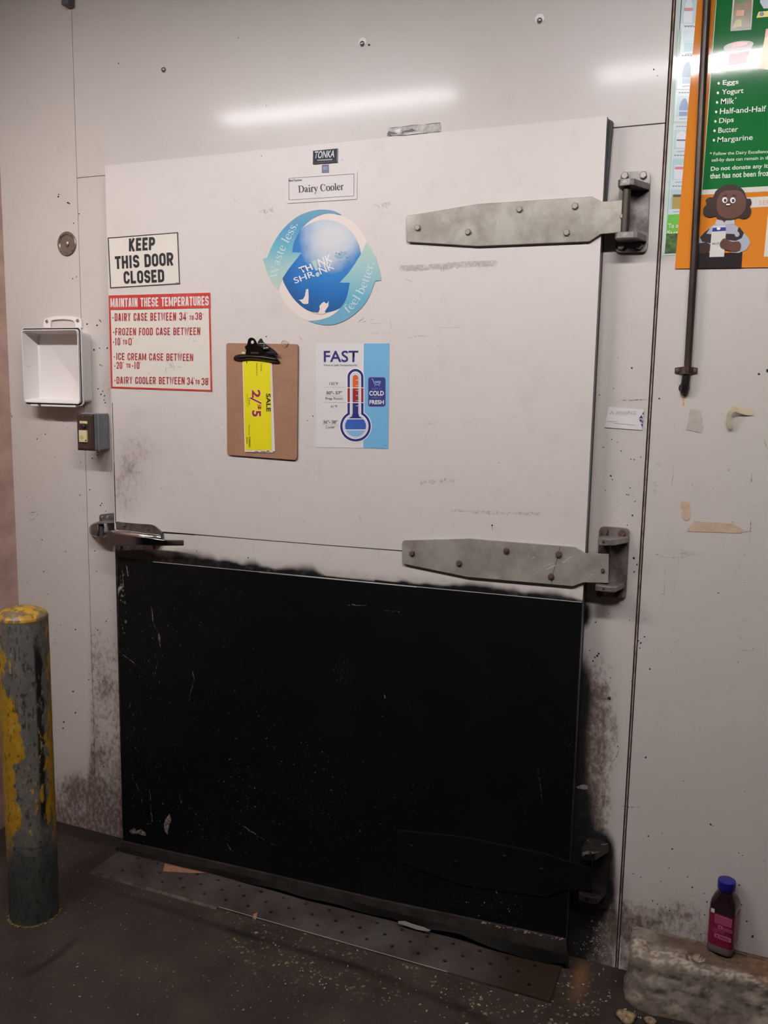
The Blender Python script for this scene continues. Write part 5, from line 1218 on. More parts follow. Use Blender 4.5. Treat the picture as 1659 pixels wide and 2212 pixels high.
bs += [line_px(a, b, 1.4) for a, b in zip(arcp, arcp[1:])]+[line_px(c3(1446, 432), c3(1502, 428), 1.0), line_px(c3(1502, 428), c3(1496, 448), 1.0)]+[line_px(c3(x, 432), c3(x+14, 446), .8) for x in (1452, 1466, 1480)]+[line_px(c3(x+14, 431), c3(x, 446), .8) for x in (1452, 1466, 1480)]+[circ(*c3(x, 468), 1.1, 1.1, 10) for x in (1450, 1490)]
polys('cart_icon', bs, YD-.0014, m_cart, t)
polys('fine_print', [line_px(c3(1532, 1003), c3(1554, 1003), 1.0)], YD-.0006, m_txt, t)

# ------------------------------------------------------------------ open white enclosure on the left panel
m_abs = mat('white_plastic', (226, 219, 214), .35, bump=.02); m_rub = mat('rubber_black', (24, 21, 21), .6)
def cb(x, y): return (x/5.925, 650+y/5.925)
DB = .058
a, b = at(*cb(255, 345), -DB), at(*cb(1055, 1350), -DB)
bx0, bx1, bz1, bz0 = a.x+.002, b.x, a.z, b.z+.001
t = thing('plastic_enclosure', ((bx0+bx1)/2, 0, bz0), 'open square white plastic box without a cover on the wall left of the door', 'box')
def ringloft(bm, rings, close_last=True, close_first=False):
    R_ = [[bm.verts.new(p) for p in r] for r in rings]
    for p, q_ in zip(R_, R_[1:]):
        n = len(p)
        for k in range(n): bm.faces.new((p[k], p[(k+1) % n], q_[(k+1) % n], q_[k]))
    if close_last: bm.faces.new(R_[-1])
    if close_first: bm.faces.new(R_[0][::-1])
def rr3(i, y, r=.012): return [Vector((x, y, z)) for x, z in rrect(bx0+i, bx1-i, bz0+i, bz1-i, r, 6)]
bm = bmesh.new()
ringloft(bm, [rr3(.011, -.0006), rr3(.010, -DB+.012), rr3(.002, -DB+.011), rr3(0, -DB+.009), rr3(0, -DB+.004), rr3(.0006, -DB+.003), rr3(.0016, -DB+.003), rr3(.0016, -DB+.0055), rr3(.0062, -DB+.0055, .010), rr3(.0062, -DB-.0035, .010), rr3(.0088, -DB-.0035, .009), rr3(.0092, -DB+.001, .009), rr3(.017, -.006, .010), rr3(.020, -.0035, .009)], True, True)
link('body', mesh_of(bm), m_abs, t, smooth=40)
bm = bmesh.new()
ringloft(bm, [rr3(.0017, -DB+.0054), rr3(.0017, -DB+.0032), rr3(.0061, -DB+.0032, .010), rr3(.0061, -DB+.0054, .010)], False); link('gasket', mesh_of(bm), m_rub, t)
bm = bmesh.new()      # mounting bail above the box
outp = smooth_line([cb(*p) for p in ((556, 340), (560, 262), (590, 222), (700, 198), (800, 192), (940, 200), (1020, 222), (1040, 262), (1042, 345))], 4)
innp = smooth_line([cb(*p) for p in ((648, 340), (650, 270), (668, 245), (760, 235), (800, 233), (900, 242), (940, 258), (962, 300), (965, 340))], 4)
n_ = min(len(outp), len(innp)); o1 = [bm.verts.new(at(*outp[i], -.007)) for i in range(n_)]; i1 = [bm.verts.new(at(*innp[i], -.007)) for i in range(n_)]
o2 = [bm.verts.new(v_.co+Vector((0, .0065, 0))) for v_ in o1]; i2 = [bm.verts.new(v_.co+Vector((0, .0065, 0))) for v_ in i1]
for k in range(n_-1):
    for p, q_ in ((o1, i1), (i2, o2), (i1, i2), (o2, o1)): bm.faces.new((p[k], p[k+1], q_[k+1], q_[k]))
for k in (0, n_-1): bm.faces.new((o1[k], i1[k], i2[k], o2[k]))
link('mounting_bail', mesh_of(bm), m_abs, t, smooth=35)
for x, y in ((602, 262), (994, 252)): bolt('screw', *cb(x, y), -.007, .0052, mat('screw_grey', (128, 124, 122), .4, metal=.5), t, h=.004, rnd=True)
bm = bmesh.new()
for x0, x1 in ((390, 480), (520, 960)): p0, p1 = at(*cb(x0, 1350), -DB), at(*cb(x1, 1372), -DB); box(bm, p0.x, p1.x, -DB+.001, -DB+.010, bz0-.0045, bz0+.001)
link('lower_tabs', mesh_of(bm), m_abs, t, bevel=.0006)
slab('mould_line', bx0+.0118, bx0+.0125, -DB+.006, -.012, bz0+.118, bz0+.1195, mat('plastic_line_grey', (196, 190, 186), .4), None, t)  # thin greyer line on the inner left side

# ------------------------------------------------------------------ light switch box
m_grey = mat('box_grey', (140, 142, 146), .4, metal=.2, vary=.5, scale=30, c2=(118, 120, 124)); m_brown = mat('plate_brown', (58, 43, 36), .35); m_ivory = mat('switch_ivory', (206, 194, 150), .45)
SD = .074
pl = [at(*cb(x, y), -SD) for x, y in ((967, 1450), (1172, 1440), (1218, 1915), (1008, 1918))]
sx0, sx1 = (pl[0].x+pl[3].x)/2, (pl[1].x+pl[2].x)/2; sz1, sz0 = (pl[0].z+pl[1].z)/2, (pl[2].z+pl[3].z)/2
t = thing('switch_box', ((sx0+sx1)/2, 0, sz0), 'grey surface mounted switch box with brown face plate between the white box and the door', 'light switch')
bm = bmesh.new(); box(bm, sx0+.004, sx1-.001, -SD+.005, -.0004, sz0+.001, sz1+.001); link('back_box', mesh_of(bm), m_grey, t, bevel=.003)
bm = bmesh.new(); box(bm, sx0+.002, sx1+.0015, -.052, -.047, sz0-.0015, sz1+.003); link('collar', mesh_of(bm), m_grey, t, bevel=.002)
bm = bmesh.new(); box(bm, sx0+.001, sx1, -SD+.0005, -SD+.005, sz0, sz1); ringloft(bm, [[Vector((x, -SD+.0008, z)) for x, z in rrect(sx0, sx1, sz0, sz1, .001, 2)], [Vector((x, -SD-.0035, z)) for x, z in rrect(sx0+.0045, sx1-.0045, sz0+.006, sz1-.006, .001, 2)]], True, True)
link('face_plate', mesh_of(bm), m_brown, t)
fw_, fh_ = sx1-sx0, sz1-sz0
def fp(u_, v_): return sx0+u_*fw_, sz0+v_*fh_
def plate_box(nm, u0, u1, v0, v1, d, m):
    x0, z0 = fp(u0, v0); x1, z1 = fp(u1, v1); bm = bmesh.new(); box(bm, x0, x1, -SD-.0035-d, -SD-.0030, z0, z1); return link(nm, mesh_of(bm), m, t, bevel=.0006)
plate_box('indicator_label', .23, .70, .735, .805, .0012, m_ivory)
plate_box('strap_recess', .25, .72, .60, .70, .0004, m_ink); x, z = fp(.48, .655); bm = bmesh.new(); lathe(bm, (x, -SD-.0035, z), (0, -1, 0), [(.007, 0), (.007, .004), (.005, .006)], 16); link('pilot_lamp', mesh_of(bm), m_ink, t)
rk = plate_box('rocker', .22, .70, .235, .555, .005, m_ivory); x, z = fp(.40, .36); bm = bmesh.new(); lathe(bm, (x, -SD-.0085, z), (0, -1, 0), [(.0062, -.0005), (.0062, .0004), (.0045, .0006)], 16); link('rocker_dimple', mesh_of(bm), mat('ivory_worn', (176, 162, 122), .5), rk); x, z = fp(.64, .28); bm = bmesh.new(); lathe(bm, (x, -SD-.0085, z), (0, -1, 0), [(.003, -.0005), (.003, .0004)], 10); link('rocker_chip', mesh_of(bm), m_brown, rk)
for v_ in (.075, .925): x, z = fp(.46, v_); bm = bmesh.new(); lathe(bm, (x, -SD-.003, z), (0, -1, 0), [(.0032, 0), (.0030, .0014), (.001, .002)], 12); link('plate_screw', mesh_of(bm), mat('screw_dark', (96, 82, 74), .4, metal=.5), t)

# ------------------------------------------------------------------ small wall fittings
m_cup = mat('cup_metal', (138, 124, 110), .35, metal=.6, vary=.5, scale=40, c2=(100, 88, 78))
c = at(145, 527, 0); t = thing('recessed_cup', (c.x, 0, c.z), 'round dished metal fitting with a small centre screw on the left wall panel', 'wall fitting')
bm = bmesh.new(); lathe(bm, (c.x, 0, c.z), (0, -1, 0), [(.037, -.0), (.037, .002), (.034, .0045), (.029, .004), (.026, .001), (.012, .0008), (.0001, .0008)], 40, False); link('rim', mesh_of(bm), m_cup, t, smooth=35)
bm = bmesh.new(); lathe(bm, (c.x+.001, 0, c.z), (0, -1, 0), [(.008, .0006), (.008, .004), (.004, .006), (.0005, .006)], 16); link('centre_screw', mesh_of(bm), m_cup, t, smooth=40)
bm = bmesh.new()
for k in range(4): a_ = math.pi/4+k*math.pi/2; lathe(bm, (c.x+.0315*math.cos(a_), -.004, c.z+.0315*math.sin(a_)), (0, -1, 0), [(.0022, 0), (.002, .0012)], 8)
link('rim_screws', mesh_of(bm), m_pin, t)
m_wash = mat('washer_white', (228, 224, 220), .3); m_bolthead = mat('bolt_head', (146, 140, 138), .3, metal=.8)
for px, py, lab, ring in ((354, 151, 'small round bolt head on the upper left of the wall above the door', False), (783, 95, 'round bolt head with a pale sealant ring above the middle of the door', True), (1166, 45, 'round bolt head with a pale sealant ring near the top right of the wall', True)):
    c = at(px, py, 0); t = thing('wall_bolt', (c.x, 0, c.z), lab, 'bolt', 'bolts in the wall above the door')
    bm = bmesh.new(); r_ = .0066; lathe(bm, c, (0, -1, 0), [(r_, 0.0003), (r_, .003), (r_*.85, .0055), (r_*.4, .007)], 20); link('head', mesh_of(bm), m_bolthead, t, smooth=50)
    bm = bmesh.new(); c2_ = at(px+(0 if not ring else 0), py-(4 if ring else 0), 0); lathe(bm, c2_, (0, -1, 0), [(.0118 if ring else .0075, 0.0002), (.011 if ring else .0075, .0012), (.006, .0014)], 24); link('sealant_ring' if ring else 'washer', mesh_of(bm), m_wash if ring else m_cast, t)
# bracket cut by the top edge of the picture
c = at(143, 4, 0); t = thing('wall_bracket', (c.x, 0, c.z), 'grey metal bracket at the very top left on the panel joint', 'bracket')
bm = bmesh.new(); p0, p1 = at(136, -14, -.02), at(152, 11, -.02); box(bm, p0.x, p1.x, -.03, -.0004, p1.z, p0.z+.03); link('clip_block', mesh_of(bm), mat('bracket_grey', (96, 90, 92), .5), t, bevel=.003)
bm = bmesh.new(); lathe(bm, ((p0.x+p1.x)/2, -.03, p1.z+.012), (0, -1, 0), [(.004, 0), (.0035, .002)], 10); link('rivet', mesh_of(bm), m_bolthead, t)
# torn strip above the door
def ct(x, y): return (780+x/7.541, 220+y/7.541)
m_foil = mat('torn_label', (196, 188, 184), .5, vary=1, scale=60, c2=(150, 142, 136))
Q = [ct(*p) for p in ((415, 545), (440, 500), (450, 425), (600, 408), (720, 395), (930, 375), (1040, 362), (1285, 338), (1300, 400), (1295, 480), (1080, 505), (960, 518), (720, 540), (560, 546))]
c = sum((at(x, y, 0) for x, y in Q), Vector())/len(Q); t = thing('label_remnant', (c.x, 0, c.z), 'torn strip of old label stuck on the wall just above the door top', 'label remnant')
poly('strip', Q, -.0012, m_foil, t, .001)
sh = [[ct(*p) for p in s_] for s_ in (((450, 425), (560, 410), (610, 412), (600, 418), (480, 428)), ((660, 405), (820, 378), (940, 372), (930, 380), (800, 392), (690, 405)), ((1040, 366), (1160, 348), (1285, 335), (1290, 345), (1060, 372)), ((415, 550), (470, 535), (520, 540), (480, 560)), ((560, 545), (650, 530), (660, 540), (700, 546), (940, 512), (950, 520), (700, 550)), ((990, 508), (1080, 500), (1075, 512), (1000, 516)), ((1180, 490), (1290, 480), (1285, 488)), ((420, 530), (440, 485), (470, 478), (540, 500), (600, 520), (540, 530), (500, 520), (460, 545)), ((650, 520), (680, 475), (800, 450), (820, 430), (900, 470), (820, 490), (700, 500), (670, 530)))]
polys('torn_edges', sh, -.0016, mat('torn_dark', (112, 104, 100), .7), t); polys('torn_white', [[ct(*p) for p in ((540, 470), (640, 430), (640, 490), (580, 500))], [ct(*p) for p in ((720, 530), (820, 510), (960, 495), (960, 505), (740, 538))]], -.0016, mat('torn_pale', (222, 214, 208), .5), t)

# ------------------------------------------------------------------ posters right of the door
def c5(x, y): return (1400+x/3.687, y/3.687)
YP1, YP2 = -.0012, -.0030
m_gloss = lambda n_, c: mat(n_, c, .06, spec=.5, bump=.018, bscale=48)
m_back = m_gloss('laminate_pale_green', (196, 208, 198)); m_teal = mat('card_teal', (172, 196, 200), .2); m_tealp = mat('card_pale', (196, 206, 208), .2)
Q = [c5(240, -60), c5(420, -60), c5(240, 2026), c5(120, 2036)]
t = thing('guide_poster', tuple(at(*c5(260, 900), YP1)), 'narrow strip of pale green laminated poster with product pictures behind the orange poster', 'poster')
poly('sheet', [c5(238, -60), c5(640, -60), c5(520, 2020), c5(108, 2036)], YP1, m_back, t, .001)
polys('green_rule', [line_px(c5(268, -40), c5(140, 1960), 1.6)], YP1-.0004, mat('rule_green', (120, 178, 130), .2), t)
m_cap = mat('caption_grey', (96, 100, 104), .4); m_cblue = mat('jug_blue', (62, 92, 150), .25); m_cw = mat('jug_white', (206, 208, 212), .25); m_cr = mat('jug_red', (196, 110, 108), .25); m_gold = mat('tub_gold', (168, 140, 76), .25)
def x_at(x, y): return x-(y)*.0625          # the sheet's columns lean like its left edge
cards = [(275, -40, 185, 'jug_red'), (300, 240, 410, 'tub_pale'), (292, 470, 665, 'jug_blue_pale'), (285, 765, 925, 'jug_blue'), (282, 1035, 1185, 'bag'), (282, 1265, 1430, 'bottle'), (282, 1510, 1665, 'tub')]
for ci, (x0, ya, yb2, kind) in enumerate(cards):
    YPc = YP1-.00006*ci
    def cp(x, y): return c5(x0-18+x-(y)*.0625, y)
    cwid = 112
    card = poly('product_card', [cp(0, ya-48), cp(cwid+60, ya-48), cp(cwid+60, yb2+45), cp(0, yb2+45)], YPc-.0004, m_tealp, t, .0003)
    poly('picture_frame', [cp(12, ya), cp(cwid+40, ya), cp(cwid+40, yb2), cp(12, yb2)], YPc-.0007, m_teal, card, .0003)
    polys('caption', [line_px(cp(22+k*22, ya-27), cp(22+k*22+16, ya-29), 1.9) for k in range(4)]+[line_px(cp(40, yb2+22), cp(120, yb2+18), 1.0)], YPc-.0007, m_cap, card)
    h_ = yb2-ya; m_ = {'jug_red': m_cw, 'tub_pale': mat('tub_teal', (150, 186, 188), .25), 'jug_blue_pale': mat('jug_pale_blue', (150, 168, 190), .25), 'jug_blue': m_cblue, 'bag': m_cw, 'bottle': m_cw, 'tub': m_gold}[kind]
    if 'jug' in kind: shp = [(26, .98), (22, .55), (34, .28), (52, .12), (70, .12), (84, .28), (94, .55), (92, .98)]
    elif kind == 'bag': shp = [(20, .95), (16, .2), (60, .05), (100, .2), (96, .95)]
    elif kind == 'bottle': shp = [(18, .98), (18, .3), (96, .3), (96, .98)]
    else: shp = [(18, .98), (14, .5 if kind == 'tub_pale' else .25), (100, .5 if kind == 'tub_pale' else .25), (96, .98)]
    it = poly('product_picture', [cp(12+x, ya+h_*y) for x, y in shp], YPc-.0010, m_, card, .0003)
    band = {'jug_red': (m_cr, .45, .56), 'jug_blue': (m_cw, .72, .78), 'bag': (mat('ink_navy', (60, 66, 96), .4), .5, .58), 'bottle': (m_cr, .38, .5), 'tub': (mat('tub_dark', (70, 48, 42), .3), .25, .38), 'tub_pale': (m_teal, .55, .6), 'jug_blue_pale': (m_cw, .75, .8)}[kind]
    poly('label_band', [cp(12+x, ya+h_*y) for x, y in ((22, band[1]), (92, band[1]), (92, band[2]), (22, band[2]))], YPc-.0013, band[0], card, .0003)
poly('footer_green', [c5(160, 1710), c5(330, 1700), c5(300, 1870), c5(145, 1870)], YP1-.0010, mat('footer_green', (106, 176, 74), .2), t, .0004)
text('lettering', 'To ob', c5(160, 1818), c5(262, 1812), c5(160, 1782), YP1-.0015, m_paper, t, bold=.02); text('lettering', 'Sus', c5(150, 1868), c5(240, 1864), c5(150, 1838), YP1-.0015, m_paper, t, bold=.02)
poly('greens_photo', [c5(145, 1862), c5(300, 1856), c5(290, 2010), c5(132, 2018)], YP1-.0016, mat('greens_photo', (72, 112, 46), .3, vary=1, scale=60, c2=(34, 44, 28)), t, .0004)
# front poster
m_org = m_gloss('laminate_orange', (212, 128, 44)); m_grn = m_gloss('laminate_green', (34, 108, 56)); m_white5 = m_gloss('laminate_white', (216, 210, 200))
XE = 1120                                      # poster's right edge lies beyond the frame
def rx(y): return XE-y*.062
t = thing('donation_poster', tuple(at(*c5(620, 1100), YP2)), 'large orange and green laminated poster listing dairy foods on the right wall', 'poster')
poly('sheet', [c5(395, -60), c5(rx(-60)+330, -60), c5(rx(2130)+330, 2124), c5(213, 2140)], YP2, m_org, t, .001)
poly('green_panel', [c5(542, -60), c5(rx(-60)+290, -60), c5(rx(1480)+290, 1462), c5(428, 1512)], YP2-.0004, m_grn, t, .0004)
polys('panel_edge', [line_px(c5(548, -60), c5(430, 1512), 1.5)], YP2-.0006, mat('edge_pale_green', (150, 190, 150), .25), t)
poly('white_band', [c5(428, 1512), c5(rx(1480)+290, 1462), c5(rx(1520)+290, 1505), c5(425, 1552)], YP2-.0006, m_white5, t, .0004)
m_ptxt = mat('poster_text_white', (208, 218, 200), .25)
def c9(x, y): return (1420+x/6.703, y/6.703)
def pt(s, x0, x1, yb0, yb1, h, bold=.008, f=c9, m=m_ptxt): return text('lettering', s, f(x0, yb0), f(x1, yb1), f(x0+h*.06, yb0-h), YP2-.0010, m, t, bold=bold)
for s, x0, x1, y0, y1, h in (('Eggs', 944, 1172, 1250, 1234, 88), ('Yogurt', 932, 1244, 1392, 1368, 96), ('Milk', 918, 1110, 1510, 1500, 82), ('Half-and-Half', 904, 1572, 1652, 1612, 82), ('Dips', 892, 1102, 1806, 1788, 94), ('Butter', 880, 1166, 1926, 1906, 78), ('Margarine', 868, 1378, 2086, 2048, 100)): pt(s, x0, x1, y0, y1, h)
pt('*', 1122, 1146, 1434, 1432, 24)
polys('bullet', [circ(*c9(x, y), 2.5, 2.9, 14) for x, y in ((888, 1206), (876, 1344), (864, 1483), (851, 1620), (840, 1757), (828, 1893), (818, 2030))], YP2-.0010, m_ptxt, t)
def pt5(s, x0, x1, yb0, yb1, h, bold=.02, m=m_ptxt): return pt(s, x0, x1, yb0, yb1, h, bold, c5, m)
pt5('* Follow the Dairy Excellence', 490, 965, 1246, 1226, 34, .01); pt5('sell-by date can remain in the', 505, 985, 1296, 1276, 34, .01)
pt5('Do not donate any items', 498, 1040, 1372, 1342, 44, .02); pt5('that has not been frozen', 492, 1010, 1424, 1398, 44, .02)
# pictures on the green panel
ph = poly('produce_photo', [c5(680, -60), c5(842, -60), c5(822, 236), c5(655, 248)], YP2-.0006, m_white5, t, .0004)
poly('photo_field', [c5(694, -60), c5(830, -60), c5(812, 222), c5(668, 232)], YP2-.0010, mat('produce_brown', (128, 88, 48), .2, vary=1, scale=45, c2=(86, 96, 40)), ph, .0003)
poly('photo_patch', [c5(704, 82), c5(768, 78), c5(762, 126), c5(698, 130)], YP2-.0013, mat('produce_peach', (206, 142, 92), .2), ph, .0003); poly('photo_patch', [c5(700, 160), c5(740, 150), c5(745, 210), c5(675, 218)], YP2-.0013, mat('produce_yellow', (176, 160, 66), .2), ph, .0003); poly('photo_patch', [c5(700, -40), c5(770, -50), c5(768, 22), c5(698, 28)], YP2-.0013, mat('produce_green', (60, 110, 44), .2), ph, .0003)
tub = poly('yogurt_cup', [c5(612, 380), c5(835, 355), c5(800, 438), c5(776, 520), c5(640, 528), c5(610, 445)], YP2-.0006, mat('cup_pink', (206, 176, 172), .2), t, .0004)
poly('cup_band', [c5(650, 430), c5(800, 405), c5(785, 500), c5(640, 515)], YP2-.0009, mat('cup_red', (186, 66, 70), .2), tub, .0003)
poly('cup_lid', [c5(*p) for p in circ(720, 365, 122, 36, 32, -.16)], YP2-.0012, m_white5, tub, .0004); poly('lid_print', [c5(*p) for p in circ(728, 352, 68, 20, 28, -.12)], YP2-.0016, mat('lid_red', (186, 78, 84), .2), tub, .0003)
pk = poly('cheese_pack', [c5(880, 95), c5(1060, 75), c5(1040, 125), c5(862, 142)], YP2-.0006, mat('pack_yellow', (214, 182, 40), .2), t, .0004); poly('pack_logo', [c5(*p) for p in circ(905, 110, 18, 16)], YP2-.0010, mat('pack_blue', (66, 84, 120), .2), pk, .0003)
poly('cream_tub', [c5(888, -60), c5(1080, -60), c5(1060, 60), c5(920, 68), c5(892, 20)], YP2-.0006, mat('tub_lilac', (190, 194, 206), .2), t, .0004)
poly('cheese_block', [c5(940, 235), c5(1060, 225), c5(1010, 560), c5(880, 545), c5(920, 350)], YP2-.0006, mat('cheese_orange', (224, 140, 52), .2), t, .0004); poly('cheese_label', [c5(938, 230), c5(1062, 220), c5(1055, 280), c5(930, 290)], YP2-.0010, mat('cheese_red', (186, 62, 40), .2), t, .0004)
# lower orange part: white fields and the printed person with a milk carton
def cq(x, y): return (1440+x/7.575, 370+y/7.575)
wf = poly('white_field', [cq(1290, 430), cq(2100, 385), cq(2080, 555), cq(1290, 600)], YP2-.0006, m_white5, t, .0004)
text('lettering', 'SERVING', cq(1508, 548), cq(1960, 526), cq(1512, 478), YP2-.0010, mat('serif_pink', (214, 158, 132), .4), t, bold=.03, spacing=1.3)
poly('white_field', [cq(1655, 720), cq(2200, 690), cq(2160, 1380), cq(1590, 1400)], YP2-.0006, m_white5, t, .0004)
ill = thing('person_illustration', (0, 0, 0), None, None); ill.parent = t; ill.location = Vector((0, 0, 0))
Y3 = YP2-.0010
mI = lambda n_, c: mat('print_'+n_, c, .22)
def ip(nm, pts, k, m, sm=False): return poly(nm, [cq(*p) for p in (smooth_line(pts, 5, True) if sm else pts)], Y3-.0003*k, m, ill, .0003)
m_hair = mI('hair', (56, 38, 34)); m_skin = mI('skin', (98, 66, 56)); m_shirt = mI('shirt', (170, 172, 182)); m_vest = mI('vest', (54, 46, 48)); m_apron = mI('apron', (40, 33, 34))
ip('apron', [(500, 1200), (720, 1350), (1240, 1320), (1225, 1578), (495, 1588)], 0, m_apron)
ip('shirt', [(800, 860), (700, 920), (600, 1030), (520, 1110), (500, 1260), (760, 1200), (980, 1030), (1060, 1330), (1180, 1335), (1300, 1290), (1370, 1170), (1340, 1090), (1260, 1000), (1170, 920), (1100, 860), (960, 800)], 1, m_shirt)
ip('vest', [(720, 920), (620, 1000), (545, 1080), (580, 1150), (720, 1180), (740, 1030), (650, 1020)], 2, m_vest); ip('vest', [(975, 1020), (1150, 1030), (1170, 930), (1195, 915), (1265, 1010), (1230, 1090), (1130, 1140), (970, 1120)], 2, m_vest)
ip('badge', circ(1152, 1030, 40, 44, 16), 3, m_shirt)
ip('collar', [(820, 790), (900, 800), (930, 830), (990, 780), (1105, 780), (1115, 860), (990, 870), (870, 880), (790, 870)], 3, mI('collar', (186, 186, 192)))
ip('neck', [(900, 720), (1000, 720), (975, 800), (945, 840), (915, 800)], 4, m_skin)
ip('hair', [(760, 420), (800, 330), (900, 250), (1040, 215), (1180, 245), (1270, 330), (1310, 440), (1370, 450), (1392, 520), (1365, 580), (1385, 660), (1340, 750), (1250, 780), (1160, 760), (1060, 800), (850, 790), (800, 735), (700, 755), (610, 710), (600, 610), (650, 545), (640, 470), (700, 425)], 5, m_hair, True)
ip('face', [(820, 500), (870, 380), (960, 320), (1180, 318), (1270, 400), (1300, 520), (1270, 650), (1170, 740), (1040, 775), (900, 740), (830, 650)], 6, m_skin, True)
for cx, cy in ((952, 470), (1083, 474)): ip('eye', circ(cx, cy, 43, 47, 20), 7, m_pw); ip('pupil', circ(cx+6, cy+6, 24, 28, 16), 8, m_ink)
for a_, b_2 in (((925, 405), (988, 392)), ((1078, 395), (1138, 402))): polys('eyebrow', [line_px(cq(*a_), cq(*b_2), 3)], Y3-.0003*7, m_hair, ill)
ip('mouth', circ(1005, 548, 48, 34, 18), 7, mI('mouth', (58, 28, 28))); ip('teeth', [(972, 532), (1038, 528), (1038, 552), (975, 556)], 8, m_pw)
ip('nose', circ(1012, 508, 24, 17, 14), 8, mI('nose', (84, 52, 46)))
ip('sleeve_arm', [(520, 1180), (640, 1160), (720, 1200), (730, 1290), (600, 1350), (510, 1330)], 3, mI('arm', (66, 48, 46)))
cart = ip('milk_carton', [(765, 890), (965, 880), (968, 985), (940, 1398), (698, 1405), (738, 985)], 5, mI('carton', (208, 204, 196))); ip('carton_band', [(757, 925), (966, 915), (968, 972), (742, 988)], 6, mI('carton_blue', (52, 60, 132))); ip('carton_cap', circ(850, 938, 32, 22, 16), 7, m_pw)
text('carton_lettering', 'MILK', cq(745, 1202), cq(865, 1190), cq(748, 1168), Y3-.0003*7, mI('carton_text', (150, 148, 146)), ill, bold=.02)
ip('hand', [(870, 1190), (900, 1130), (950, 1100), (1060, 1150), (1180, 1150), (1215, 1210), (1190, 1290), (1090, 1310), (960, 1280), (890, 1250)], 8, m_skin, True)
polys('finger_line', [line_px(cq(905, 1150), cq(1010, 1165), .6), line_px(cq(890, 1185), cq(1000, 1195), .6), line_px(cq(885, 1220), cq(980, 1225), .6)], Y3-.0003*9, m_hair, ill)

# ------------------------------------------------------------------ conduit with clamp
def ce(x, y): return (1280+x/4.377, 760+y/4.377)
m_pipe = mat('conduit_brown', (72, 58, 52), .38, metal=.4, vary=1, scale=14, c2=(44, 34, 30), stretch=(1, 1, .3)); m_elb = mat('fitting_black', (34, 30, 30), .4, metal=.2)
YC = -.016
pth = [at(1528, -12, YC), at(1519, 150, YC), at(1506.5, 420, YC), at(1496, 620, YC), at(1485, 800, YC)]
top = pth[0]+(pth[0]-pth[1])*1.35; top.z = min(top.z, ZC-.002)
t = thing('conduit', tuple(pth[-1]), 'dark brown metal conduit running down the right wall in front of the posters', 'conduit')
bm = bmesh.new(); tube(bm, [top]+pth, .0084, 20); link('pipe', mesh_of(bm), m_pipe, t, smooth=60)
bm = bmesh.new(); e0 = at(1483.5, 806, YC); tube(bm, [pth[-1]+Vector((0, 0, .008)), e0, at(1480, 832, YC), at(1478.5, 843, YC+.006), at(1478, 846, YC+.0150)], [.0095, .0092, .0098, .0098, .0095], 20); link('elbow', mesh_of(bm), m_elb, t, smooth=60)
hc = at(1478, 838, 0); bm = bmesh.new(); lathe(bm, hc, (0, -1, 0), [(.0125, .0003), (.0125, .0024), (.010, .0030)], 24); link('wall_grommet', mesh_of(bm), m_elb, t)
m_clamp = mat('clamp_rusty', (98, 76, 64), .55, metal=.3, vary=1, scale=90, c2=(60, 42, 34))
bm = bmesh.new(); prev = None
cz = at(*ce(885, 178), -.002); hw_ = .0085
for dx, dy in [(-.026, .0), (-.015, 0), (-.0115, -.004), (-.0098, -.018), (-.0055, -.0255), (0, -.0272), (.0055, -.0255), (.0098, -.018), (.0115, -.004), (.015, 0), (.026, 0)]:
    e_ = .75 if abs(dx) > .02 else 1
    r_ = [bm.verts.new((cz.x+dx, -.0004+dy-.0024, cz.z+s*hw_*e_)) for s in (-1, 1)]+[bm.verts.new((cz.x+dx*.93, -.0004+dy*.93, cz.z+s*hw_*e_)) for s in (1, -1)]
    if prev:
        for i in range(4): bm.faces.new((prev[i], prev[(i+1) % 4], r_[(i+1) % 4], r_[i]))
    else: bm.faces.new(r_)
    prev = r_
bm.faces.new(prev[::-1]); cl = link('clamp', mesh_of(bm), m_clamp, t, bevel=.0006)
for s in (-1, 1): bm = bmesh.new(); lathe(bm, (cz.x+s*.0195, -.0026, cz.z), (0, -1, 0), [(.0052, 0), (.0048, .002), (.002, .0034)], 12); link('clamp_screw', mesh_of(bm), m_rust, cl, smooth=40)
polys('rust_drip', [[ce(*p) for p in s_] for s_ in (((850, 400), (885, 402), (882, 450), (872, 420), (866, 470), (868, 510), (854, 510), (850, 470), (846, 440)),)], -.0006, mat('rust_orange', (176, 116, 70), .7, vary=1, scale=80, c2=(206, 160, 120)), t)

# ------------------------------------------------------------------ card and tapes on the right
Q = [ce(150, 520), ce(487, 546), ce(467, 740), ce(114, 715)]
m_bc = mat('business_card', (214, 206, 204), .5); m_bct = mat('card_grey_ink', (158, 154, 160), .5); m_bcn = mat('card_navy', (44, 46, 92), .5)
t = signbase('business_card', Q, 'white business card with navy triangles stuck to the casing right of the door', 'card', m_bc, -.0022, .0012, 'card')
text('lettering', 'ADVANTAGE', ce(221, 590), ce(415, 592), ce(222, 560), -.0028, m_bct, t, bold=.005); text('lettering', 'SOLUTIONS', ce(219, 601), ce(330, 602), ce(219, 594), -.0028, m_bct, t)
polys('chevron', [line_px(ce(166, 588), ce(184, 564), 1.1), line_px(ce(184, 564), ce(204, 590), 1.1)], -.0028, m_bct, t)
polys('fine_print', [line_px(ce(146, 657), ce(238, 660), .7), line_px(ce(200, 676), ce(404, 692), .7)], -.0028, m_bct, t)
polys('triangle', [[ce(*p) for p in s_] for s_ in (((484, 566), (482, 592), (466, 592)), ((463, 598), (476, 630), (438, 628)), ((438, 638), (470, 640), (456, 668)), ((474, 642), (478, 668), (460, 672)), ((456, 680), (474, 680), (470, 715)))], -.0028, m_bcn, t)
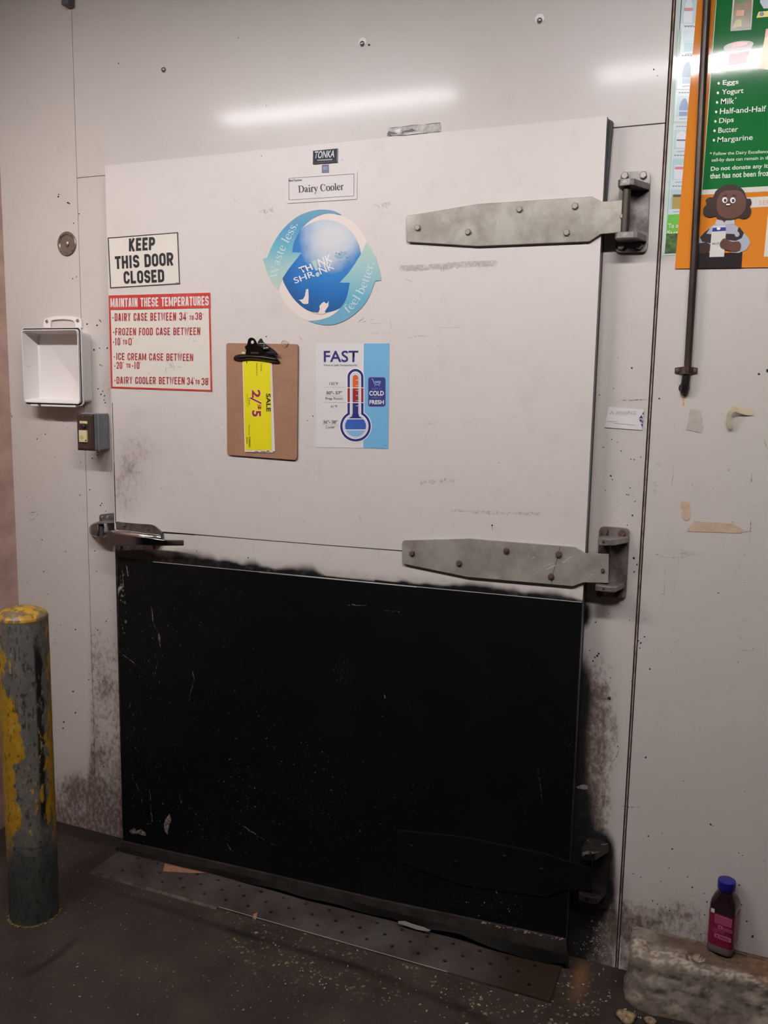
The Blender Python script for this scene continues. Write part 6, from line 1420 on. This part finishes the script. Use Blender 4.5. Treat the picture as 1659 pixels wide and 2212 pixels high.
m_mask = mat('masking_tape', (196, 172, 146), .6, vary=1, scale=50, c2=(182, 156, 130), bump=.3); m_mask2 = mat('clear_tape_old', (184, 172, 160), .4, vary=1, scale=60, c2=(172, 162, 152)); m_curl = mat('curled_tape', (198, 184, 156), .45)
def tape(nm, pts, lab, m, Y=-.0010): o = poly(nm, [ce(*p) for p in pts], Y, m, None, .0008); return props(o, lab, 'tape', 'old tape on the right wall')
tape('tape_strip', [(846, 1412), (862, 1406), (905, 1420), (925, 1450), (928, 1530), (915, 1586), (880, 1598), (850, 1575), (836, 1545), (850, 1500), (828, 1480), (832, 1440)], 'short crumpled vertical piece of beige masking tape on the right wall', m_mask)
tape('tape_strip', [(955, 1602), (1180, 1614), (1330, 1626), (1380, 1658), (1440, 1690), (1398, 1716), (1200, 1708), (1000, 1704), (893, 1698), (905, 1660), (940, 1635)], 'long horizontal strip of beige masking tape on the right wall', m_mask)
tape('tape_strip', [(918, 538), (990, 548), (1022, 560), (1040, 640), (1030, 700), (1002, 765), (960, 752), (884, 738), (905, 660)], 'faded pale patch of old tape below the end of the conduit', m_mask2)
tape('tape_strip', [(1040, 690), (1056, 700), (1030, 770), (998, 768)], 'small faded tape scrap at the lower right of the pale patch', m_mask2, -.0007)
# curled strip, standing off the wall
bm = bmesh.new(); prev = None
path = [((1524, 540), (1523, 603), .001), ((1450, 530), (1450, 598), .004), ((1380, 520), (1390, 580), .010), ((1335, 512), (1352, 566), .017), ((1312, 526), (1330, 572), .021), ((1300, 545), (1318, 580), .022), ((1270, 590), (1312, 600), .019), ((1268, 640), (1322, 640), .016), ((1276, 690), (1326, 690), .013), ((1290, 728), (1322, 724), .010)]
pa = smooth_line([p[0]+(p[2],) for p in path], 4); pb = smooth_line([p[1]+(p[2],) for p in path], 4)
for p, q_ in zip(pa, pb):
    r_ = [bm.verts.new(at(*ce(p[0], p[1]), -float(p[2]))), bm.verts.new(at(*ce(q_[0], q_[1]), -float(q_[2])))]; r_ += [bm.verts.new(v_.co+Vector((0, .0004, .0002))) for v_ in r_[::-1]]
    if prev:
        for i in range(4): bm.faces.new((prev[i], prev[(i+1) % 4], r_[(i+1) % 4], r_[i]))
    else: bm.faces.new(r_)
    prev = r_
bm.faces.new(prev[::-1])
props(link('tape_strip', mesh_of(bm), m_curl, None, smooth=60), 'bent yellowish tape curling off the right wall', 'tape', 'old tape on the right wall')

# ------------------------------------------------------------------ bollard
bb = np.array([.0045, -.4394]); HB = .868; RB = .0665
lean = np.array([.004, .004])
t = thing('bollard', (bb[0], bb[1], 0), 'round steel bollard with peeling yellow paint standing at the left', 'bollard')
nt_, nz_ = 220, 420
th = np.linspace(0, 2*math.pi, nt_, endpoint=False); zz = np.linspace(0, HB, nz_)
TH, ZZ = np.meshgrid(th, zz); vd = math.atan2(CAM[1]-bb[1], CAM[0]-bb[0])
S = (TH-vd+math.pi) % (2*math.pi)-math.pi     # 0 faces the doorway, + towards the right
T_ = (np.sin(np.clip(S, -math.pi/2, math.pi/2))+1)/2; Hh = 1-ZZ/HB
ux, uz = np.cos(TH)*3, ZZ/RB*.9; uy = np.sin(TH)*3
nA = fbm(S*4+11, ZZ*24, 41, 6); nB = fbm(S*9+5, ZZ*60, 51, 5); nC = fbm(S*2+3, ZZ*9, 61, 5)
yl = np.interp(Hh.ravel(), [0, .06, .12, .2, .25, .3, .38, .42, .46, .5, .55, .62, .66, .7, .76, 1], [.0, .02, .16, .10, .3, .38, .46, .36, .24, .30, .22, .32, .30, .12, .08, .02]).reshape(Hh.shape)
yr = np.interp(Hh.ravel(), [0, .10, .15, .2, .3, .4, .5, .55, .62, .68, .74, 1], [1.0, .99, .9, .98, .88, .86, .84, .82, .80, .9, .97, 1.0]).reshape(Hh.shape)
yellow = np.maximum(sstep(-.03, .03, yl+(nA-.5)*.42+(nB-.5)*.12-T_), sstep(-.03, .03, T_-yr+(nA-.5)*.35+(nB-.5)*.1))
yellow = np.maximum(yellow, (np.abs(S) > 1.7)*sstep(.44, .5, nA))
yellow *= 1-sstep(.70, .80, Hh+(nA-.5)*.2)
yellow = np.maximum(yellow, sstep(.63, .66, nB*.5+nA*.5)*(Hh > .3)*(Hh < .72)*.9)
black = sstep(-.03, .02, T_-(.70+.03*(nC-.5)))*(1-sstep(-.02, .03, T_-(.83+.22*(nA-.5))))*sstep(.04, .1, Hh)*(1-sstep(.62, .72, Hh))*(1-sstep(.62, .68, nB)*.8)
low = sstep(.66, .84, Hh+(nC-.5)*.2)
c_grey = np.array([lin(98), lin(94), lin(88)]); c_green = np.array([lin(48), lin(54), lin(54)]); c_yel = np.array([lin(166), lin(126), lin(28)]); c_blk = np.array([lin(20), lin(18), lin(19)])
c_olive = np.array([lin(72), lin(70), lin(48)])
C = c_grey*(.8+.4*nC[..., None]); C = C*(1-low[..., None])+c_green*(.6+.8*nC[..., None])*low[..., None]
ol = sstep(.5, .6, nB)*low*.5; C = C*(1-ol[..., None])+c_olive*ol[..., None]
C = C*(1-black[..., None])+c_blk*black[..., None]; C = C*(1-yellow[..., None])+(c_yel*(.72+.5*nB[..., None]))*yellow[..., None]
spec_ = sstep(.74, .78, nB)*(1-low)*.6; C = C*(1-spec_[..., None])+np.array([lin(150), lin(146), lin(140)])*spec_[..., None]
dk = sstep(.62, .72, fbm(S*12, ZZ*70, 77, 4))*.75; C = C*(1-dk[..., None])+c_blk*dk[..., None]
for hz in (.735, .765): ln = (np.abs(Hh-hz-.006*np.sin(S*2)) < .003)*(np.abs(S+.2) < .9)*.35; C = C*(1-ln[..., None])+c_blk*ln[..., None]
rad = RB*(1+.006*(nA-.5)*2)+.0022*yellow*(nA-.3)*.5
P = np.stack([bb[0]+rad*np.cos(TH)+lean[0]*ZZ/HB*0, bb[1]+rad*np.sin(TH), ZZ], -1).reshape(-1, 3)
i = np.arange((nz_-1)*nt_).reshape(nz_-1, nt_); j = np.roll(i, -1, 1); F = np.stack([i, j, j+nt_, i+nt_], -1).reshape(-1, 4)
pm = fast_mesh(P, F); set_attr(pm, 'paint', np.clip(C.reshape(-1, 3), 0, 1))
m_bol = attr_color_mat('bollard_paint', .45, .4, .35, 50); link('post', pm, m_bol, t, smooth=180)
prof = [(RB*1.0, 0), (RB*1.012, .003), (RB*.99, .009), (RB*.90, .016), (RB*.72, .024), (RB*.45, .030), (RB*.2, .0325), (.0005, .033)]
kk = 90; Pc = []; Cc = []
for ri, (r_, h_) in enumerate(prof):
    for k in range(kk): a_ = 2*math.pi*k/kk; Pc.append((bb[0]+r_*math.cos(a_), bb[1]+r_*math.sin(a_), HB+h_))
# finer dome
rr_n = np.linspace(0, 1, 40); rv = np.interp(rr_n*(len(prof)-1), range(len(prof)), [p[0] for p in prof]); hv_ = np.interp(rr_n*(len(prof)-1), range(len(prof)), [p[1] for p in prof])
A_, R_n = np.meshgrid(np.linspace(0, 2*math.pi, 120, endpoint=False), np.arange(40)); Pc = np.stack([bb[0]+rv[R_n]*np.cos(A_), bb[1]+rv[R_n]*np.sin(A_), HB+hv_[R_n]], -1).reshape(-1, 3)
i = np.arange(39*120).reshape(39, 120); j = np.roll(i, -1, 1); F = np.stack([i, j, j+120, i+120], -1).reshape(-1, 4)
n1 = fbm(Pc[:, 0]*70, Pc[:, 1]*70, 5, 5); n2_ = fbm(Pc[:, 0]*180, Pc[:, 1]*180, 8, 4)
w_ = sstep(.47, .54, n1*.7+n2_*.3); Cc = np.array([lin(108), lin(92), lin(70)])*(1-w_[:, None])+c_yel*1.05*w_[:, None]
edge_ = (R_n.ravel() < 6); Cc[edge_] = Cc[edge_]*.5+c_yel*.5
cm = fast_mesh(Pc, F); set_attr(cm, 'paint', np.clip(Cc*(.75+.5*n2_[:, None]), 0, 1)); link('dome_cap', cm, m_bol, t, smooth=180)
bm = bmesh.new()
for k in range(64):
    a_ = 2*math.pi*k/64; r0 = RB+U(-.002, .001); r1 = RB+U(.001, .009)
    prism(bm, [Vector((bb[0]+r0*math.cos(a_-.05), bb[1]+r0*math.sin(a_-.05), .0002)), Vector((bb[0]+r1*math.cos(a_-.03), bb[1]+r1*math.sin(a_-.03), .0002)), Vector((bb[0]+r1*math.cos(a_+.04), bb[1]+r1*math.sin(a_+.04), .0002)), Vector((bb[0]+r0*math.cos(a_+.05), bb[1]+r0*math.sin(a_+.05), .0002))], (0, 0, U(.001, .004)))
link('paint_drip_ring', mesh_of(bm), mat('floor_yellow_paint', (120, 98, 44), .6, vary=1, scale=60, c2=(74, 66, 48)), t)

# ------------------------------------------------------------------ kerb
KH = .14
def kp(px, py): return fl(px, py, KH)
kx0 = kp(1362, 2012).x
outl = [(kx0+.0, -.012), (kx0+.004, -.075), (kx0+.014, -.108), (kx0+.036, -.126), (kx0+.07, -.135), (1.80, -.120), (2.0, -.105), (2.6, -.095), (2.6, -.012)]
outl = [(o[0], o[1]) for o in outl]
# resampled outline, heights in rings, noise on the faces
seg = []
for (a_, b_3) in zip(outl, outl[1:]+outl[:1]):
    d_ = math.hypot(b_3[0]-a_[0], b_3[1]-a_[1]); n_ = max(2, int(d_/.006))
    for k in range(n_): seg.append((a_[0]+(b_3[0]-a_[0])*k/n_, a_[1]+(b_3[1]-a_[1])*k/n_))
seg = np.array(seg); cen = np.array([2.0, -.065])
rings = [(z_k, .010*(1-z_k/.05) if z_k < .05 else 0) for z_k in np.linspace(0, .126, 24)]+[(.130, -.001), (.134, -.003), (.137, -.006), (.139, -.010), (KH, -.015)]
Ps = []
nrm = np.stack([np.roll(seg[:, 1], -1)-np.roll(seg[:, 1], 1), -(np.roll(seg[:, 0], -1)-np.roll(seg[:, 0], 1))], -1); nrm /= np.linalg.norm(nrm, axis=1)[:, None]+1e-9
if ((seg-cen)*nrm).sum(1).mean() < 0: nrm = -nrm
for z_, g_ in rings:
    nn_ = fbm(seg[:, 0]*30+seg[:, 1]*9, seg[:, 1]*28+z_*40, 7, 6)-.5+.6*(np.abs(fbm(seg[:, 0]*13, z_*19+seg[:, 1]*11, 23, 4)-.5)-.1)
    q_ = seg+nrm*(g_+nn_*.012*(1 if z_ > 0.001 else .5))[:, None]; q_[:, 1] = np.minimum(q_[:, 1], -.004)
    Ps.append(np.concatenate([q_, np.full((len(q_), 1), z_)+(nn_*.004*(z_ > .13))[:, None]], 1))
nS = len(seg); P = np.concatenate(Ps); i = np.arange((len(rings)-1)*nS).reshape(-1, nS); j = np.roll(i, -1, 1); F = np.stack([i, j, j+nS, i+nS], -1).reshape(-1, 4)
bm = bmesh.new(); vsb = [bm.verts.new(p) for p in P]
for f in F: bm.faces.new([vsb[k] for k in f])
topr = [vsb[(len(rings)-1)*nS+k] for k in range(nS)]
# top: shrink rings towards the spine with pits
hol = [kp(1416, 2043), kp(1502, 2068)]
last = topr; spine = lambda p, f: (p[0]+(min(max(p[0], kx0+.012), 2.58)-p[0])*f, p[1]+(-.0165-p[1])*f)
for f_ in [k/26 for k in range(1, 25)]:
    cur = []
    for k in range(nS):
        p = Ps[-1][k]; x_, y_ = spine(p, f_); z_ = KH+(fbm(np.array([x_*60]), np.array([y_*60]), 3, 4)[0]-.5)*.010
        for hi, hc_ in enumerate(hol):
            d_ = math.hypot(x_-hc_.x, y_-hc_.y)
            if d_ < .021: z_ -= .020*(1-(d_/.021)**4)
        cur.append(bm.verts.new((x_, y_, z_)))
    for k in range(nS): bm.faces.new((last[k], last[(k+1) % nS], cur[(k+1) % nS], cur[k]))
    last = cur
bm.faces.new(last)
bmesh.ops.recalc_face_normals(bm, faces=bm.faces)
me = bpy.data.meshes.new('kerb'); bm.to_mesh(me); bm.free()
co = np.empty(len(me.vertices)*3); me.vertices.foreach_get('co', co); co = co.reshape(-1, 3)
nk = fbm(co[:, 0]*22, co[:, 1]*22+co[:, 2]*26, 13, 6); nk2 = fbm(co[:, 0]*70, co[:, 1]*70+co[:, 2]*70, 19, 4)
pal = np.array([lin(168), lin(154), lin(138)]); gry = np.array([lin(128), lin(116), lin(106)]); brn = np.array([lin(84), lin(66), lin(52)]); rst = np.array([lin(118), lin(84), lin(58)])
isTop = co[:, 2] > KH-.006
C = gry*(.85+.35*nk2[:, None])
w_ = sstep(.5, .62, nk)*(~isTop); C = C*(1-w_[:, None]*.6)+pal*w_[:, None]*.6
ed = (co[:, 2] > KH-.020)*(co[:, 1] < -.07)*sstep(.42, .5, nk2); C = C*(1-ed[:, None])+pal*1.12*ed[:, None]
tb = isTop*sstep(-.115, -.075, co[:, 1]+(nk-.5)*.10)*sstep(kx0+.03, kx0+.07, co[:, 0]+(nk-.5)*.08)*.9; C = C*(1-tb[:, None])+(brn*(.7+.7*nk2[:, None]))*tb[:, None]
rs = isTop*sstep(1.84, 1.92, co[:, 0])*.7; C = C*(1-rs[:, None])+(rst*(.6+.8*nk2[:, None]))*rs[:, None]
lb = (~isTop)*(1-sstep(.0, .06, co[:, 2]+(nk-.5)*.06))*.55; C = C*(1-lb[:, None])+brn*lb[:, None]
crk = (1-sstep(.012, .03, np.abs(fbm(co[:, 0]*16, co[:, 2]*22+co[:, 1]*12, 37, 5)-.5)))*.45; C = C*(1-crk[:, None])+brn*.7*crk[:, None]
sp_ = sstep(.60, .68, nk2)*.6; C = C*(1-sp_[:, None])+brn*.8*sp_[:, None]
for hc_ in hol: d_ = np.hypot(co[:, 0]-hc_.x, co[:, 1]-hc_.y); w_ = isTop*(1-sstep(.016, .024, d_))*.8; C = C*(1-w_[:, None])+brn*w_[:, None]
set_attr(me, 'paint', np.clip(C, 0, 1))
props(link('concrete_kerb', me, attr_color_mat('kerb_concrete', .8, .3, .6, 70), None, smooth=40), 'low rough concrete kerb with rounded end on the floor under the right wall', 'kerb')
bm = bmesh.new()
for k in range(7): c_ = hol[1]+Vector((U(-.014, .014), U(-.010, .010), -.010)); bmesh.ops.create_icosphere(bm, subdivisions=1, radius=U(.003, .006), matrix=Matrix.Translation(c_) @ Matrix.Diagonal((1, U(.6, 1.2), .6, 1)))
props(link('gravel', mesh_of(bm), mat('gravel_pale', (170, 158, 140), .8, vary=1, scale=90, c2=(110, 92, 74)), None), 'little heap of pale crumbs in the second hole of the concrete kerb', 'gravel', kind='stuff')

# ------------------------------------------------------------------ juice bottle
c = kp(1558, 2064); c.y += .022; bz = KH+.0035
BH = .150; hw = .0305
t = thing('juice_bottle', (c.x, c.y, bz), 'purple juice bottle with blue cap standing on the concrete kerb', 'bottle')
t.rotation_euler = (0, 0, math.radians(-14))
m_juice = mat('bottle_dark_juice', (34, 16, 22), .12, spec=.6, coat=.4); m_clear = mat('bottle_base_clear', (92, 76, 72), .15, spec=.6, coat=.3)
m_capb = mat('cap_blue', (18, 17, 104), .35); m_lab = mat('label_magenta', (104, 14, 48), .3); m_labp = mat('label_pink', (156, 84, 108), .35); m_labs = mat('label_soft', (122, 50, 74), .35)
def rsec(h, r, z, n=6): return [Vector((x, y, z)) for x, y in rrect(-h, h, -h, h, r, n)]
def bmesh_obj(nm, rings, m, cl=True, cf=True, sm=50):
    bm = bmesh.new(); ringloft(bm, rings, cl, cf); me = mesh_of(bm); o = link(nm, me, m, None, smooth=sm, base=(0, 0, 0)); o.parent = t; return o
B_ = [(.026, .012, 0), (.0295, .013, .004), (hw, .013, .010), (hw, .013, .024)]
bmesh_obj('base', [rsec(*s) for s in B_], m_clear)
bmesh_obj('body', [rsec(*s) for s in [(hw, .013, .0235), (hw, .013, .118), (hw, .014, .126), (.0285, .016, .136), (.024, .0175, .147), (.0185, .0175, .155), (.0175, .0174, .160), (.0175, .0174, .163)]], m_juice)
bmesh_obj('label', [rsec(hw+.0004, .013, .024), rsec(hw+.0004, .013, .108)], m_lab, False, False)
capr = []
for r_, z_ in ((.0200, .1615), (.0208, .163), (.0208, .180), (.0200, .1835), (.0150, .1850)):
    capr.append([Vector((r_*(1+.012*(k % 2))*math.cos(2*math.pi*k/64), r_*(1+.012*(k % 2))*math.sin(2*math.pi*k/64), z_)) for k in range(64)])
bmesh_obj('cap', capr, m_capb, True, True, 30)
def fr(nm, u0, u1, z0, z1, m, d=.0009):
    bm = bmesh.new(); box(bm, -hw+u0*2*hw, -hw+u1*2*hw, -hw-d, -hw-.0003, z0, z1); o = link(nm, mesh_of(bm), m, None, base=(0, 0, 0)); o.parent = t; return o
fr('text_panel', .28, .93, .083, .104, m_labp); fr('text_panel_field', .31, .90, .085, .102, m_labs, .0012)
for k in range(5): fr('fine_print', .34, .87, .0870+k*.003, .0877+k*.003, m_labp, .0014)
for u0, u1, z0, z1 in ((.42, .60, .070, .079), (.62, .97, .068, .077), (.22, .66, .058, .067), (.30, .95, .044, .055)): fr('info_tag', u0, u1, z0, z1, m_labp if u1-u0 < .3 or z1 < .06 else m_labs)
for u0, z0 in ((.48, .072), (.26, .060), (.38, .047)): fr('tag_icon', u0, u0+.06, z0, z0+.005, m_lab, .0012)
for u0, u1, z0 in ((.40, .60, .060), (.40, .60, .0635), (.50, .86, .047), (.50, .86, .0505)): fr('fine_print', u0, u1, z0, z0+.0016, m_lab, .0012)
fr('corner_tag', .10, .24, .106, .116, mat('tag_offwhite', (206, 196, 190), .4))
bm = bmesh.new(); box(bm, -hw-.0009, -hw-.0003, -.014, .004, .108, .122); o = link('corner_tag', mesh_of(bm), mat('tag_offwhite', (206, 196, 190), .4), None, base=(0, 0, 0)); o.parent = t

# ------------------------------------------------------------------ scraps on the floor
m_cb = mat('cardboard', (152, 108, 80), .8, vary=.5, scale=50)
bm = bmesh.new(); prism(bm, [fl(356, 1866, .0075), fl(398, 1876, .0075), fl(444, 1886, .0075), fl(420, 1886.5, .0075), fl(352, 1883, .0075)], (0, 0, .0012)); props(link('cardboard_scrap', mesh_of(bm), m_cb), 'flat wedge of brown cardboard poking out under the door on the steel plate', 'scrap')
bm = bmesh.new(); p = [fl(541, 1976, .001), fl(546, 1971, .012), fl(556, 1971, .012), fl(552, 1987, .001), fl(545, 1983, .001)]; prism(bm, p, (.002, -.002, .002)); props(link('cardboard_chip', mesh_of(bm), m_cb), 'small upright tan chip at the front edge of the steel plate', 'scrap')
bm = bmesh.new(); pts_ = [(860, 1990), (875, 1990), (890, 1996), (915, 2003), (930, 2010), (926, 2012), (900, 2008), (872, 1998), (860, 1995)]; prism(bm, [at(x, y, -.083) for x, y in pts_], (0, .001, 0)); props(link('paper_scrap', mesh_of(bm), mat('scrap_white', (150, 144, 138), .7)), 'torn whitish strip hanging at the lower edge of the door sweep', 'scrap')
def stone(px, py, r, lab):
    c_ = fl(px, py, 0); bm = bmesh.new(); bmesh.ops.create_icosphere(bm, subdivisions=3, radius=r, matrix=Matrix.Translation((c_.x, c_.y, r*.42)) @ Matrix.Diagonal((1.1, .95, .62, 1)))
    for v_ in bm.verts:
        d_ = Vector((v_.co.x-c_.x, v_.co.y-c_.y, v_.co.z-r*.42)); k_ = vnoise(np.array([v_.co.x*55]), np.array([v_.co.y*55+v_.co.z*70]), 5)[0]-.5; v_.co += d_*k_*.7; v_.co.z = max(v_.co.z, .0004)
    props(link('rubble_lump', mesh_of(bm), mat('rubble_tan', (150, 128, 92), .85, vary=1, scale=60, c2=(82, 66, 50), bump=.5), None, smooth=50), lab, 'rubble', 'crumbled lumps by the kerb')
stone(1352, 2202, .019, 'tan crumbled lump on the floor left of the kerb front, cut by the bottom edge'); stone(1404, 2208, .011, 'smaller tan crumbled lump on the floor before the kerb, cut by the bottom edge')
bm = bmesh.new()
for k in range(230):
    if k < 130: x, y = U(500, 1240), 0; y = 1960+(x-500)*.24+U(6, 130)
    elif k < 190: x, y = U(1240, 1400), U(2090, 2205)
    else: x, y = U(20, 900), U(1850, 2205)
    c_ = fl(x, y, 0)
    if c_.y > -.215 and c_.x < 1.45: continue
    if math.hypot(c_.x-bb[0], c_.y-bb[1]) < .08 or (c_.x > 1.58 and c_.y > -.15): continue
    r_ = U(.0009, .0028)
    bmesh.ops.create_icosphere(bm, subdivisions=1, radius=r_, matrix=Matrix.Translation((c_.x, c_.y, r_*.4)) @ Matrix.Rotation(U(0, 3), 4, 'Z') @ Matrix.Diagonal((U(.8, 1.9), U(.6, 1), .55, 1)))
props(link('floor_grit', mesh_of(bm), mat('grit', (132, 118, 98), .8, vary=1, scale=30, c2=(170, 158, 140)), None), 'pale stone grit scattered over the dark floor in front of the door', 'grit', kind='stuff')
